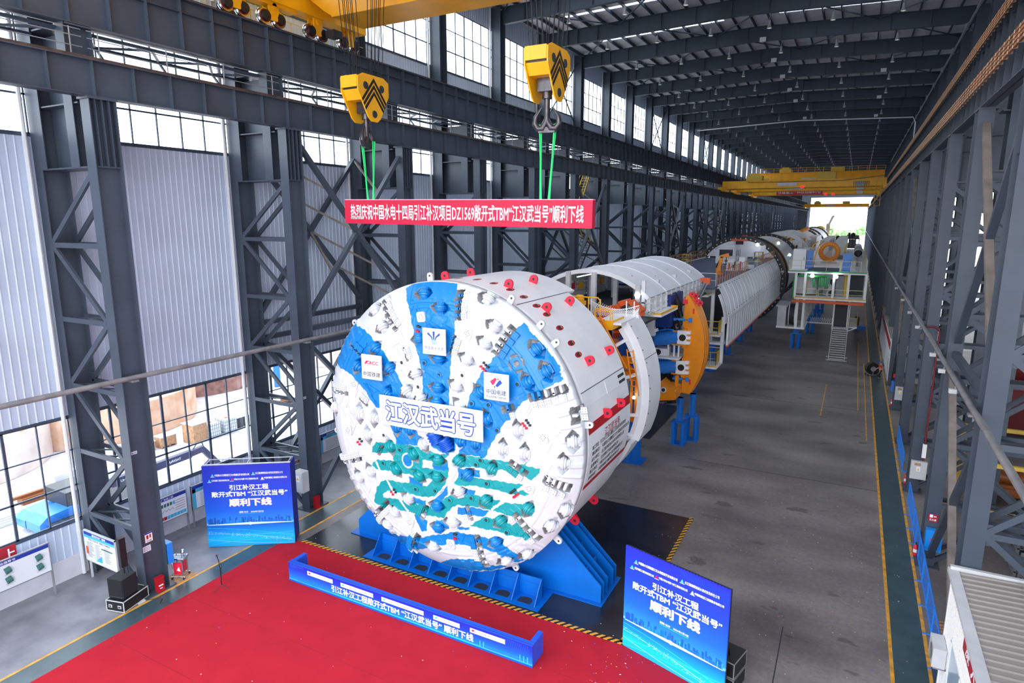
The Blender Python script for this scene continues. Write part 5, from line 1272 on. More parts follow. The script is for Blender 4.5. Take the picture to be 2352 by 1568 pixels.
m = MB(); rail(m, [(XC+2.0, 53.6, 10.0), (XC+4.5, 53.6, 10.0)], 1.15, .03, True, 0, 1.2); rail(m, [(XC+2.2, 79, 10.1), (XC+4.4, 79, 10.1)], 1.1)
GP(m.obj('handrail', 'lgrey'))
# front balcony pieces between canopy and cladding
m = MB()
m.box(-12.6, -10.1, 52.2, 53.6, 9.35, 9.5, 0); m.box(-10.2, -10.1, 52.2, 53.6, 9.5, 9.58, 1); m.box(-12.6, -10.1, 52.18, 52.24, 9.5, 9.58, 1)
m.arc(XC, ZG, RR-.06, RR, 52.5, 53.5, 2, 27, 10, 0)
m.box(-10.9, -9.0, 52.2, 54, 6.2, 6.35, 0); m.box(-10.9, -9.1, 52.18, 52.24, 6.35, 6.45, 1)
for z in (6.35, 3.8): rail(m, [(-10.6, 52.4, z), (-9.2, 52.4, z), (-9.2, 53.8, z)], 1.05, .03, True, 2, .5)
m.box(-10.9, -9.0, 51.6, 54, 3.65, 3.8, 0); m.box(-10.9, -9.0, 51.6, 51.66, 3.8, 3.9, 1)
m.box(-9.2, -8.95, 53.8, 54.1, 3.7, 7.6, 0); m.box(-11.5, -11.2, 53.5, 53.8, 3.7, 10, 0)
for z in (5.0, 5.5, 6.0): m.cyl((-11, 53.9, z), (-9.2, 53.9, z), .03, 6, 0)
GP(m.obj('balcony', ['clad', 'dyellow', 'dyellow']))
m = MB(); m.box(XC-4.4, XC+4.4, 54.2, 54.3, 5.5, 9.9, 0)
for i in range(7): m.box(XC-4.2+1.25*i, XC-3.4+1.25*i, 54.15, 54.2, 6.5, 9.4, 1 if i % 3 else 2)
for x in (-4.3, -2, 0.2, 2.4, 4.3): m.box(XC+x-.1, XC+x+.1, 54.05, 54.2, 5.4, 9.95, 0)
GP(m.obj('front_bulkhead', ['lgrey', 'grey', 'dark']))
m = MB(); m.lathe((-10.9, 52.1, 9.15), (0,-1,0), [(0,.0),(.16,0.0),(.18,-.06),(0,-.1)], 14); GP(m.obj('floodlight', 'flood'))
# white end wall, black and orange rings
def arcring(m, r0, r1, y0, y1, a0, a1, mi): m.arc(XC, ZG, r0, r1, y0, y1, a0, a1, max(8, int(abs(a1-a0)/3)), mi)
m = MB(); n = 40
m.prism([(XC+5.6*math.cos(PI*i/n), 94.7, 10.1+ (math.sqrt(max(0, 5.6**2-(5.6*math.cos(PI*i/n))**2))+ZG-10.1 if True else 0)) for i in range(n+1) if ZG+math.sqrt(max(0, 5.6**2-(5.6*math.cos(PI*i/n))**2)) > 10.0], (0, .15, 0), 0)
m.box(-11.6, -10.9, 94.6, 94.7, 10.15, 11.9, 1); m.box(-14.9, -13.9, 94.55, 94.7, 12.0, 12.5, 2)
GP(m.obj('end_wall', ['clad', 'lgrey', 'dark']))
m = MB()
arcring(m, 5.55, 6.15, 94.9, 96.6, -60, 240, 0)
for i in range(44):
    a = R(-55 + i*6.6); m.cbox((XC+5.85*math.cos(a), 94.85, ZG+5.85*math.sin(a)), .16, .12, .16, 1)
for ad in (-22, 14): a = R(ad); m.cbox((XC+5.9*math.cos(a), 94.8, ZG+5.9*math.sin(a)), .4, .12, .3, 1)
GP(m.obj('black_ring', ['ringblack', 'lgrey']))
m = MB(); arcring(m, 5.3, 5.75, 96.6, 101.3, -48, 60, 0); arcring(m, 5.7, 5.8, 96.6, 96.8, -48, 60, 0); arcring(m, 5.3, 6.0, 101.3, 102.3, -50, 230, 1)
for i in range(20): m.arc(XC, ZG, 5.74, 5.77, 96.8, 101.2, -44+i*5, -43.7+i*5, 1, 1)
GP(m.obj('orange_ring', ['orangeshoe', 'ringblack']))
m = MB()
for x in (-14.8, -13.8): m.box(x-.3, x+.3, 95.5, 97, 12.7, 13.1, 0)
m.bar((-16, 98, 12.7), (-13, 98, 12.9), .5, .3, 1); m.box(-15.4, -13.4, 94.2, 95.0, 12.5, 12.75, 1); m.bar((-14.2, 99, 12.6), (-11.8, 99, 12.0), .5, .3, 1); m.box(-14.6, -14.0, 97.5, 98.5, 12.9, 13.2, 2)
GP(m.obj('segment_gripper', ['ringblack', 'rorange', 'red']))

# cabin, jib crane and boxes standing on the deck
cab = thing('control_cabin', 'white control cabin with a wide dark window on the gantry deck', 'cabin', (-14.15, 82.5, 10.1))
m = MB()
hw, L, h = 1.15, 4.4, 1.75
prof = [(-hw, 0), (hw, 0), (hw, h), (hw-.35, h+.3), (-hw+.35, h+.3), (-hw, h)]
m.prism([(x, 0, z) for x, z in prof], (0, L, 0), 0); m.prism([(-hw-.1, -.15, h+.0), (-hw+.3, -.15, h+.36), (hw-.3, -.15, h+.36), (hw+.1, -.15, h+.0), (hw-.32, -.15, h+.28), (-hw+.32, -.15, h+.28)], (0, L+.3, 0), 0)
m.obj('shell', 'clad', cab)
m = MB(); m.box(-.72, .86, -.03, .02, .95, 1.7, 0); m.box(hw, hw+.03, .9, 1.6, .9, 1.6, 0); m.box(hw, hw+.03, 2.2, 2.9, .9, 1.6, 0); m.obj('window', 'window_dark', cab)
m = MB(); m.box(hw, hw+.04, 3.3, 4.1, 0.05, 1.7); m.obj('door', 'lgrey', cab)
m = MB(); m.box(-.78, .92, -.05, -.03, .9, .95); m.box(-.78, .92, -.05, -.03, 1.7, 1.75); m.obj('window_trim', 'lgrey', cab)
jib = thing('jib_crane', 'orange knuckle jib crane with a chain hook standing on the gantry deck', 'crane', (-11.8, 65.8, 10.1))
m = MB(); m.lathe((0,0,0), (0,0,1), [(.35,0),(.35,.1),(.24,.15),(.24,.3)], 16); m.bar((-.25, 0, .35), (.15, 0, .35), .5, .5); m.obj('base', 'orangeshoe', jib)
m = MB(); m.bar((-.05, 0, .4), (.2, 0, 1.75), .22, .3); m.bar((.1, 0, 1.75), (.85, 0, 1.98), .22, .3); m.bar((.8, 0, 2.0), (.8, 0, 1.6), .2, .14); m.obj('arm', 'orangeshoe', jib)
m = MB(); m.cyl((.62, 0, 1.75), (.62, 0, 1.3), .04, 6); m.lathe((.62, 0, 1.35), (0,1,0), [(.1,-.04),(.13,0),(.1,.04),(.07,0)], 12, 0, True, True); m.tube([(.62, 0, 1.3), (.62, 0, 1.1), (.7, 0, 1.0), (.62, 0, .95), (.55, 0, 1.0)], .035, 6, 0); m.obj('hook', 'dark', jib)
m = MB(); m.cyl((-.3, 0, .7), (.0, 0, 1.4), .06, 8); m.obj('ram', 'black', jib)
t = thing('pump_unit', 'white pump and tank unit with pipes beside the cabin on the deck', 'machinery', (-11.3, 71.5, 10.1))
m = MB(); m.box(-.7, .5, -.6, .8, 0, .9); m.cyl((-.3, 0, .9), (-.3, 0, 1.2), .4, 14); m.box(.4, 1.0, .5, 2.0, 0, 1.4); m.box(-.9, .6, -.7, -.6, .85, .95); m.obj('housing', 'clad', t)
m = MB(); m.cyl((-.4, -.65, .15), (-.4, -.65, .8), .07, 8); m.cyl((.7, -.3, .2), (.7, -.3, 1.0), .08, 8); m.obj('pipe', 'red', t)
m = MB(); m.cyl((.2, -.7, .1), (.2, -.7, 1.0), .07, 8); m.cbox((.1, -.75, .5), .3, .2, .3); m.obj('valve', 'dark', t)
m = MB(); rail(m, [(-1.0, -.9, 0), (.3, -.9, 0)], 1.1); m.obj('rail', 'dyellow', t)
m = MB(); m.box(-1.0, 1.0, -.8, .8, 0, .35); o = m.obj('white_locker', 'clad'); o.location = (-10.9, 75.5, 10.1); tag(o, 'low white locker on the gantry deck behind the pump unit', 'locker')
m = MB(); m.box(-.5, .5, -.5, .5, 0, .04); rail(m, [(-.5,-.5,0),(.5,-.5,0),(.5,.5,0),(-.5,.5,0),(-.5,-.5,0)], 1.2, .03, True, 0, .5); o = m.obj('ladder_cage', 'dyellow'); o.location = (-11.0, 88.5, 10.1); tag(o, 'yellow railed ladder opening by the white end wall', 'guard rail')
m = MB(); m.box(-.5, .5, -.5, .5, 0, .04); rail(m, [(-.5,-.5,0),(.5,-.5,0),(.5,.5,0),(-.5,.5,0),(-.5,-.5,0)], 1.2, .03, True, 0, .5); o = m.obj('ladder_cage', 'dyellow'); o.location = (-17.8, 78, 10.1); tag(o, 'yellow railed ladder opening beside the control cabin, towards the windows', 'guard rail')

# second shell with black ring, then further gantries down the hall
def shell(label, y0, y1, r, a0, a1, rings, open_front=True):
    t = thing('trailing_gantry', label, 'gantry', (XC, y0, 0), 0, 'trailing gantries further down the hall')
    m = MB(); m.arc(XC, ZG, r-.08, r, y0, y1, a0, a1, 30, 0, True); m.box(XC-4, XC+4, y0, y1, 6, 6.2, 0)
    GP(m.obj('shell', 'clad'), t, (XC, y0, 0))
    for ry in rings:
        m = MB(); arcring(m, r-.1, r+.45, ry, ry+1.4, -55, 235, 0)
        for i in range(30):
            a = R(-50 + i*9.4); m.cbox((XC+(r+.2)*math.cos(a), ry-.03, ZG+(r+.2)*math.sin(a)), .14, .1, .14, 1)
        GP(m.obj('black_ring', ['ringblack', 'lgrey']), t, (XC, y0, 0))
    return t
t = shell('white gantry shell with two lit floodlights and a black ring, behind the orange ring', 102.4, 124.0, 5.5, -25, 150, (124.0,))
m = MB()
for p in ((XC+5.5*math.cos(R(56)), 114, ZG+5.6*math.sin(R(56))), (XC+5.5*math.cos(R(29)), 115, ZG+5.6*math.sin(R(29)))):
    m.lathe(p, (0,-1,0), [(0,.3),(.2,0.3),(.22,.2),(0,.1)], 14)
GP(m.obj('floodlight', 'flood'), t, (XC, 102.4, 0))
m = MB(); rail(m, [(XC+3.2, 104, 11.2), (XC+3.6, 112, 11.2)], 1.1); rail(m, [(XC+4.6, 103, 9.8), (XC+4.8, 110, 9.8)], 1.1); GP(m.obj('handrail', 'dyellow'), t, (XC, 102.4, 0))
m = MB(); m.lathe((XC+5.5*math.cos(R(63)), 93.2, ZG+5.7*math.sin(R(63))), (0,-1,0), [(0,.3),(.2,0.3),(.22,.2),(0,.1)], 14); GP(m.obj('floodlight', 'flood'))
# open frame gantry
t = thing('trailing_gantry', 'white arched gantry with open framework full of yellow fittings', 'gantry', (XC, 128, 0), 0, 'trailing gantries further down the hall')
def F3(o, y): return GP(o, t, (XC, y, 0))
m = MB()
arcring(m, 4.9, 5.6, 128.5, 129.5, -10, 140, 0); arcring(m, 5.2, 5.9, 164, 173, 38, 142, 0); arcring(m, 5.0, 5.9, 150, 151, 0, 140, 0)
m.box(XC-4.6, XC+4.6, 128, 174, 8.6, 8.8, 0); m.box(XC+3.2, XC+4.8, 130, 140, 9, 11.4, 0)
for y in range(130, 172, 6): m.box(XC+4.5, XC+4.75, y, y+.4, 8.7, 10.8, 0)
F3(m.obj('arch_frame', 'clad'), 128)
rg = random.Random(21); m = MB()
for i in range(34):
    y = 132 + rg.random()*38; x = XC + rg.uniform(-1, 4.6); z = 9 + rg.uniform(0, 2.6)
    m.cbox((x, y, z), rg.uniform(.2, .7), rg.uniform(.5, 2), rg.uniform(.2, .7), rg.choice((0, 0, 1, 2)))
F3(m.obj('fittings', ['yellow', 'orangeshoe', 'lgrey']), 128)
m = MB(); rail(m, [(XC+4.6, 126.5, 9.6), (XC+4.6, 150, 9.6)], 1.1, .04, True, 0, 2); rail(m, [(XC+1, 129, 11), (XC+4, 129, 10.4)], 1.1, .04); F3(m.obj('handrail', 'dyellow'), 128)
t2 = shell('white shell with two black rings, an orange hose and a boxy white side unit', 182, 224, 5.4, -20, 150, (205, 223))
m = MB(); m.tube([(XC+1.2, 181, 11.6), (XC+1.6, 181, 12.4), (XC+2.2, 182, 12.8), (XC+2.8, 186, 13.0)], .5, 8, 0); GP(m.obj('orange_hose', 'orangeshoe'), t2, (XC, 182, 0))
m = MB(); m.box(XC+3.0, XC+5.6, 176, 200, 8, 11.2, 0); m.box(XC+2.9, XC+3.3, 174, 176, 8.5, 11.5, 1); GP(m.obj('side_unit', ['clad', 'orangeshoe']), t2, (XC, 182, 0))
shell('far white gantry shell with a black ring, smallest of the row', 228, 266, 5.3, -20, 150, (264,))
t = thing('trailing_gantry', 'distant low gantry with white drums and yellow rails by the open door', 'gantry', (XC, 270, 0), 0, 'trailing gantries further down the hall')
m = MB(); m.box(-16, -11, 270, 320, 4, 9, 0); m.lathe((-12.5, 285, 10), (0,1,0), [(0,0),(1.6,0),(1.6,8),(0,8)], 20, 0); m.lathe((-14, 300, 10.5), (0,1,0), [(0,0),(2.2,0),(2.2,4),(0,4)], 20, 1)
for y in (275, 292, 310): m.bar((-14.5, y, 9), (-14.0, y, 12.5), .5, .5, 1)
GP(m.obj('body', ['clad', 'dyellow']), t, (XC, 270, 0))
m = MB(); rail(m, [(-16, 270, 9), (-11, 270, 9), (-11, 318, 9)], 1.2, .05, True, 0, 3); GP(m.obj('handrail', 'dyellow'), t, (XC, 270, 0))
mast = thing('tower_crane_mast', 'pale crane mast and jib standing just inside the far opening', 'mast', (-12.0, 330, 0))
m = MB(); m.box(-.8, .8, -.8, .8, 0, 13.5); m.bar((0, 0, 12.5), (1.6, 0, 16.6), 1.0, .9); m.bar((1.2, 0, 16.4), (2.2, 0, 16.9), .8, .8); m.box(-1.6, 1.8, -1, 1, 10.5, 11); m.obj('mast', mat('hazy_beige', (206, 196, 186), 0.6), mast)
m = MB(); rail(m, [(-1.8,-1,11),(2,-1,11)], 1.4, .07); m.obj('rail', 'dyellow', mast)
# blue support legs
sup = [(-12.4, 58), (-12.4, 66.5), (-12.3, 76), (-12.4, 85.2), (-12.35, 93.5), (-12.5, 110), (-12.6, 121), (-12.5, 135), (-12.5, 165), (-12.6, 190), (-12.6, 215), (-12.5, 235), (-12.5, 258), (-12.5, 276), (-12.5, 305)]
for i, (x, y) in enumerate(sup):
    for sgn in (1, -1):
        m = MB()
        for a in (-.32, .32): m.cyl((a, 0, .05), (a, 0, 5.3 if y < 95 else (4.0 if y > 270 else 6.0 if y < 127 or y > 180 else 8.6)), .24, 14)
        m.box(-.7, .7, -.4, .4, 0, .06)
        o = m.obj('gantry_support', 'cblue'); o.location = (x if sgn > 0 else 2*XC-x, y, 0)
        tag(o, 'blue twin-post support under the white gantries, %s from the front on the %s side' % (ordn(i+1), 'aisle' if sgn > 0 else 'wall'), 'support', 'gantry supports')

# ================================================================ right-hand service gantry
sg = thing('service_gantry', 'two-storey white service gantry with railings, green pipes and tanks near the open-side columns', 'gantry', (-2.7, 83, 0))
def S(o, label=None):
    o.parent = sg; o.matrix_parent_inverse = Matrix.Translation((2.7, -83, 0))
    if label: o['label'] = label
    return o
YE = 150
m = MB(); m.box(-6.9, 1.45, 83, YE, 9.2, 9.45, 0); m.box(-4.9, -1.5, 83.4, 90, 9.45, 9.47, 1); m.box(.2, 1.45, 83, YE, 9.45, 9.5, 2); m.box(-6.85, 1.4, 82.95, 83, 9.38, 9.5, 3)
S(m.obj('upper_deck', ['pwhite', 'deckblue', 'lgrey', 'green']))
m = MB(); m.box(-6.0, 1.6, 83, YE, 6.1, 6.3, 0); m.box(-5.9, 1.5, 82.96, 83.02, 6.3, 6.42, 1)
S(m.obj('lower_deck', ['pwhite', 'dyellow']))
m = MB(); m.box(-6.2, 1.4, 82.7, 83.1, 5.75, 6.02, 0)
for x in (-6.1, 1.2): m.box(x-.1, x+.1, 83, YE, 5.8, 6.05, 0)
S(m.obj('orange_beam', 'rorange'), 'orange beam under the lower deck')
m = MB()
for y in range(83, YE, 9):
    for x in (-4.95, -1.9, -.35, 1.4, -5.95): m.box(x-.13, x+.13, y+.02, y+.3, 6.3, 9.2)
S(m.obj('posts', 'pwhite'))
m = MB()
for xs_ in ((-5.85, -3.6), (-3.45, -1.95), (-1.8, -.4), (-.25, 1.5)):
    x0, x1 = xs_; m.tube([(x0, 83.05, 6.3), (x0, 83.05, 7.3), (x0+.1, 83.05, 7.4), (x1-.1, 83.05, 7.4), (x1, 83.05, 7.3), (x1, 83.05, 6.3)], .035, 6); m.cyl((x0, 83.05, 6.85), (x1, 83.05, 6.85), .03, 6)
rail(m, [(-6.8, 83.1, 9.45), (-4.2, 83.1, 9.45), (-1.4, 83.1, 9.45)], 1.25, .03); rail(m, [(-1.3, 83.05, 9.45), (.75, 83.05, 9.45)], 1.25, .035); rail(m, [(-6.8, 83.1, 9.45), (-6.8, 92, 9.45)], 1.2); rail(m, [(1.4, 86, 9.45), (1.4, 130, 9.45)], 1.2, .03, True, 0, 2)
S(m.obj('handrail', mat('rail_cream', (222, 208, 160), 0.5)))
m = MB(); m.tube([(-6.1, 83.2, 5.9), (-6.1, 83.2, 8.6), (-5.9, 83.2, 8.85), (-2.6, 83.2, 8.9)], .13, 8)
for x in (-4.0, -3.4, -3.0, -2.6): m.tube([(x, 83.6, 8.9), (x, 83.6, 7.6)], .12, 8)
for x in (-5.5, -4.7, -4.2, -3.3, -2.9): m.lathe((x, 83.2, 8.88), (1,0,0), [(.2,-.04),(.2,.04),(.13,.04)], 10)
m.tube([(-6.1, 83.3, 8.2), (-6.1, 83.3, 6.2)], .18, 8)
S(m.obj('green_pipework', 'green'))
m = MB(); m.lathe((-5.0, 87, 6.32), (0,0,1), [(0,0),(1.3,0.15),(1.35,.4),(1.35,2.1),(1.2,2.3),(0,2.4)], 28, 0); m.lathe((-2.6, 86, 6.32), (0,0,1), [(.15,0),(.15,.5),(.55,.8),(.55,1.2),(.3,1.5),(0,1.55)], 16, 0)
m.cyl((-2.9, 84.6, 6.6), (-2.6, 84.6, 7.7), .2, 12, 1)
for i in range(6): m.cyl((-5.15, 85.55, 6.6+.35*i), (-4.8, 85.55, 6.6+.35*i), .03, 5, 2)
for x in (-5.15, -4.8): m.cyl((x, 85.55, 6.4), (x, 85.55, 8.6), .035, 5, 2)
m.box(-1.7, -.9, 86, 92, 6.3, 8.8, 3); m.box(-.5, 1.2, 87, 95, 6.3, 8.9, 4); m.box(-1.0, -.5, 86.5, 88, 6.3, 8.9, 2); m.box(-2.4, -1.9, 88, 90, 6.3, 8, 4)
S(m.obj('tanks_and_cabinets', ['lgrey', 'grey', 'dyellow', 'grey', 'dark']))
m = MB()
for x in (-4.2, -1.7):
    m.lathe((x, 82.7, 8.95), (0,-1,0), [(0,0),(.2,0),(.22,-.08),(0,-.12)], 14)
S(m.obj('floodlight', 'flood'), 'lit floodlight')
# under-deck: reel, box, stair, supports
m = MB(); m.box(-7.7, -6.75, 83, 88, 2.7, 5.2, 0); m.box(-7.9, -6.6, 82.9, 88.1, 5.1, 5.25, 0); m.box(-7.75, -4.6, 82.9, 89, 2.5, 2.7, 1); m.box(-5.75, -5.45, 83, 83.3, 2.7, 6.1, 1); m.box(-5.0, -4.75, 83, 95, 2.7, 6.1, 1)
for i in range(8): m.box(-5.0, -4.7, 84+i*2, 84.2+i*2, 2.7, 6.0, 1)
S(m.obj('underdeck_frame', ['lgrey', 'pwhite']))
m = MB(); m.lathe((-6.5, 84.5, 4.1), (1,0,0), [(0,0),(1.35,0),(1.35,.08),(1.0,.1),(1.0,.65),(1.35,.67),(1.35,.75),(0,.75)], 28, 0); m.lathe((-6.4, 84.5, 4.1), (1,0,0), [(1.25,0),(1.25,.55)], 28, 1)
S(m.obj('cable_reel', ['pwhite', 'dark']))
st = thing('steel_stair', 'grey steel stair with open treads descending from the service gantry', 'stair', (-.8, 77.5, 0))
m = MB(); n = 15
for i in range(n): 
    y, z = .3 + i*.36, .25 + i*.19
    m.box(-.72, .72, y-.14, y+.14, z-.03, z+.03)
m.obj('treads', 'lgrey', st)
m = MB()
for x in (-.8, .8): m.bar((x, 0, .05), (x, 5.6, 3.0), .07, .28)
for y in (.05, .6): m.bar((-1.05, y, .12+y*.5), (1.05, y, .12+y*.5), .08, .08)
m.obj('stringer', 'lgrey', st)
m = MB(); m.box(-.8, .8, 5.5, 6.6, 2.85, 2.95); m.obj('landing', 'lgrey', st)
m = MB(); m.box(-1.55, -.05, 84.2, 84.4, 2.8, 6.1, 1); m.bar((-.75, 84.2, 2.9), (-.75, 92, 7.5), 1.2, .2, 1)
for x in (-1.62, -.1, .0): m.box(x-.08, x+.08, 84, 84.2, 2.6, 6.1, 0)
m.box(.05, .95, 84, 92, 2.9, 3.0, 0); rail(m, [(.05, 84, 3.0), (.95, 84, 3.0), (.95, 90, 3.0)], 1.1, .03, True, 2); m.bar((0, 84, 2.5), (.95, 84, 3.0), .1, .1, 0); m.box(-4.6, -1.7, 90, 90.2, 2.3, 2.45, 0)
for i in range(12): 
    m.bar((-4.4+i*.23, 90, 2.5), (-4.1+i*.23, 90, 3.1), .04, .04, 0); m.bar((-4.1+i*.23, 90, 2.5), (-4.4+i*.23, 90, 3.1), .04, .04, 0)
S(m.obj('stair_tower', ['pwhite', 'dark', 'dyellow']))
for i, (x, y, h) in enumerate(((-5.5, 83.6, 2.5), (-4.6, 96, 2.5), (-4.4, 108, 2.5), (-4.4, 118, 2.5))):
    t = thing('blue_trestle', 'blue multi-post trestle under the service gantry, %s from the front' % ordn(i+1), 'support', (x, y, 0), 0, 'trestles of the service gantry')
    for a, b in ((-.35, 0), (.35, 0), (-.35, .7), (.35, .7)):
        m = MB(); m.cyl((a, b, 0), (a, b, h-.7), .22, 12); m.obj('column', 'cblue', t)
    m = MB(); m.box(-.6, .6, -.25, .95, h-.7, h-.6); m.box(-.3, .3, .1, .6, h-.6, h); m.obj('head', 'cblue', t)
m = MB(); m.box(-.7, .75, -.3, .6, 0, .55); o = m.obj('blue_plinth', 'cblue'); o.location = (1.5, 102.4, 0); tag(o, 'low blue box on the floor behind the steel stair', 'box')
m = MB(); m.box(-1.0, -.4, -.3, .6, 0, 1.6); o = m.obj('dark_cabinet', 'dark'); o.location = (1.8, 104, 0); tag(o, 'dark cabinet standing behind the steel stair', 'cabinet')
# things on the upper deck
def box_thing(name, label, cat, x0, x1, y0, y1, z0, h, matn, extra=None):
    t = thing(name, label, cat, ((x0+x1)/2, y0, z0)); w = (x1-x0)/2
    m = MB(); m.box(-w, w, 0, y1-y0, 0, h); m.obj('body', matn, t)
    m = MB(); m.box(-w+.06, w-.06, -.02, 0, .1, h-.1); d = m.obj('door', matn, t)
    m = MB(); m.box(w-.2, w-.15, -.05, -.02, h*.45, h*.6); m.obj('handle', 'dark', d)
    return t
box_thing('electrical_cabinet', 'tall white cabinet at the front corner of the service gantry deck', 'cabinet', -6.75, -5.3, 86.5, 88.5, 9.45, 2.4, 'pwhite')
box_thing('electrical_cabinet', 'narrow blue cabinet beside the tall white cabinet on the service gantry', 'cabinet', -5.2, -4.6, 87.4, 89.2, 9.45, 2.25, 'jblue')
box_thing('electrical_cabinet', 'blue cabinet on the service gantry deck in front of the round grey duct', 'cabinet', -1.2, -.2, 85, 86.2, 9.5, 2.0, 'jblue')
t = thing('segment_ring', 'big orange ring standing upright on the service gantry deck', 'ring', (-3.15, 98.5, 11.05))
m = MB(); m.lathe((0,0,0), (0,1,0), [(.78,0),(1.0,-.15),(1.3,-.12),(1.38,.1),(1.38,.9),(1.2,1.0),(.85,1.0),(.78,.8)], 40, 0, True, True); m.obj('ring', 'orange', t)
m = MB()
for i in range(24): a = 2*PI*i/24; m.cyl((1.2*math.cos(a), -.17, 1.2*math.sin(a)), (1.2*math.cos(a), -.1, 1.2*math.sin(a)), .05, 6)
m.obj('bolts', 'dark', t)
m = MB(); m.box(-1.0, 1.0, .2, .8, -1.6, -1.3); m.bar((-.6, 1.0, -.5), (.5, 1.4, .5), .08, .08); m.box(-.5, .3, 1.6, 2.2, -1.0, .1); m.obj('stand', 'lgrey', t)
t = thing('curved_ladder', 'white and yellow curved frame of rungs beside the orange ring, near the white cabinet', 'ladder', (-5.0, 96, 9.45))
m = MB()
for s in (-.35, .35): m.tube([(s-.2, 0, 0), (s, 0, 1.6), (s+.25, 1, 2.6), (s+.7, 2.5, 3.0)], .07, 6)
m.obj('rail', 'yellow', t)
m = MB()
for i in range(12): m.box(-.4, .45, .05+.06*i, .15+.06*i, .2*i, .2*i+.06)
m.box(-1.2, -.5, 0, 1.2, 0, 2.2); m.obj('rungs', 'lgrey', t)
t = thing('curved_ladder', 'yellow frame beside the orange ring, in front of the white boxes', 'ladder', (-1.35, 97, 9.45))
m = MB(); m.tube([(0, 0, 0), (.05, 0, 2.0), (.3, 1.5, 2.8)], .1, 6); m.tube([(.4, 0, 0), (.4, 0, 1.8)], .08, 6); m.obj('rail', 'dyellow', t)
for lab, x0, x1, y0, y1, h in (('long white boxed duct behind the orange ring, nearer the arched gantries', -4.8, -3.6, 108, 140, 2.9), ('long white boxed duct behind the orange ring, nearer the round duct', -2.7, -1.4, 108, 138, 2.95)):
    t = thing('boxed_duct', lab, 'duct', ((x0+x1)/2, y0, 9.45)); w = (x1-x0)/2
    m = MB(); m.box(-w, w, 0, y1-y0, .8, h); m.obj('casing', 'clad', t)
    m = MB()
    for i in range(6): m.box(-w-.03, w+.03, i*5-.04, i*5+.15, .75, h+.04)
    m.obj('flanges', 'lgrey', t)
    m = MB()
    for i in range(3): m.box(-w+.1, w-.1, 2+i*10, 2.4+i*10, 0, .8)
    m.obj('legs', 'grey', t)
t = thing('air_duct', 'large grey round ventilation duct lying along the outer edge of the service gantry', 'duct', (.35, 93, 11.2))
m = MB(); m.lathe((0,0,0), (0,1,0), [(.46,0),(.5,.02),(.5,22),(.46,22)], 28); m.lathe((0,0,0), (0,1,0), [(.46,.0),(.46,22)], 28); m.obj('tube', 'lgrey', t)
m = MB()
for i in range(10): m.lathe((0, .1+i*1.2, 0), (0,1,0), [(.5,0),(.54,0),(.54,.1),(.5,.1)], 24, 0, True, True)
m.lathe((0, .6, 0), (0,1,0), [(0,0),(.3,0),(.3,.1)], 20, 1); m.obj('flanges', ['grey', 'dark'], t)
m = MB(); m.box(-.15, .15, 1, 1.3, -1.75, -.45); m.box(-.15, .15, 12, 12.3, -1.75, -.45); m.box(-.5, .5, 1, 1.3, -.55, -.45); m.obj('saddle', 'grey', t)
m = MB(); m.cyl((0,0,.6), (0,3,.6), .5, 18); m.box(-.4, .4, .3, 2.7, 0, .3); o = m.obj('white_tank', 'pwhite'); o.location = (-.9, 90.5, 9.5); tag(o, 'white horizontal tank behind the wider blue cabinet', 'tank')
# machinery beyond, dark against the door
rg = random.Random(31)
for i, (x0, x1, y0, y1, z1, lab) in enumerate(((-1.9, .5, 152, 175, 11.9, 'dark framed machine platform with fans, in front of the open door'), (-4.5, -2.6, 155, 170, 11.2, 'dark green rack of upright posts behind the white boxed ducts'), (-5.2, -2.2, 185, 240, 10.0, 'long grey low machine beds beyond the service gantry'))):
    t = thing('machine_platform', lab, 'machinery', ((x0+x1)/2, y0, 0)); w = (x1-x0)/2; L = y1-y0
    m = MB(); m.box(-w, w, 0, L, z1-.5, z1-.2, 0); m.box(-w, w, .5, L, z1-2.4, z1-2.2, 0); m.box(-w*.6, w*.5, .6, 3, z1-2.2, z1-.6, 1)
    for k in range(5): m.box(-w+k*w/2-.06, -w+k*w/2+.06, 0, .2, 0 if k in (0, 4) else z1-2.4, z1-.3, 0)
    m.obj('frame', ['dark', 'grey'], t)
    m = MB()
    for k in range(7):
        xx = rg.uniform(-w+.2, w-.3); m.cyl((xx, 1, z1-.2), (xx, 1, z1+rg.uniform(.2, 1.0)), rg.choice((.06, .1, .25)), 10)
    m.lathe((w*.0, .8, z1+.35), (0,1,0), [(0,0),(.45,0),(.45,.5),(0,.5)], 16); m.obj('fittings', 'dark', t)
    m = MB(); rail(m, [(-w, .1, z1-2.2), (w, .1, z1-2.2)], 1.0, .04); m.obj('handrail', 'grey', t)
# ================================================================ ceremony: carpet, boards, banner
def carpet_mat():
    m = mat('red_carpet', (188, 38, 52), 0.9, 0.0, 0.05, 1.2, None, 0.1, 0.1); return m
M['carpet'] = carpet_mat()
cp = thing('red_carpet', 'large bright red carpet laid in strips in front of the machine', 'carpet', (-13, 12, 0))
ys = [1.0, 5.4, 8.6, 11.8, 14.9, 18.0, 20.5]
for i in range(len(ys)-1):
    m = MB(); m.box(-23.48, -2.6, ys[i]+.006, ys[i+1]-.006, .004, .012)
    o = m.obj('carpet_strip', 'carpet', cp); o.matrix_parent_inverse = Matrix.Translation((13, -12, 0))
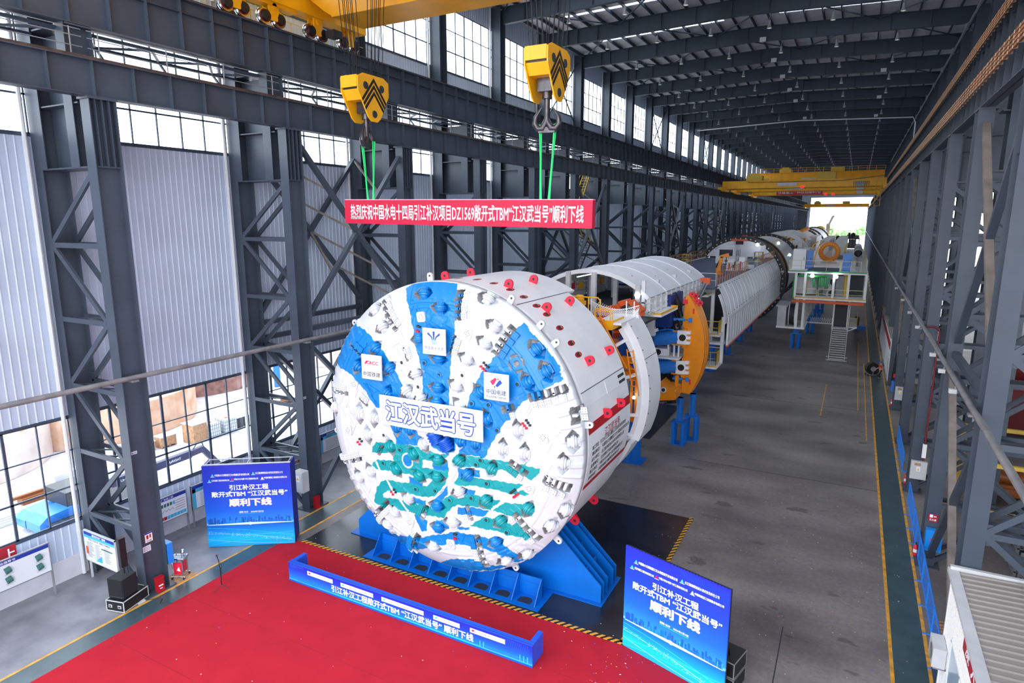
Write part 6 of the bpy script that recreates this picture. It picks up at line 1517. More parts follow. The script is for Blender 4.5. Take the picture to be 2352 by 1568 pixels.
# confetti
M['conf'] = [mat('confetti_%s' % n, c, .6) for n, c in (('white', (240,240,240)), ('yellow', (240,200,60)), ('pink', (240,120,190)), ('blue', (70,90,230)))]
rg = random.Random(77); m = MB()
for i in range(560):
    if i < 420: x, y = rg.uniform(-7.5, 3.2), rg.uniform(14, 40)
    elif i < 500: x, y = rg.gauss(-5, 1.8), rg.gauss(18.6, 1.2)
    else: x, y = rg.uniform(-23, -8), rg.uniform(12, 22)
    s = rg.uniform(.01, .024); a = rg.uniform(0, PI); z = .04 if -22.6 < x < -6.4 and 20 < y < 32 else .022
    if -20.6 < x < -8.6 and 17.7 < y < 18.9: continue
    m.prism([(x+s*math.cos(a+k*PI/2)*(1.6 if k % 2 else 1), y+s*math.sin(a+k*PI/2), z) for k in range(4)], (0,0,.003), rg.choice((0,0,1,2,3)))
o = m.obj('confetti', M['conf']); tag(o, 'tiny scattered paper confetti on the floor and carpet', 'confetti', None, 'stuff')

def art_mat(name, emit, zh, hz):
    # printed artwork: deep blue on top through cyan below, with a fine wave pattern
    m = bpy.data.materials.new(name); m.use_nodes = True; nt = m.node_tree; b = nt.nodes['Principled BSDF']
    tc = nt.nodes.new('ShaderNodeTexCoord'); sp = nt.nodes.new('ShaderNodeSeparateXYZ'); mr = nt.nodes.new('ShaderNodeMapRange'); mr.inputs[2].default_value = zh
    rp = nt.nodes.new('ShaderNodeValToRGB'); el = rp.color_ramp.elements
    stops = [(0.0, (20, 150, 226)), (0.10, (0, 176, 236)), (0.2, (0, 130, 220)), (hz-.015, (0, 92, 196)), (hz, (120, 200, 255)), (hz+.02, (30, 130, 230)), (0.45, (12, 92, 214)), (0.7, (16, 60, 196)), (1.0, (24, 40, 180))]
    el[0].position, el[0].color = stops[0][0], lin(stops[0][1]); el[1].position, el[1].color = stops[-1][0], lin(stops[-1][1])
    for p, c in stops[1:-1]: e = el.new(p); e.color = lin(c)
    nt.links.new(tc.outputs['Object'], sp.inputs[0]); nt.links.new(sp.outputs[2], mr.inputs[0]); nt.links.new(mr.outputs[0], rp.inputs[0])
    nt.links.new(rp.outputs[0], b.inputs['Base Color']); b.inputs['Roughness'].default_value = .4
    if emit: nt.links.new(rp.outputs[0], b.inputs['Emission Color']); b.inputs['Emission Strength'].default_value = emit
    return m
M['art'] = art_mat('backdrop_art', 0.0, 4.1, .285); M['artled'] = art_mat('screen_art', 0.55, 4.1, .285); M['artlow'] = art_mat('low_wall_art', 0.0, .85, .12)
M['sideblue'] = mat('backdrop_side', (18, 46, 160), .5)
M['cyan'] = mat('art_cyan', (60, 200, 244), .5); M['cyan2'] = mat('art_cyan_dim', (16, 128, 220), .5); M['glow'] = mat('art_pale', (206, 236, 255), .5); M['skyl'] = mat('art_skyline', (6, 84, 186), .5); M['pinkt'] = mat('art_pink', (255, 196, 206), .5)
def lit(n, s):
    m = M[n].copy(); b = m.node_tree.nodes['Principled BSDF']; b.inputs['Emission Color'].default_value = b.inputs['Base Color'].default_value; b.inputs['Emission Strength'].default_value = s; return m
L1 = '中国南水北调集团江汉水网建设开发有限公司'; L2 = '长江勘测规划设计研究有限责任公司'; L3 = '北京海策工程咨询有限公司'; L4 = '中国水利水电第十四工程局有限公司'; L5 = '中国铁建重工集团股份有限公司'
def backdrop(name, label, loc, rz, W, Hh, art, lz, returns):
    t = thing(name, label, 'display board', loc, rz)
    m = MB(); m.box(0, W, 0, .06, 0.02, Hh); m.obj('panel', art, t)
    mats = [M['pwhite'], M['cyan'], M['cyan2'], M['glow'], M['skyl'], M['pinkt'], M['crimson']] if not lz else [lit(k, lz) for k in ('pwhite', 'cyan', 'cyan2', 'glow', 'skyl', 'pinkt', 'crimson')]
    m = MB(); c = lambda u, v: (u*W, 0, (1-v)*Hh)
    for s, u, v, w, h in ((L1, .335, .115, .39, .021), (L2, .755, .105, .31, .021), (L3, .20, .178, .2, .018), (L4, .49, .17, .275, .018), (L5, .825, .165, .26, .018)):
        text_mb(m, s, c(u, v), EX, EZ, h*Hh*1.25, 0, w*W, .02)
    for u, v, k in ((.115, .115, 1), (.575, .105, 1), (.075, .18, 1), (.33, .172, 6), (.675, .168, 0)):
        x, _, z = c(u, v); m.prism([(x-.06, -.006, z-.05), (x+.06, -.006, z-.05), (x+.03, -.006, z+.02), (x, -.006, z+.07), (x-.03, -.006, z+.02)], (0, .003, 0), k); m.box(x-.09, x+.09, -.006, -.003, z-.085, z-.07, 0)
    text_mb(m, '引江补汉工程', c(.515, .27), EX, EZ, .26, 0, .44*W, .035); text_mb(m, '敞开式TBM “江汉武当号”', c(.52, .348), EX, EZ, .27, 0, .86*W, .035)
    text_mb(m, '顺利下线', c(.52, .455), EX, EZ, .38, 5, .48*W, .05); text_mb(m, '顺利下线', c(.514, .452), EX, EZ, .37, 0, .475*W, .012, push=.008)
    text_mb(m, '湖南·长沙    2025年7月9日', c(.52, .575), EX, EZ, .085, 0, .28*W, .02); m.box(.38*W, .66*W, -.005, -.002, (1-.597)*Hh, (1-.594)*Hh, 1)
    rg = random.Random(5)
    for i in range(60):
        x = (.02+.96*i/60)*W; h = rg.uniform(.02, .09)*Hh
        m.box(x, x+rg.uniform(.04, .09), -.003, -.001, .285*Hh, .285*Hh+h, 4)
    for x0, w, h in ((.24, .02, .05), (.265, .03, .04), (.30, .025, .06), (.335, .04, .045), (.385, .05, .075), (.39, .04, .085), (.44, .02, .04)): m.box(x0*W, (x0+w)*W, -.005, -.003, .285*Hh, (.285+h)*Hh, 2)
    for x0 in (.58, .62, .93, .97): m.box(x0*W, x0*W+.02, -.006, -.004, .29*Hh, .335*Hh, 1)
    for z0 in (.295, .31): m.box(.58*W, .98*W, -.006, -.004, z0*Hh, z0*Hh+.02, 2)
    m.prism([(0.02*W, -.008, .275*Hh), (.5*W, -.008, .268*Hh), (.98*W, -.008, .278*Hh), (.98*W, -.008, .283*Hh), (.5*W, -.008, .296*Hh), (.02*W, -.008, .28*Hh)], (0, .002, 0), 3)
    m.lathe((.5*W, -.012, .282*Hh), (0,1,0), [(0,0),(.08,0),(.08,.003)], 16, 3)
    for k, (z0, z1, zm, mi_) in enumerate(((.24, .10, .22, 1), (.20, .16, .10, 1), (.07, .12, .2, 1), (.02, .05, .12, 1), (.17, .05, .16, 3), (.1, .02, .02, 3))):
        pts = []; n = 24
        for i in range(n+1):
            f = i/n; z = ((1-f)**2*z0 + 2*f*(1-f)*zm + f*f*z1)*Hh; pts.append((f*W*.98+.02, -.007-.0006*k, z))
        m.tube(pts, .006 if mi_ == 1 else .004, 4, mi_)
    for i in range(110):
        f = rg.random(); z = (.19 - .13*f + rg.gauss(0, .012))*Hh; x = f*W*.95+.03; m.box(x, x+.018, -.01, -.008, z, z+.018, 3 if f < .7 else 5)
    for i in range(26): m.tube([((.55+.017*i)*W, -.004, (.998-.001*i)*Hh), ((.56+.017*i)*W, -.004, (.965 - .0018*i)*Hh), ((.555+.017*i)*W, -.004, (.93-.003*i)*Hh)], .006, 4, 4)
    m.obj('lettering_and_artwork', mats, t)
    return t
bd = backdrop('event_backdrop', 'tall blue event backdrop with white Chinese headline standing by the window-side walkway', (-26.14, 18.01, 0), math.atan2(2.26, 3.33), 4.03, 4.12, 'art', 0, True)
for xx in (0, 3.98):
    m = MB(); m.box(xx, xx+.05, .06, .95, .02, 4.12); m.obj('side_return', 'sideblue', bd)
m = MB()
for x in (.1, 2.0, 3.9):
    for z in (.1, 4.1): m.bar((x, .1, z), (x, .9, z), .04, .04)
    m.bar((x, .9, .02), (x, .9, 4.1), .04, .04); m.bar((x, .12, .02), (x, .12, 4.14), .04, .04)
m.bar((0, .12, 4.14), (4.03, .12, 4.14), .05, .05); m.bar((0, .9, 4.1), (4.03, .9, 4.1), .04, .04)
for i in range(4):
    for x in (.1, 3.9): m.bar((x, .12+.2*i, 4.1), (x, .32+.2*i, 3.9 if i % 2 else 4.1), .03, .03)
m.obj('truss', 'lgrey', bd)
sc_ = backdrop('event_screen', 'glowing blue event screen with white Chinese headline at the aisle end of the red carpet', (-6.32, 20.51, 0), math.atan2(-1.19, 3.81), 3.99, 4.02, 'artled', .5, False)
m = MB(); m.box(0, 3.99, .06, .14, 0, 4.0)
for x in (.3, 2.0, 3.7): m.bar((x, .14, 3.5), (x, 1.2, 0.03), .06, .06); m.bar((x, .1, .03), (x, 1.3, .03), .08, .06)
for i in range(34): m.cyl((.1+.115*i, .03, 4.02), (.1+.115*i, .03, 4.06), .018, 6)
m.obj('cabinet_frame', 'black', sc_)
for i, (z, lab) in enumerate(((0.02, 'black flight case on the floor behind the glowing screen, lower of two'), (.62, 'black flight case stacked on another behind the glowing screen'))):
    t = thing('flight_case', lab, 'case', (-2.5, 20.3, z), -.25, 'flight cases')
    m = MB(); m.box(-.35, .35, -.5, .5, 0, .55); m.obj('body', 'black', t)
    m = MB()
    for x in (-.36, .33):
        for y in (-.51, .48): m.box(x, x+.03, y, y+.03, 0, .56)
    for z_ in (0, .53): m.box(-.36, .36, -.515, -.49, z_, z_+.03); m.box(.34, .365, -.5, .5, z_, z_+.03)
    m.obj('edging', 'grey', t)
# low wall
lw = thing('low_stage_wall', 'long low blue fascia with white lettering and name plates standing on the red carpet', 'barrier', (-20.57, 17.83, 0))
WL = 11.85
m = MB(); m.box(0, WL, 0, .05, .018, .84); m.obj('panel', 'artlow', lw)
m = MB(); m.box(0, WL, .05, .22, .78, .86, 0); m.box(0, WL, 0.0, .06, .84, .86, 0)
for x0, x1 in ((.003, .2), (WL-.2, WL-.003)): m.box(x0, x1, .055, .9, .018, .856, 0)
m.box(-.02, WL+.02, -.03, 0, .018, .06, 0)
m.obj('returns', mat('fascia_blue', (22, 88, 212), .45), lw)
m = MB(); text_mb(m, '引江补汉工程敞开式TBM “江汉武当号” 顺利下线', (5.95, 0, .34), EX, EZ, .3, 0, 6.95, .035)
pl_x = ((1.12, 2.56), (3.0, 4.72), (5.15, 7.2), (7.65, 8.84), (9.29, 10.76))
for i, (a, b) in enumerate(pl_x):
    m.box(a, b, -.008, -.002, .56, .74, 0); text_mb(m, (L4, L2, L1, L3, L5)[i], ((a+b)/2+.12, -.008, .65), EX, EZ, .075, 1, (b-a)*.74, 0)
    m.cbox((a+.13, -.01, .66), .1, .004, .07, 2 if i in (0, 4) else 3)
rg = random.Random(9)
for i in range(24): m.box(.5+.05*i, .53+.05*i, -.004, -.002, .1, .1+rg.uniform(.05, .3), 4)
for a in (9.7, 9.85, 11.35, 11.5, 11.65): m.box(a, a+.03, -.009, -.007, .1, .36, 3)
m.box(9.7, 11.7, -.006, -.005, .18, .26, 4); m.box(2.6, WL-2.2, -.004, -.002, .1, .13, 3)
for i in range(14): m.tube([(10.6+.08*i, -.003, .8), (10.66+.08*i, -.003, .7-.012*i), (10.64+.08*i, -.003, .6-.02*i)], .006, 4, 4)
for i in range(12): m.tube([(.1+.07*i, -.003, .82), (.12+.07*i, -.003, .62+.012*i)], .006, 4, 4)
m.obj('lettering', ['pwhite', 'grey', 'crimson', 'cyan', 'cyan2'], lw)
# hanging banner
M['banner'] = mat('banner_red', (204, 10, 60), .6, 0.0, 0.05, 3.0)
bn = thing('hanging_banner', 'long pinkish red banner with white lettering hung from two crane hooks', 'banner', (-21.87, 24.0, 15.3)); bn.rotation_euler = (0, .0133, 0)
m = MB(); m.box(0, 12.68, -.16, .16, 0, 1.1); m.obj('cloth', 'banner', bn)
m = MB(); text_mb(m, '热烈庆祝中国水电十四局引江补汉项目DZ1569敞开式TBM“江汉武当号”顺利下线', (6.34, -.16, .55), EX, EZ, .68, 0, 11.95, .018); m.obj('lettering', 'pwhite', bn)
m = MB(); m.box(0, 12.68, -.14, .14, 1.1, 1.13); m.obj('top_bar', 'lgrey', bn)

# ================================================================ cranes
def chev(m, x, s):
    for a, e in ((1.0, .84), (.72, .75), (.44, .655)):
        for sg in (-1, 1):
            m.prism([(x, 0, a), (x, sg*e, a-1.15*e), (x, sg*(e-.05), a-1.15*e-.12), (x, 0, a-.17)], (.012*s, 0, 0), 0)
def hook_block(label, x, y, z, hook_rz):
    t = thing('hook_block', label, 'crane hook', (x, y, z), 0, 'crane hook blocks')
    prof = [(-1.05, .95), (-1.05, .35), (-.42, -.72), (-.2, -.88), (.2, -.88), (.42, -.72), (1.05, .35), (1.05, .95), (.7, 1.12), (-.7, 1.12)]
    for s in (-1, 1):
        m = MB(); m.prism([(s*.45, a, b) for a, b in prof], (s*.06, 0, 0))
        m.obj('side_plate', 'yellow', t)
    m = MB(); chev(m, .515, 1); chev(m, -.515, -1); m.obj('chevron_stripes', 'black', t)
    m = MB()
    for s in (-1, 1):
        for a, b in ((-.55, .62), (.55, .62), (0, -.55)):
            m.lathe((s*.51, a, b), (s, 0, 0), [(0,.03),(.15,.03),(.17,0)], 16)
    m.obj('pin_covers', 'dark', t)
    m = MB(); m.box(-.45, .45, -1.08, -.98, .5, 1.0); m.box(-.45, .45, .98, 1.08, .5, 1.0); m.prism([(-.44, -1.0, .42), (-.44, -.75, .0), (-.44, .75, .0), (-.44, 1.0, .42)], (.88, 0, 0)); m.obj('housing', 'yellow', t)
    m = MB(); m.box(-.4, .4, -1.0, 1.0, .42, .52); m.obj('slot', 'black', t)
    for s in (-.3, -.1, .1, .3):
        m = MB(); m.lathe((s, -.1, .72), (1,0,0), [(.3,-.05),(.52,-.07),(.47,0),(.52,.07),(.3,.05)], 24, 0, True, True); m.lathe((s, .55, .72), (1,0,0), [(.3,-.05),(.52,-.07),(.47,0),(.52,.07),(.3,.05)], 24, 0, True, True); m.obj('sheave', 'dark', t)
    m = MB(); m.box(-.3, .3, -.28, .28, -.5, 0); m.cyl((0,0,-.75), (0,0,-.3), .2, 16); m.cyl((0,0,-1.6), (0,0,-.7), .115, 16)
    c, s_ = math.cos(hook_rz), math.sin(hook_rz)
    for sg in (-1, 1):
        pts = [(0,-1.5),(.05,-1.65),(.18,-1.86),(.36,-1.86),(.5,-1.68),(.47,-1.42),(.34,-1.24),(.22,-1.06)]
        m.tube([(sg*a*c, sg*a*s_, b) for a, b in pts], [.11,.13,.14,.14,.12,.09,.06,.025], 10)
    m.bar((-.34*c, -.34*s_, -1.92), (.34*c, .34*s_, -1.92), .16, .22)
    m.obj('ramshorn_hook', 'hook', t)
    m = MB()
    for a in (-.62, -.42, .42, .62):
        for b in (-.3, -.1, .1, .3):
            m.cyl((b + a*.25, a, .7), (b*1.2 + a*1.3, a*1.1, 9.5), .017, 5)
    m.obj('hoist_ropes', 'rope', t)
    return t
hook_block('yellow crane hook block with narrow hook over the start of the banner lettering', -20.45, 24.0, 20.75, -1.35)
hook_block('yellow crane hook block with wide double hook over the end of the banner lettering', -11.25, 24.0, 20.9, 0.15)
for lab, p0, p1 in (('green sling from the narrow hook, the one nearer the windows', (-20.68, 23.85, 19.05), (-20.52, 24, 16.4)), ('green sling from the narrow hook, the one nearer the aisle', (-20.25, 24.15, 19.05), (-20.19, 24, 16.4)),
                    ('green sling from the wide double hook, the one nearer the windows', (-11.55, 23.95, 19.2), (-11.47, 24, 16.28)), ('green sling from the wide double hook, the one nearer the aisle', (-10.95, 24.05, 19.2), (-11.1, 24, 16.28))):
    m = MB(); a, b = Vector(p0), Vector(p1)
    m.bar(a, b, .05, .02, 0, (0,1,0)); m.bar(a+Vector((.02,.1,0)), b+Vector((-.04,.0,0)), .09, .015, 0, (0,1,0))
    tag(m.obj('lifting_sling', 'sling'), lab, 'sling', 'green lifting slings')

oc = thing('overhead_crane', 'big yellow overhead crane whose wheels stand on the upper window-wall girder', 'crane', (-26.1, 24, 24.73))
def OC(o): o.parent = oc; o.matrix_parent_inverse = Matrix.Translation((26.1, -24, -24.73)); return o
for side in (-1, 1):
    X = (lambda x: x) if side < 0 else mx
    for yw in (18.4, 19.3, 21.35, 22.25, 23.5, 24.4, 26.45, 27.3, 28.9, 29.8):
        m = MB(); m.lathe((X(-26.1), yw, 25.1), (1,0,0), [(0,-.12),(.37,-.12),(.37,-.08),(.33,-.07),(.33,.07),(.37,.08),(.37,.12),(0,.12)], 28, 1); m.lathe((X(-26.1), yw, 25.1), (1,0,0), [(0,.26),(.24,.25),(.27,.1)], 20, 0); m.lathe((X(-26.1), yw, 25.1), (1,0,0), [(.27,.13),(.3,.13),(.3,.11)], 20, 2)
        OC(m.obj('wheel', ['black', 'chrome', 'dred']))
    for y0, y1 in ((18.4, 19.3), (21.35, 22.25), (23.5, 24.4), (26.45, 27.3), (28.9, 29.8)):
        m = MB(); ym = (y0+y1)/2
        for xo in (-.24, .14): m.prism([(X(-26.1)+xo, ym-.2, 24.95), (X(-26.1)+xo, ym+.2, 24.95), (X(-26.1)+xo, ym+.3, 25.4), (X(-26.1)+xo, ym+.3, 25.8), (X(-26.1)+xo, ym-.3, 25.8), (X(-26.1)+xo, ym-.3, 25.4)], (.1, 0, 0))
        m.cyl((X(-26.1)-.3, ym, 25.6), (X(-26.1)+.3, ym, 25.6), .14, 16)
        OC(m.obj('bogie', 'yellow'))
    m = MB(); m.box(X(-26.1)-.45, X(-26.1)+.45, 17.8, 30.4, 25.75, 26.9); m.box(X(-26.1)-.3, X(-26.1)+.3, 20.4, 25.4, 25.6, 25.8); OC(m.obj('end_carriage', 'yellow'))
    m = MB(); m.box(X(-25.5)-.3, X(-25.5)+.3, 27.3, 27.9, 24.95, 25.3); OC(m.obj('drive_motor', 'dark'))
for y0, y1 in ((26.0, 28.1), (17.9, 19.9)):
    m = MB(); prof = [(-25.75, 26.6), (-24.6, 25.75), (-24.0, 25.4), (3.1, 25.4), (3.7, 25.75), (4.9, 26.6), (4.9, 28.4), (-25.75, 28.4)]
    m.prism([(x, y0, z) for x, z in prof], (0, y1-y0, 0)); m.box(-24.0, 3.1, y0-.12, y1+.12, 25.36, 25.42); m.box(-25.75, 4.9, y0-.15, y1+.15, 28.4, 28.46)
    OC(m.obj('main_girder', 'yellow'))
m = MB(); 
for x in (-20.45, -11.25): m.box(x-1.4, x+1.4, 19.5, 26.4, 28.5, 29.4); m.cyl((x-1.2, 23, 30), (x+1.2, 23, 30), .6, 16)
OC(m.obj('trolley', 'yellow'))
m = MB(); rail(m, [(-28.3, 14, 25.0), (-28.3, 34, 25.0)], 1.0, .025); m.box(-28.35, -27.2, 10, 60, 24.5, 24.6); tag(m.obj('runway_walkway', 'dyellow'), 'yellow railed maintenance walkway behind the upper window-wall girder', 'walkway')

def far_crane(name, label, y, z0, z1, x0, x1, d, walk, text=None, signs=()):
    t = thing(name, label, 'crane', ((x0+x1)/2, y, z0), 0, 'yellow cranes down the hall'); xm = (x0+x1)/2
    L = (x1-x0)/2
    for k, yo in enumerate((0, d)):
        m = MB(); m.box(-L, L, yo, yo+.9, 0, z1-z0); m.box(-L, L, yo-.12, yo+1.0, (z1-z0)-.06, (z1-z0)); m.box(-L, L, yo-.1, yo+1.0, 0, .06)
        x = -L+1
        while x < L: m.box(x-.04, x+.04, yo-.05, yo, .05, z1-z0-.05); x += 2.4
        m.obj('girder', 'yellow', t)
    m = MB()
    for s in (-1, 1): m.box(s*L-.6, s*L+.6, -1.2, d+2.1, -.45, .35)
    m.obj('end_carriage', 'yellow', t)
    if walk:
        m = MB(); rail(m, [(-L, -.9, z1-z0), (L, -.9, z1-z0)], 1.1, .04, True, 0, 2.0); m.box(-L, L, -1.0, 0, z1-z0-.05, z1-z0); m.obj('walkway_rail', 'yellow', t)
    m = MB(); m.box(-1.2+4, 2.0+4, .2, d+.5, z1-z0, z1-z0+1.2); m.box(-10, -7, .2, d+.5, z1-z0, z1-z0+1.0); m.cyl((-9.4, .6, z1-z0+1.1), (-7.6, .6, z1-z0+1.1), .4, 12); m.obj('trolley', 'dyellow', t)
    m = MB(); m.box(L-5, L-3.6, -.2, -.06, .1, .9, 0); m.box(-L*.28, -L*.04, -.14, -.11, .35, .95, 0)
    for sx in signs: m.box(sx-.3, sx+.3, -.16, -.1, -.12, .26, 1)
    if text:
        s, cx_, w, h, zz, bg = text
        if bg: m.box(cx_-w/2-.3, cx_+w/2+.3, -.2, -.15, zz-h*.8, zz+h*.8, 2)
        text_mb(m, s, (cx_, -.2 if bg else -.14, zz), EX, EZ, h, 3 if not bg else 0, w, .02)
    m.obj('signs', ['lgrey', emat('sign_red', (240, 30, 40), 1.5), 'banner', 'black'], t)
    return t
far_crane('overhead_crane', 'deep yellow overhead crane with railed walkway and white plates, biggest of those down the hall', 195, 25.5, 28.0, -25.9, 4.95, 5, True, ('250+250t', 1.5, 3.4, .8, .95, False))
slim = far_crane('overhead_crane', 'slim yellow crane with one small red sign, in front of the railed one', 137, 21.45, 22.95, -24.9, 3.95, 2.6, False, None, (0.4,))
far_crane('overhead_crane', 'slim yellow crane just behind the one with a single red sign', 152, 21.4, 22.8, -24.9, 3.95, 2.6, False)
far_crane('overhead_crane', 'yellow crane carrying a red slogan banner in white characters', 178, 21.4, 23.2, -24.9, 3.95, 3, False, ('铁建重工 · 科技创新时空', -3.2, 9.8, .75, .7, True), (2.8, 4.4))
far_crane('overhead_crane', 'farthest thin yellow crane crossing the bright opening of the hall', 362, 21.4, 23.0, -24.9, 3.95, 3, False, None, (.5, 2.0))
m = MB(); m.tube([(3.4, 135, 23.2), (-3, 136.8, 22.6), (-20, 136.8, 22.6)], .05, 5); 
for i in range(8): m.tube([(-1.5+.35*i, 136.7, 22.4), (-1.4+.35*i, 136.7, 21.2), (-1.25+.35*i, 136.7, 22.4)], .03, 4)
tag(m.obj('festoon_cable', 'dark'), 'dark looped festoon cable hanging under the slim yellow crane', 'cable')
m = MB()
for x in (12.7, 13.6):
    for y in (-1.1, -.2): m.cyl((x, y, -3.6), (x, y, .9), .05, 6)
for i in range(5):
    z = -3.6 + i*1.1; m.box(12.7, 13.6, -1.13, -1.07, z, z+.06); m.box(12.7, 13.6, -.23, -.17, z, z+.06); m.box(12.67, 12.73, -1.1, -.2, z, z+.06); m.box(13.57, 13.63, -1.1, -.2, z, z+.06)
m.obj('access_ladder', 'dyellow', slim)
# ================================================================ left side: access stair, boards, speaker, props
t = thing('access_stair', 'beige and dark zigzag access stair among the window-wall columns behind the banner end', 'stair', (-27, 66, 0))
for i, (y0, z0, y1, z1) in enumerate(((2.2, 20.4, -1.0, 16.6), (-1.0, 16.6, 2.6, 13.0), (2.6, 13.0, -1.0, 9.6), (-1.0, 9.6, 2.4, 6))):
    m = MB()
    for x in (-.4, .4): m.bar((x+i*.05, y0, z0), (x+i*.05, y1, z1), .06, .2, 0); m.bar((x, y0, z0+1.0), (x, y1, z1+1.0), .04, .04, 0)
    for k in range(12):
        f = (k+.5)/12; m.box(-.4, .4, y0+(y1-y0)*f-.12, y0+(y1-y0)*f+.12, z0+(z1-z0)*f, z0+(z1-z0)*f+.03)
    for k in range(4):
        f = k/3; m.cyl((.4, y0+(y1-y0)*f, z0+(z1-z0)*f), (.4, y0+(y1-y0)*f, z0+(z1-z0)*f+1.0), .025, 5)
    m.obj('flight', 'dyellow' if i < 2 else 'dark', t)
m = MB(); m.box(-.6, .6, -1.9, -1.0, 16.5, 16.6); m.box(-.6, .6, 2.4, 3.3, 12.9, 13.0); m.box(-.6, .6, -1.9, -1, 9.5, 9.6); m.obj('landings', 'frame', t)

M['poster'] = mat('poster_paper', (226, 232, 240), .5); M['pnavy'] = mat('poster_navy', (28, 56, 160), .5); M['pgreen'] = mat('poster_green', (60, 110, 104), .5); M['psky'] = mat('poster_sky', (70, 180, 220), .5)
def poster(label, y0, y1, z0, z1, title, kind, x=-28.35):
    # faces +x; reads from near (-y) to far (+y)... seen from the hall the reading direction runs towards +y
    t = thing('notice_board', label, 'notice board', (x, (y0+y1)/2, 0), 0, 'notice boards along the left wall'); w = (y1-y0)/2; h = z1-z0
    m = MB(); m.box(-.03, .03, -w, w, z0, z1); m.obj('panel', 'poster', t)
    m = MB()
    for a in (-w, w-.05): m.box(-.05, .05, a, a+.05, 0, z1+.05)
    m.box(-.045, .045, -w, w, z1, z1+.04); m.box(-.045, .045, -w, w, z0-.04, z0); m.box(-.25, .25, w-.1, w+.05, 0, .03); m.box(-.25, .25, -w-.05, -w+.1, 0, .03)
    m.obj('frame', 'grey', t)
    EY = (0, 1, 0); m = MB()
    m.box(.03, .034, -w, w, z1-h*.14, z1, 0); text_mb(m, title, (.034, 0, z1-h*.07), EY, EZ, h*.085, 1, min(2*w*.72, h*.09*len(title)*1.15), .02)
    rg = random.Random(len(title)+int(y0*10))
    if kind == 0:
        for i in range(8):
            a = -w*.82 + (i % 4)*w*.52; b = z0+h*(.62 if i < 4 else .28)
            m.lathe((.036, a, b), (0,1,.25), [(0,0),(.07*h*1.6,0),(.07*h*1.6,.2),(0,.2)], 12, 2)
            m.box(.034, .037, a-.02, a+.3, b-.13*h, b-.12*h, 3)
            m.box(.034, .037, a-.02, a+.22, b-.17*h, b-.165*h, 3)
    elif kind == 1:
        for i in range(14): m.box(.034, .037, -w*.95+i*w*.135, -w*.95+i*w*.135+w*.12, z0+h*.06, z0+h*.2, rg.choice((2, 4, 5, 3)))
        for i in range(6): m.box(.034, .037, -w*.2+i*w*.12, -w*.2+i*w*.12+w*.09, z0+h*.6, z0+h*.74, rg.choice((2, 4)))
        m.box(.034, .037, -w*.9, -w*.35, z0+h*.35, z0+h*.75, 6); m.box(.036, .039, -w*.75, -w*.5, z0+h*.3, z0+h*.42, 5)
        for i in range(5): m.box(.034, .037, w*.5, w*.9, z0+h*(.3+.1*i), z0+h*(.32+.1*i), 5 if i % 2 else 3)
        for i in range(4): m.tube([(.036, -w*.2+i*.2, z0+h*.4), (.036, -w*.1+i*.2, z0+h*.48), (.036, -w*.05+i*.2, z0+h*.4)], .012, 4, 3)
    else:
        m.box(.034, .036, -w, -w*.75, z0, z1-h*.14, 4); m.box(.034, .036, -w, w, z1-h*.3, z1-h*.14, 4)
        text_mb(m, '主要职责', (.037, -w*.2, z1-h*.22), EY, EZ, h*.07, 5, .5, .02)
        for i in range(10): m.box(.036, .038, -w*.5, w*rg.uniform(.5, .9), z0+h*(.06+.06*i), z0+h*(.075+.06*i), 3)
    m.obj('printing', ['pnavy', 'pwhite', 'pgreen', 'grey', 'psky', 'dred', 'lgrey'], t)
poster('long notice board with drawings of machine parts, below the red cloth sheet', 8.2, 12.4, 1.17, 2.36, 'TBM掘进机掘进机作业指导书', 0)
poster('notice board with a strip of small photos between the first two full columns', 16.2, 18.75, .98, 2.18, '掘进机总厂总装二段', 1, -28.6)
poster('notice board with blue margin, half hidden behind the tall event backdrop', 19.0, 20.9, .98, 2.18, '安全生产', 2, -28.6)
for i, y in enumerate((25.6, 27.9, 30.2, 34.6, 37.0, 39.4)): poster('small notice board below the windows past the event backdrop, %s in line' % ordn(i+1), y, y+1.9, .98, 2.18, '安全文明生产', 2 if i % 2 else 1, -28.6)
m = MB(); m.box(0, .02, -.7, .75, 0, .68, 0); text_mb(m, '上', (.02, .5, .34), (0,1,0), EZ, .42, 1, .42, .03); text_mb(m, '安', (.02, -.1, .34), (0,1,0), EZ, .42, 1, .42, .03)
o = m.obj('red_banner_sheet', ['dred', 'pwhite']); o.location = (-29.09, 10.8, 1.88); tag(o, 'red cloth sheet with white characters on the wall above a notice board', 'banner')
t = thing('display_panel', 'tilted white and blue display panel hanging between the legs of the nearest full column', 'notice board', (-27.35, 13.85, 0))
m = MB(); m.box(-1.12, 1.12, -.04, .02, .9, 2.26); m.obj('panel', 'poster', t)
m = MB(); m.box(-1.12, 1.12, -.046, -.04, 2.08, 2.24, 0); m.box(-1.12, 1.12, -.047, -.04, 1.98, 2.1, 4); text_mb(m, '掘进机总厂看板', (0, -.046, 2.16), EX, EZ, .1, 1, 1.0, .02); text_mb(m, '优化工作方法  确保工作推进!', (0, -.047, 1.92), EX, EZ, .09, 3, 1.6, .02)
rg = random.Random(4)
for i in range(12):
    for a in (-.95, -.35, .3): m.box(a, a+rg.uniform(.25, .5), -.045, -.04, 1.1+.06*i, 1.118+.06*i, 3)
for i in range(5): m.box(-.35+.09*i, -.28+.09*i, -.05, -.04, 1.0, 1.05+.06*i, 4)
m.box(-1.05, -.9, -.05, -.04, 1.2, 1.55, 5); m.box(.1, .9, -.048, -.04, 1.65, 1.7, 2)
m.obj('printing', ['pnavy', 'pwhite', 'pgreen', 'grey', 'psky', 'rorange'], t)
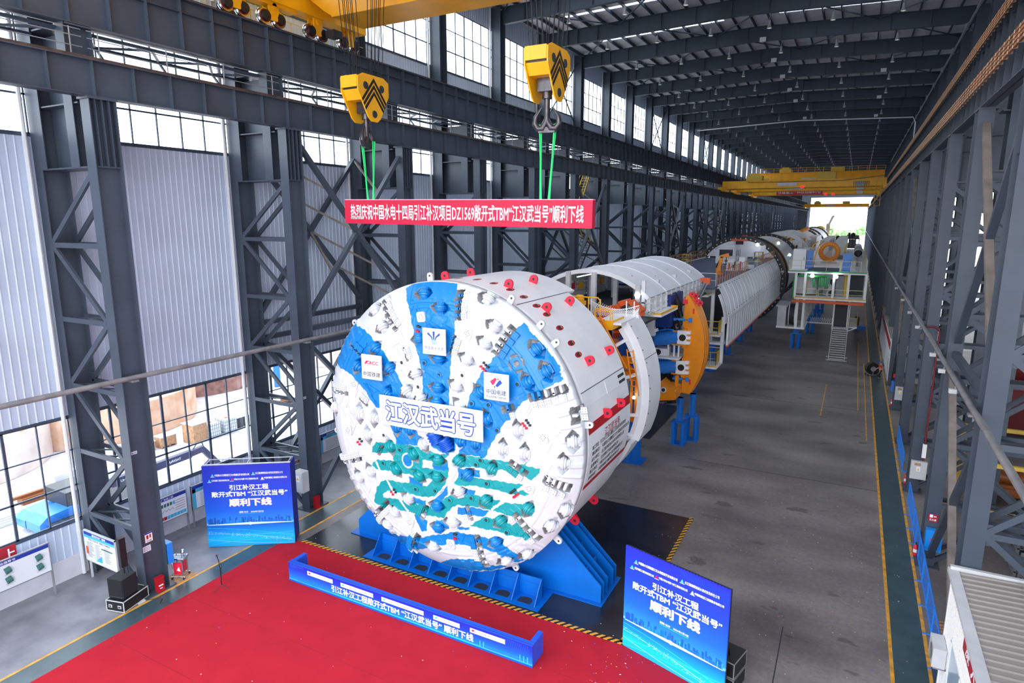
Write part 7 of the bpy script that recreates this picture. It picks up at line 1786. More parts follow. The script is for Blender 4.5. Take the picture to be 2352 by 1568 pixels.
m = MB(); m.box(-1.16, 1.16, -.05, .03, 2.26, 2.3); m.box(-1.16, 1.16, -.05, .03, .86, .9); m.box(-1.16, -1.12, -.05, .03, .86, 2.3); m.box(1.12, 1.16, -.05, .03, .86, 2.3); m.box(-1.1, -1.04, .03, .1, 0, .9); m.box(.98, 1.04, .03, .1, 0, .9); m.obj('frame', 'lgrey', t)
# speaker tower
t = thing('flight_case', 'black road case with silver edges carrying the subwoofer by the nearest full column', 'case', (-25.05, 13.45, 0), .25, 'flight cases')
m = MB(); m.box(-.42, .42, -.62, .62, .05, .48); m.obj('body', 'black', t)
m = MB()
for x in (-.43, .4):
    for y in (-.63, .6): m.box(x, x+.03, y, y+.03, .04, .5)
for z in (.04, .47):
    for y in (-.635, .605): m.box(-.43, .43, y, y+.03, z, z+.03)
    for x in (-.435, .405): m.box(x, x+.03, -.63, .63, z, z+.03)
m.obj('edging', 'lgrey', t)
for x in (-.22, .22):
    m = MB(); m.box(x-.08, x+.08, -.64, -.62, .2, .32, 0); m.box(x-.05, x+.05, -.65, -.64, .23, .29, 1); m.obj('handle', ['lgrey', 'dark'], t)
t = thing('subwoofer', 'black subwoofer cube standing on the silver edged road case', 'speaker', (-25.1, 13.35, .5), .25)
m = MB(); m.box(-.36, .36, -.36, .36, 0, .82); m.obj('cabinet', mat('speaker_black', (30, 31, 34), .7), t)
m = MB(); m.box(-.33, .33, -.375, -.36, .12, .79); m.obj('grille', 'black', t)
m = MB(); m.box(-.3, .3, -.37, -.36, .02, .1); m.box(-.03, .03, -.38, -.375, .2, .24); m.obj('port', 'dark', t)
t = thing('column_speaker', 'slim black column loudspeaker on a pole above the subwoofer', 'speaker', (-25.15, 13.5, 1.32))
m = MB(); m.cyl((0,0,0), (0,0,.35), .03, 8); m.cyl((.12,.1,0), (.1,.06,.5), .012, 5); m.obj('pole', 'black', t)
m = MB(); m.box(-.11, .11, -.12, .12, .3, 1.55); m.obj('cabinet', 'black', t)
m = MB(); m.box(-.09, .09, -.135, -.12, .34, 1.52); m.obj('grille', 'dark', t)
t = thing('microphone_stand', 'black microphone on a tripod stand on the red carpet edge', 'microphone stand', (-22.53, 15.94, .02))
m = MB(); m.cyl((0,0,.2), (0,0,.95), .018, 8); m.cyl((0,0,.9), (-.02,-.05,1.42), .012, 8); m.cyl((.05,0,.98), (-.03,0,1.02), .02, 6); m.obj('pole', 'black', t)
for k in range(3):
    a = .3 + k*2*PI/3; m = MB(); m.cyl((0,0,.22), (.36*math.cos(a), .36*math.sin(a), .015), .013, 6); m.obj('leg', 'black', t)
m = MB(); m.lathe((-.02,-.05,1.42), (-.1,-.2,1), [(.015,0),(.02,.12),(.035,.15),(.035,.19),(0,.22)], 12); m.obj('microphone', 'dark', t)
m = MB(); m.tube([(-.02,-.03,1.4), (.1,0,1.1), (.04,0,.8), (.1,.05,.7)], .008, 5); m.obj('cable', 'black', t)
t = thing('fire_box', 'red fire equipment box at the foot of the column beside the speakers', 'fire box', (-24.72, 14.6, 0))
m = MB(); m.box(-.06, .12, -.16, .16, 0.02, .66); m.obj('body', 'dred', t)
m = MB(); m.box(.12, .125, -.1, .1, .3, .36); m.box(.12, .125, -.06, .06, .18, .22); m.obj('lettering', 'pwhite', t)
m = MB(); m.box(-.07, .13, -.17, .17, .64, .7); m.obj('lid', 'dred', t)
m = MB(); m.box(-.2, .1, -.15, .2, 0, .05, 0); o = m.obj('power_strip', ['lgrey']); o.location = (-24.7, 13.75, 0); tag(o, 'white power strip on the floor at the foot of the column by the speakers', 'power strip')
m = MB(); m.tube([(-24.65, 13.85, .02), (-24.45, 14.1, .012), (-24.1, 14.3, .012), (-23.9, 14.05, .012), (-23.6, 14.2, .012), (-23.45, 14.3, .02)], .014, 6); tag(m.obj('floor_cable', 'black'), 'thin black cable crossing the walkway from the power strip to the carpet', 'cable')
t = thing('blue_locker', 'light blue box fixed behind the nearest full column', 'cabinet', (-25.05, 15.3, .92))
m = MB(); m.box(-.25, .22, -.14, .12, 0, .95); m.obj('body', mat('locker_blue', (40, 150, 226), .45), t)
m = MB(); m.box(.22, .235, -.11, .09, .04, .9); m.obj('door', 'fblue', t)
def plate(label, x, y, z, w, h, kind):
    t = thing('wall_sign', label, 'sign', (x, y, z), 0, 'small signs on columns')
    m = MB(); m.box(0, .012, -w/2, w/2, -h/2, h/2); m.obj('plate', 'pwhite', t)
    m = MB()
    if kind == 0: m.box(.012, .016, -w/2, w/2, h*.36, h*.5, 0); m.box(.012, .016, -w*.3, -w*.05, -h*.15, h*.25, 1); m.box(.012, .016, w*.1, w*.3, -h*.1, h*.28, 1); text_mb(m, '灭火器', (.014, 0, -h*.35), (0,1,0), EZ, h*.16, 1, w*.6, .02)
    elif kind == 1:
        for i in range(3): m.box(.012, .016, -w*.42, w*.4, -h*.3+h*.27*i, -h*.22+h*.27*i, 2)
    else: text_mb(m, '17轴A列', (.014, 0, 0), (0,1,0), EZ, h*.6, 0, w*.85, .02)
    m.obj('printing', ['pnavy', 'dred', 'grey'], t)
plate('white and red extinguisher sign on the nearest full column', -25.06, 14.58, 2.42, .32, .42, 0)
plate('white instruction sheet low on the nearest full column', -25.06, 14.45, 1.95, .34, .26, 1)
plate('tiny white axis number plate high on the nearest full column', -25.06, 14.35, 6.2, .32, .12, 2)
plate('tiny white axis number plate high on the second full window-wall column', -25.06, 23.5, 6.2, .32, .12, 2)
t = thing('belt_trolley', 'chrome hand trolley with a red panel standing beside the nearest full column', 'trolley', (-24.98, 15.75, 0), .5)
m = MB()
for x in (-.22, .22):
    for y in (-.2, .2): m.tube([(x, y, .1), (x, y, .95), (x*.8, y*.5, 1.05)], .025, 8)
for i in range(6): m.cyl((-.3, -.2+.08*i, .95), (.3, -.2+.08*i, .95), .045, 10)
m.lathe((.1, .15, 1.0), (0,0,1), [(0,0),(.09,0),(.09,.15),(.05,.22),(0,.23)], 14); m.cyl((-.3, -.25, .12), (.3, -.25, .12), .02, 6); m.cyl((-.3, .25, .12), (.3, .25, .12), .02, 6)
m.obj('frame', 'chrome', t)
m = MB(); m.box(-.15, .18, -.25, -.22, .25, .8); m.box(.2, .23, -.15, .15, .3, .8); m.obj('red_panel', 'red', t)
m = MB(); m.prism([(-.02, -.26, .45), (.14, -.26, .4), (.08, -.26, .62)], (0, .01, 0)); m.obj('notice', 'pwhite', t)
for a, b in ((-.25, -.25), (.25, -.25), (-.25, .25), (.25, .25)):
    m = MB(); m.lathe((a, b, .07), (1,0,0), [(0,-.02),(.065,-.02),(.065,.02),(0,.02)], 12); m.obj('wheel', 'dark', t)
m = MB(); m.box(-.45, .45, -.5, .5, 0, .025); o = m.obj('wooden_mat', 'ywood'); o.location = (-25.0, 15.75, 0.0); tag(o, 'tan wooden grid on the floor under the chrome trolley', 'mat')
t = thing('electrical_box', 'white electrical box with a yellow warning triangle on the second full window-wall column', 'electrical box', (-25.0, 22.9, 1.2))
m = MB(); m.box(-.3, .32, -.2, .25, 0, 1.15); m.obj('body', 'lgrey', t)
m = MB(); m.box(-.25, .28, -.215, -.2, .05, 1.1); m.obj('door', 'lgrey', t)
m = MB(); m.box(-.12, .12, -.22, -.215, .6, .95, 0); m.prism([(-.09, -.224, .7), (.09, -.224, .7), (0, -.224, .86)], (0, .003, 0), 1); m.obj('label', ['pwhite', 'yellow'], t)
t = thing('fire_box', 'red fire equipment box at the foot of the second full window-wall column', 'fire box', (-24.7, 23.6, 0))
m = MB(); m.box(-.06, .12, -.16, .16, 0.02, .66); m.obj('body', 'dred', t); m = MB(); m.box(-.07, .13, -.17, .17, .64, .7); m.obj('lid', 'dred', t)

# ================================================================ right side props
M['fmesh'] = glassmat('fence_mesh', (0.28, 0.5, 0.86, 1), 0.0)
def fence_panel(label, y0, y1):
    t = thing('fence_panel', label, 'fence', (3.82, y0, 0), 0, 'blue fence panels at the walkway'); L = y1-y0
    m = MB()
    for z in (.12, 1.18): m.cyl((0, .03, z), (0, L-.03, z), .03, 6)
    for y in (.03, L-.03): m.cyl((0, y, .03), (0, y, 1.2), .03, 6)
    m.obj('frame', 'fblue', t)
    m = MB()
    k = int(L/.15)
    for i in range(1, k): m.box(-.004, .004, L*i/k-.003, L*i/k+.003, .12, 1.18)
    for i in range(1, 6): m.box(-.003, .003, .03, L-.03, .12+.18*i-.003, .12+.18*i+.003)
    m.obj('wire_mesh', 'fblue', t)
    m = MB(); m.box(-.28, .28, .0, .05, .0, .04); m.obj('foot', 'fblue', t)
fy = [24.3, 26.5, 28.55, 30.6, 32.7, 34.3, 36.0, 37.8, 39.75]
for i in range(len(fy)-1): fence_panel('blue mesh fence panel along the walkway, near run, %s from the hut end' % ordn(i+1), fy[i]+.03, fy[i+1]-.03)
fy2 = [44.7, 46.8, 48.9, 50.9]
for i in range(3): fence_panel('blue mesh fence panel along the walkway, far run, %s counted from its near end' % ordn(i+1), fy2[i]+.03, fy2[i+1]-.03)
def ebox(label, x, y, z, w, h, y_s=.25):
    t = thing('electrical_box', label, 'electrical box', (x, y, z))
    m = MB(); m.box(0, w, 0, y_s, 0, h); m.obj('body', 'lgrey', t)
    m = MB(); m.box(.04, w-.04, -.012, 0, .04, h-.04); m.obj('door', 'lgrey', t)
    m = MB(); m.box(w*.35, w*.6, -.016, -.012, h*.45, h*.72, 0); m.prism([(w*.4, -.02, h*.5), (w*.55, -.02, h*.5), (w*.475, -.02, h*.66)], (0, .003, 0), 1); m.box(w*.2, w*.6, -.016, -.012, h*.78, h*.92, 2); m.obj('label', ['pwhite', 'yellow', 'ywood'], t)
ebox('white electrical box with warning triangle on the column behind the near fence run', 3.88, 41.0, .95, .78, 1.05)
ebox('white electrical box on a column beyond the far fence run', 3.9, 59.3, .95, .75, 1.1)
t = thing('hydrant_cabinet', 'bright blue hydrant cabinet at the foot of a column behind the fence', 'cabinet', (3.9, 31.85, .95))
m = MB(); m.box(0, .62, 0, .35, 0, .98); m.obj('body', mat('hydrant_blue', (20, 140, 236), .4), t)
m = MB(); text_mb(m, '灭火箱', (.31, 0, .55), EX, EZ, .14, 0, .36, .02)
for a in (.25, .36): m.cbox((a, -.003, .8), .03, .006, .03)
m.obj('lettering', 'dred', t)
m = MB(); m.box(.02, .6, -.01, 0, .03, .95); m.obj('door', 'fblue', t) if False else None
t = thing('wall_sign', 'red and white fire sign above the blue hydrant cabinet', 'sign', (3.95, 32.27, 2.2))
m = MB(); m.box(0, .36, -.012, 0, 0, .38); m.obj('plate', 'dred', t)
m = MB(); m.box(.05, .17, -.016, -.012, .18, .32); m.box(.2, .3, -.016, -.012, .22, .26); text_mb(m, '灭火器', (.18, -.012, .08), EX, EZ, .09, 0, .26, .02); m.box(0, .36, -.016, -.012, .35, .38, 1); m.obj('printing', ['pwhite', 'pnavy'], t)
def exting(label, x, y):
    t = thing('fire_extinguisher', label, 'fire extinguisher', (x, y, 0), 0, 'extinguishers along the right walkway')
    m = MB(); m.lathe((0,0,0), (0,0,1), [(0,0),(.09,0),(.09,.5),(.05,.58),(0,.6)], 14); m.obj('cylinder', 'red', t)
    m = MB(); m.cbox((0,0,.63), .04, .16, .06); m.tube([(0,.05,.6),(.1,.08,.5),(.1,.05,.25)], .014, 5); m.obj('valve', 'black', t)
    m = MB(); m.lathe((0,0,.2), (0,0,1), [(.0915,0),(.0915,.16)], 14); m.obj('label', 'pwhite', t)
exting('red fire extinguisher beside the blue fence, nearest', 3.72, 33.1); exting('red fire extinguisher below the nearer white electrical box', 3.85, 42.5); exting('red fire extinguisher farther off near the far fence run', 3.86, 60.9)
# near hut, lower right
hut = thing('site_hut', 'pale ribbed site hut with a grey corrugated roof and red banner beside the fence', 'hut', (3.68, 15.3, .0))
m = MB(); m.box(0, 3.4, 0, 7.7, 0, 4.4, 0); y = .1
while y < 7.6: m.box(-.025, 0, y, y+.07, .05, 4.35, 1); y += .19
x = .1
while x < 3.3: m.box(x, x+.07, 7.7, 7.725, .05, 4.35, 1); x += .19
m.box(-.05, .02, 7.62, 7.74, 0, 4.45, 1); m.obj('walls', ['clad', 'pwhite'], hut)
m = MB(); m.add([(-.12,-.1,4.46),(3.5,-.1,4.58),(3.5,7.75,4.58),(-.12,7.75,4.46),(-.12,-.1,4.5),(3.5,-.1,4.62),(3.5,7.75,4.62),(-.12,7.75,4.5)], [(0,3,2,1),(4,5,6,7),(0,1,5,4),(1,2,6,5),(2,3,7,6),(3,0,4,7)], 0)
y = 0.0
while y < 7.5: m.add([(.12,y,4.5),(3.5,y,4.62),(3.5,y+.12,4.62),(.12,y+.12,4.5),(.12,y+.03,4.55),(3.5,y+.03,4.67),(3.5,y+.09,4.67),(.12,y+.09,4.55)], [(4,5,6,7),(0,1,5,4),(1,2,6,5),(2,3,7,6),(3,0,4,7)], 1); y += .3
m.box(-.16, .12, -.1, 7.8, 4.42, 4.56, 2); m.box(-.1, 3.5, 7.66, 7.8, 4.46, 4.66, 2); m.box(1.75, 1.8, 0, 7.5, 4.62, 4.68, 2)
m.obj('roof', [mat('roof_pale', (160, 152, 147), .6), mat('roof_rib', (150, 142, 137), .6), 'lgrey'], hut)
m = MB(); m.box(-.04, -.026, .3, 4.7, 3.7, 4.38, 0)
for i, ch in enumerate('深入开展'): text_mb(m, ch, (-.041, 3.95 - i*.95, 4.04), (0,-1,0), EZ, .5, 1, .58, .05)
m.obj('red_banner', ['dred', 'pwhite'], hut)
m = MB(); m.box(-.04, 0, 2.6, 6.2, 1.4, 2.9, 0); m.obj('window', mat('hut_glass', (170, 196, 214), .15), hut)
m = MB()
for z in (1.35, 2.9): m.box(-.06, 0, 2.5, 6.3, z, z+.08)
for y in (2.5, 4.4, 6.2): m.box(-.06, 0, y, y+.08, 1.35, 2.95)
m.obj('window_frame', 'pwhite', hut)
t = thing('air_conditioner', 'white air conditioner unit on the near hut corner beside the blue fence', 'air conditioner', (3.28, 22.9, 1.6))
m = MB(); m.box(0, .36, -.9, 0, 0, .65); m.obj('casing', 'lgrey', t)
m = MB(); m.lathe((-.005, -.5, .32), (-1,0,0), [(0,0),(.24,0),(.26,.01)], 20); m.obj('fan_grille', 'grey', t)
m = MB(); m.box(.05, .4, -.85, -.8, -.08, 0); m.box(.05, .4, -.1, -.05, -.08, 0); m.obj('bracket', 'grey', t)
h2 = thing('site_hut', 'white site hut with a red band along the walkway, beside the person in red', 'hut', (3.85, 70.4, 0))
m = MB(); m.box(0, 3.2, 0, 26, 0, 4.2); m.obj('walls', 'pwhite', h2)
m = MB(); m.box(-.012, 0, 1, 25, 2.9, 3.6); m.obj('red_band', 'dred', h2)
m = MB(); m.box(-.02, 0, .6, 2.0, 0, 2.1); m.box(-.02, 0, 9, 10, 0, 2.1); m.obj('door', 'lgrey', h2)
m = MB(); m.box(-.1, 3.3, -.1, 26.1, 4.2, 4.3); m.obj('roof', mat('hut_roof', (150, 140, 132), .7), h2)
t = thing('hydrant_cabinet', 'small blue cabinet with a red sign at the near end of the white hut', 'cabinet', (4.0, 66.0, 0))
m = MB(); m.box(0, .6, 0, .4, 0, 1.0); m.obj('body', 'fblue', t); m = MB(); m.box(.05, .5, -.02, 0, 1.35, 1.7); m.box(.25, .3, 0, .05, 1.0, 1.4); m.obj('sign', 'red', t)
# small floodlights on the right pipe
for i, (y, z) in enumerate(((28.5, 9.1), (32.2, 9.1), (36, 9.1), (45, 9.1), (52, 9.1), (60, 9.1), (70, 9.1))):
    t = thing('wall_floodlight', 'small white floodlight under the open-side pipe, %s from the near end' % ordn(i+1), 'lamp', (3.8, y, z), 0, 'floodlights on the right pipe')
    m = MB(); m.box(-.2, .05, -.12, .1, -.08, .08); m.obj('housing', 'lgrey', t); m = MB(); m.bar((0,0,.08), (0,0,.4), .04, .04); m.obj('bracket', 'grey', t)
t = thing('conduit_pipe', 'dark red riser pipe on a column behind the near fence', 'pipe', (4.45, 41.25, 0))
m = MB(); m.cyl((0,0,1.5), (0,0,9.5), .05, 8); m.tube([(0,0,9.5),(-.2,0,9.7),(-.65,0,9.7)], .05, 8); m.obj('riser', mat('dark_red', (110, 30, 36), .5), t)
m = MB(); m.box(-.1, .1, -.08, .08, 2.2, 3.0); m.obj('box', 'pwhite', t)

# clutter in the next bay, seen between the right columns
M['dredm'] = mat('machine_red', (110, 28, 32), .5); M['dblue'] = mat('machine_blue', (18, 38, 92), .5); M['oran2'] = mat('machine_orange', (140, 78, 30), .5)
def machine(label, x, y, w, d, h, k):
    t = thing('machine_part', label, 'machinery', (x, y, 0))
    m = MB(); m.box(-w/2, w/2, -d/2, d/2, .3, h*.6); m.box(-w/2+.2, w/2-.2, -d/2-.1, -d/2, .5, h*.5); m.obj('body', k, t)
    m = MB(); m.lathe((0, -d*.2, h*.75), (1,0,0), [(0,-w*.35),(h*.22,-w*.35),(h*.25,0),(h*.22,w*.35),(0,w*.35)], 20); m.cyl((-w*.3, d*.25, h*.6), (-w*.3, d*.25, h), .2, 12); m.obj('drum', k, t)
    m = MB()
    for a in (-w/2, w/2-.2):
        for b in (-d/2, d/2-.2): m.box(a, a+.2, b, b+.2, 0, .3)
    m.bar((-w/2, -d/2, h*.6), (w/2, d/2, h*.75), .1, .1); m.obj('skid', 'dark', t)
machine('dark blue machine housing in the next bay, behind the nearest open-side columns', 11.5, 30.5, 4, 4, 2.8, 'dblue'); machine('second dark blue machine housing farther into the next bay', 16, 36, 4, 4, 3.4, 'dblue')
machine('dark red machine body in the next bay, seen between the columns', 13.5, 42, 5, 4, 5.5, 'dredm'); machine('dark red drum unit in the next bay beyond the red machine body', 12, 58, 4, 5, 7, 'dredm')
machine('orange machine body low in the next bay behind the yellow beam', 8.8, 43.5, 2.0, 2.4, 1.6, 'oran2'); machine('tall grey machine far back in the next bay', 22, 52, 6, 5, 8, 'grey')
for i, (y, z, k) in enumerate(((39.5, 2.8, 'yellow'), (37.0, 1.2, 'yellow'), (44.5, 3.4, 'yellow'))):
    m = MB(); m.box(-2.2, 2.2, -.12, .12, 0, .2); m.box(-2.1, -1.8, -.15, .15, -z, 0); m.box(1.8, 2.1, -.15, .15, -z, 0); o = m.obj('yellow_gantry_frame', 'dyellow'); o.location = (8.6, y, z); tag(o, 'yellow portal frame in the next bay behind the open-side columns, %s' % ('at middle height', 'lowest', 'highest')[i], 'frame')
for i in range(4):
    t = thing('steel_rack', 'grey rack of steel sections in the next bay behind the hut, %s along' % ordn(i+1), 'rack', (9.0, 26.5+2.4*i, 0), 0, 'steel racks in the next bay')
    m = MB()
    for a in (-1.6, 1.6):
        for b in (-.8, .8): m.box(a-.05, a+.05, b-.05, b+.05, 0, 1.6)
    for z in (.3, .85, 1.4): m.box(-1.7, 1.7, -.85, .85, z, z+.05)
    m.obj('frame', 'grey', t); m = MB()
    for z in (.36, .91, 1.46):
        for q in range(7): m.bar((-1.5, -.7+.23*q, z+.06), (1.5, -.66+.23*q, z+.06), .1, .1)
    m.obj('sections', 'dusty', t)
t = thing('wooden_pallet', 'wooden pallet leaning on the floor between the fence and the near hut', 'pallet', (4.6, 27.0, 0), .2)
m = MB()
for i in range(6): m.box(-.5, .5, -.6+.22*i, -.48+.22*i, .1, .13)
m.obj('boards', 'ywood', t); m = MB()
for x in (-.45, 0, .4): m.box(x, x+.08, -.6, .62, 0, .1)
m.obj('bearers', 'ywood', t)
m = MB()
for i in range(5): m.box(0, .02, i*.62, i*.62+.6, 0, 1.3)
o = m.obj('white_partition', 'pwhite'); o.location = (7.2, 43, 3.2); tag(o, 'row of pale panels in the next bay behind the third and fourth open-side columns', 'partition')

# person with a cable reel
pr = thing('person', 'person in red shirt, dark trousers and blue helmet standing beside a hose reel', 'person', (3.2, 70.9, 0), math.radians(100))
def skinned(name, verts, edges, radii, mt, parent, sub=2):
    me = bpy.data.meshes.new(name); me.from_pydata(verts, edges, []); o = bpy.data.objects.new(name, me); COL.objects.link(o); o.parent = parent
    me.materials.append(M[mt] if isinstance(mt, str) else mt)
    md = o.modifiers.new('skin', 'SKIN'); md.use_smooth_shade = True
    for i, r in enumerate(radii):
        v = me.skin_vertices[0].data[i]; v.radius = (r, r); v.use_root = (i == 0)
    s = o.modifiers.new('sub', 'SUBSURF'); s.levels = sub; s.render_levels = sub
    return o
M['skin'] = mat('skin', (206, 160, 130), .6); M['shirt'] = mat('red_shirt', (206, 40, 50), .8); M['trouser'] = mat('dark_trousers', (36, 38, 46), .8)
V = [(0,0,.95),(0,0,1.2),(0,0,1.42),(0,0,1.52),(0,.02,1.62),(.19,0,1.4),(.25,.06,1.12),(.2,.3,.98),(.19,.38,.95),(-.19,0,1.4),(-.25,.02,1.12),(-.24,.08,.86),(-.24,.1,.78),(.1,0,.88),(.11,.03,.5),(.11,0,.09),(.11,.14,.05),(-.1,0,.88),(-.12,.06,.5),(-.12,-.02,.09),(-.12,.12,.05)]
Ed = [(0,1),(1,2),(2,3),(3,4),(2,5),(5,6),(6,7),(7,8),(2,9),(9,10),(10,11),(11,12),(0,13),(13,14),(14,15),(15,16),(0,17),(17,18),(18,19),(19,20)]
Rd = [.14,.14,.13,.055,.095,.065,.05,.04,.035,.065,.05,.04,.035,.095,.07,.05,.045,.095,.07,.05,.045]
skinned('body', V, Ed, Rd, 'skin', pr)
skinned('shirt', [(0,0,.92),(0,0,1.2),(0,0,1.43),(.19,0,1.41),(.245,.05,1.16),(-.19,0,1.41),(-.245,.02,1.16)], [(0,1),(1,2),(2,3),(3,4),(2,5),(5,6)], [.165,.165,.15,.085,.07,.085,.07], 'shirt', pr)
skinned('trousers', [(0,0,.95),(.1,0,.86),(.11,.03,.5),(.11,0,.12),(-.1,0,.86),(-.12,.06,.5),(-.12,-.02,.12)], [(0,1),(1,2),(2,3),(0,4),(4,5),(5,6)], [.155,.11,.085,.07,.11,.085,.07], 'trouser', pr)
m = MB(); m.lathe((0,.02,1.66), (0,0,1), [(.135,0),(.125,.06),(.08,.12),(0,.14)], 18); m.lathe((0,.05,1.66), (0,0,1), [(.14,0),(.165,.005),(.16,.012)], 18); m.obj('helmet', mat('helmet_blue', (40, 80, 190), .35), pr)
m = MB()
for s in (1, -1):
    c = (.19, .4, .93) if s > 0 else (-.24, .1, .74)
    for k in range(5): m.tube([(c[0]+(-.03+.015*k)*s, c[1], c[2]), (c[0]+(-.03+.015*k)*s, c[1]+.03, c[2]-.03), (c[0]+(-.03+.015*k)*s, c[1]+.035, c[2]-.07+.006*abs(k-2))], [.009,.008,.006], 5)
m.obj('hands', 'skin', pr)
m = MB()
for s in (.11, -.12): m.box(s-.05, s+.05, -.08, .18, 0, .09)
m.obj('shoes', 'black', pr)
m = MB(); m.lathe((0,.115,1.6), (0,1,0), [(.015,-.01),(.012,.015),(0,.02)], 8); m.box(-.045,-.02,.1,.112,1.635,1.645); m.box(.02,.045,.1,.112,1.635,1.645); m.box(-.025,.025,.1,.11,1.565,1.572); m.obj('face', 'skin', pr)
rl = thing('hose_reel', 'black wheeled hose reel on the walkway beside the person in red', 'hose reel', (2.55, 72.2, 0), .3)
m = MB(); m.lathe((0, 0, .75), (0,1,0), [(.2,-.3),(.6,-.3),(.62,-.2),(.62,.2),(.6,.3),(.2,.3)], 24, 0, True, True); m.obj('hose', 'black', rl)
m = MB(); m.lathe((0, -.36, .75), (0,1,0), [(0,0),(.25,0),(.25,.06)], 16); m.bar((-.5, -.35, .15), (.5, -.35, .15), .06, .06); m.bar((-.5, .35, .15), (.5, .35, .15), .06, .06); m.bar((0, -.35, .15), (0, -.35, .75), .06, .06); m.bar((.5, 0, .3), (.9, 0, .95), .05, .05); m.obj('frame', 'grey', rl)
for a in (-.45, .45):
    m = MB(); m.lathe((a, 0, .1), (0,1,0), [(0,-.4),(.1,-.4),(.1,-.34),(0,-.34)], 12); m.lathe((a, 0, .1), (0,1,0), [(0,.34),(.1,.34),(.1,.4),(0,.4)], 12); m.obj('wheel', 'dark', rl)

# ================================================================ yard outside the left windows and beyond the far door
M['yard'] = mat('yard_concrete', (222, 214, 208), .8, 0.0, 0.12, .4); M['rustring'] = mat('rust_tan', (226, 186, 156), .75, 0.0, 0.3, .9, (206, 150, 112)); M['rustred'] = mat('rust_brown', (172, 124, 110), .8, 0.0, 0.35, 1.0); M['palering'] = mat('pale_ring', (232, 212, 200), .7, 0, .12, .7)
m = MB(); m.box(-260, -29.4, -60, 420, -.5, -.02); m.box(-300, 300, 420, 900, -.5, -.02); struct(m.obj('ground', 'yard'), 'sunlit concrete yard outside')
def ring(label, x, y, r, h, k, extra=None):
    t = thing('steel_ring', label, 'steel ring', (x, y, 0), 0, 'large steel rings in the yard')
    m = MB(); m.lathe((0,0,0), (0,0,1), [(r-.55,0),(r,0),(r,h),(r-.55,h)], 72, 0, False, True); m.obj('shell', k, t)
    m = MB(); m.lathe((0,0,h*.5), (0,0,1), [(0,0),(r-.5,0),(r-.5,.15),(0,.15)], 48, 0, False); m.obj('web_plate', 'palering', t)
    m = MB()
    for i in range(10):
        a = i*.63; m.tube([((r-1.2)*math.cos(a), (r-1.2)*math.sin(a), h*.5), ((r-1.2)*math.cos(a), (r-1.2)*math.sin(a), h*.5+.6), ((r-1.5)*math.cos(a), (r-1.5)*math.sin(a), h*.5+.85), ((r-2.0)*math.cos(a), (r-2.0)*math.sin(a), h*.5+.85)], .16, 8)
    m.obj('brackets', 'pwhite', t)
ring('pale rusty steel ring with white brackets outside the window nearest the camera', -50.0, 16.0, 6.4, 2.4, 'palering'); ring('tan rusty steel ring outside, seen just past the nearest full column', -50.6, 27.0, 6.6, 2.6, 'rustring'); ring('dark brown rusted tall steel ring behind the tan one', -56.5, 38.5, 7.2, 3.8, 'rustred'); ring('dark rusty ring far behind the pale one with white brackets', -64.5, 20, 7.0, 3.8, 'rustred')
ring('pale grey steel ring in the yard beyond the second column', -52, 54, 6.0, 2.5, 'palering')
def ibc(label, x, y):
    t = thing('liquid_container', label, 'container', (x, y, 0), 0, 'caged white liquid containers')
    m = MB(); m.box(-.5, .5, -.48, .48, .15, 1.1); m.obj('tank', 'pwhite', t); m = MB()
    for i in range(7):
        for s in (-1, 1): m.box(s*.53-.01, s*.53+.01, -.5+.166*i-.01, -.5+.166*i+.01, .1, 1.15); m.box(-.53+.177*i-.01, -.53+.177*i+.01, s*.5-.01, s*.5+.01, .1, 1.15)
    for z in (.2, .45, .7, .95, 1.15):
        for s in (-1, 1): m.box(s*.53-.01, s*.53+.01, -.5, .5, z-.01, z+.01); m.box(-.53, .53, s*.5-.01, s*.5+.01, z-.01, z+.01)
    m.obj('cage', 'grey', t); m = MB(); m.box(-.55, .55, -.52, .52, 0, .12); m.obj('pallet', 'lgrey', t)
    m = MB(); m.lathe((0,0,1.1), (0,0,1), [(.12,0),(.12,.06),(0,.06)], 12); m.obj('cap', 'rorange', t)
ibc('caged white liquid container outside, next to the plywood crate', -40.0, 28.55); ibc('caged white liquid container outside, beyond another one', -39.9, 29.85)
def crate(label, x, y, w, d, h, k):
    t = thing('crate', label, 'crate', (x, y, 0)); m = MB(); m.box(-w/2, w/2, -d/2, d/2, .1, h); m.obj('body', k, t); m = MB(); m.box(-w/2-.04, w/2+.04, -d/2-.04, d/2+.04, h, h+.05); m.box(-w/2, w/2, -.02, .02, h+.05, h+.055); m.obj('lid', 'lgrey', t); m = MB()
    for b in (-d/2, 0, d/2-.1): m.box(-w/2, w/2, b, b+.1, 0, .1)
    m.obj('bearers', 'ywood', t)
crate('tall plywood crate outside, beside the white liquid containers', -40.2, 27.5, 1.2, 1.1, 1.35, 'ywood'); crate('low wooden box outside in front of the tan ring, beside the tall crate', -41.2, 25.9, .8, 1.1, .75, 'ywood'); crate('low wooden box outside in front of the tan ring, away from the tall crate', -41.4, 24.6, .7, .9, .6, 'ywood'); crate('black crate outside, past the white liquid containers', -40.4, 31.2, 1.2, 1.2, .8, 'dark')
for i, (x, y, n) in enumerate(((-40.6, 18.9, 9), (-39.6, 20.6, 6))):
    for k in range(n):
        m = MB(); m.box(-.8, .8, -.75, .75, 0, .085); m.box(-.7, .7, -.7, -.5, .085, .1); o = m.obj('white_sheet', 'pwhite'); o.location = (x+.02*(k % 3), y+.03*(k % 2), 0.0+.1*k)
        tag(o, 'white panel in the %s stack outside the windows, %s from the bottom' % ('taller' if i == 0 else 'lower', ordn(k+1)), 'panel', 'stacked white panels in the yard')
lf = thing('boom_lift', 'dark navy boom lift with a blue engine hood parked outside the windows', 'boom lift', (-34, 16.5, 0))
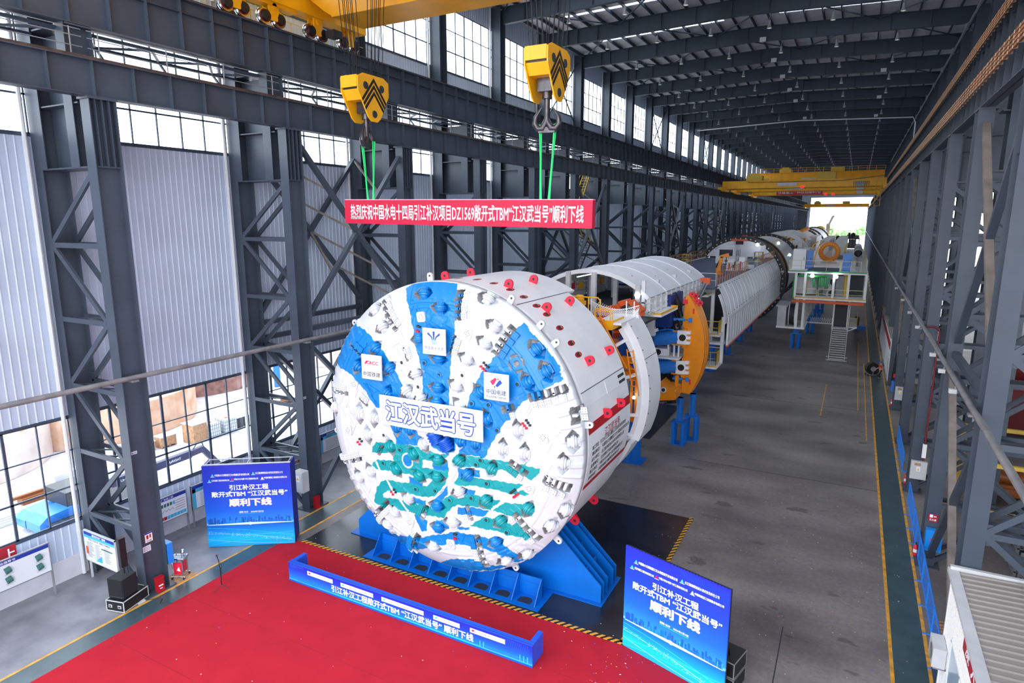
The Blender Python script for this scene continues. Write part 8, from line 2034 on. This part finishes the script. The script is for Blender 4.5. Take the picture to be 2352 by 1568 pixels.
m = MB(); m.bar((0.8, 1.2, 1.95), (.9, 5.7, 2.1), .3, .42); m.bar((.9, 5.6, 2.1), (1.0, 6.5, 2.2), .28, .34); m.bar((1.0, 6.4, 2.2), (1.0, 7.4, .9), .24, .3); m.tube([(.9, 5.9, 2.3), (.9, 6.2, 2.6), (.9, 6.5, 2.55), (.9, 6.6, 2.2)], .03, 6); m.obj('boom', mat('boom_navy', (52, 52, 84), .5), lf)
m = MB(); text_mb(m, 'UpRIGHT', (1.0, 2.0, 1.97), (0,1,0), EZ, .18, 0, .8, .02, push=.01); text_mb(m, 'UpRIGHT', (1.06, 4.6, 2.06), (0,1,0), EZ, .18, 0, .8, .02, push=.01); m.obj('lettering', 'pwhite', lf)
m = MB(); prof = [(-1.9, .3), (-1.9, .75), (-1.5, 1.05), (-.2, 1.15), (.1, .95), (.1, .3)]; m.prism([(-1.3, y, z) for y, z in prof], (1.3, 0, 0)); m.prism([(-2.4, y, z*.9) for y, z in prof], (1.0, 0, 0)); m.obj('engine_hood', 'jblue', lf)
m = MB(); m.box(-2.2, -.2, -.5, .9, 1.1, 1.85, 0)
for i in range(5): m.cyl((-.15, -.3+.22*i, 1.2), (-.15, -.25+.22*i, 1.75), .08, 8)
m.obj('engine', 'black', lf)
m = MB(); m.box(-2.3, 1.2, -1.5, 3.0, .35, .7); m.obj('chassis', 'dark', lf)
for a in (-2.2, .9):
    for b in (-1.2, 2.4): m = MB(); m.lathe((a, b, .4), (1,0,0), [(0,-.15),(.4,-.15),(.4,.15),(0,.15)], 18); m.obj('wheel', 'black', lf)
m = MB(); m.box(-.3, .3, -1.2, 1.2, 0, .35); m.box(-.1, .1, -1.6, 1.6, .35, .5); o = m.obj('yellow_skid', 'oran2'); o.location = (-39.5, 17.4, 0); tag(o, 'orange-yellow steel skid on the ground outside the window nearest the camera', 'skid')
m = MB()
for i in range(4): m.box(-.1+.3*i, .05+.3*i, -6, 6, 0, .12)
o = m.obj('steel_pipes', 'lgrey'); o.location = (-38.2, 12.0, 0); tag(o, 'pale steel bars lying outside the window nearest the camera', 'steel bars')
t = thing('bicycle_rack', 'small blue tube frame outside, just above the event backdrop', 'rack', (-33.5, 24.0, 0)); m = MB()
for i in range(3): m.tube([(0, .45*i, 0), (0, .45*i, .7), (0, .45*i+.12, .8), (0, .45*i+.3, .8), (0, .45*i+.36, .7), (0, .45*i+.36, 0)], .03, 6)
m.obj('loops', 'jblue', t); m = MB(); m.box(-.05, .05, -.1, 1.4, 0, .05); m.obj('base', 'jblue', t)
m = MB(); m.lathe((0,0,0), (0,0,1), [(0,.55),(.5,.5),(.55,.2),(.9,0)], 14); o = m.obj('orange_cover', 'oran2'); o.location = (-42, 37.5, 0); tag(o, 'small orange-yellow cover on the yard beyond the second column', 'cover')
m = MB(); m.cyl((0,0,0), (0,0,2.4), .3, 14); o = m.obj('blue_post', 'jblue'); o.location = (-47, 41, 0); tag(o, 'blue round post standing in the yard beyond the second column', 'post')
# beyond the far door: trees and a block
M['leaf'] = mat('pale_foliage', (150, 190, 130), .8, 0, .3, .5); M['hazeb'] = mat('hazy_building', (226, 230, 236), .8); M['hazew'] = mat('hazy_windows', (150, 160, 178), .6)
rg = random.Random(8)
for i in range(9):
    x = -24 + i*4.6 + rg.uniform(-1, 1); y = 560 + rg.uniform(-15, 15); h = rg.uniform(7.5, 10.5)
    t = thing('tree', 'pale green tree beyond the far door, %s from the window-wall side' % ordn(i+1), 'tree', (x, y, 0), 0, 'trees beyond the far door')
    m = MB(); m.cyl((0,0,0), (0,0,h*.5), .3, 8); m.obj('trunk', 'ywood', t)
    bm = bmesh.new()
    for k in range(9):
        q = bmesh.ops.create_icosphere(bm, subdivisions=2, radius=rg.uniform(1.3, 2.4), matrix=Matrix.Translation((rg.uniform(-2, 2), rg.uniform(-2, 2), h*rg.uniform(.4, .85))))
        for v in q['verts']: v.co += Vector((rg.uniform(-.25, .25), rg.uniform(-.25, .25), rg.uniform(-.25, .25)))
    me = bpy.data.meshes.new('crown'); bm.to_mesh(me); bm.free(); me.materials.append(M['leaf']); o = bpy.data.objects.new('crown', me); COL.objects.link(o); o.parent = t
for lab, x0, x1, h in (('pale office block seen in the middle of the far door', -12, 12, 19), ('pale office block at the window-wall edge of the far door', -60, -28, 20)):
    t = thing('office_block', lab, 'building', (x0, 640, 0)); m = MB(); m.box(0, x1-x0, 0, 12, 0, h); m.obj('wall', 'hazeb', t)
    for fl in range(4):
        m = MB(); m.box(4.0, 7.5, -.1, 0, 6+fl*3.2, 7.6+fl*3.2); m.obj('window', 'hazew', t)
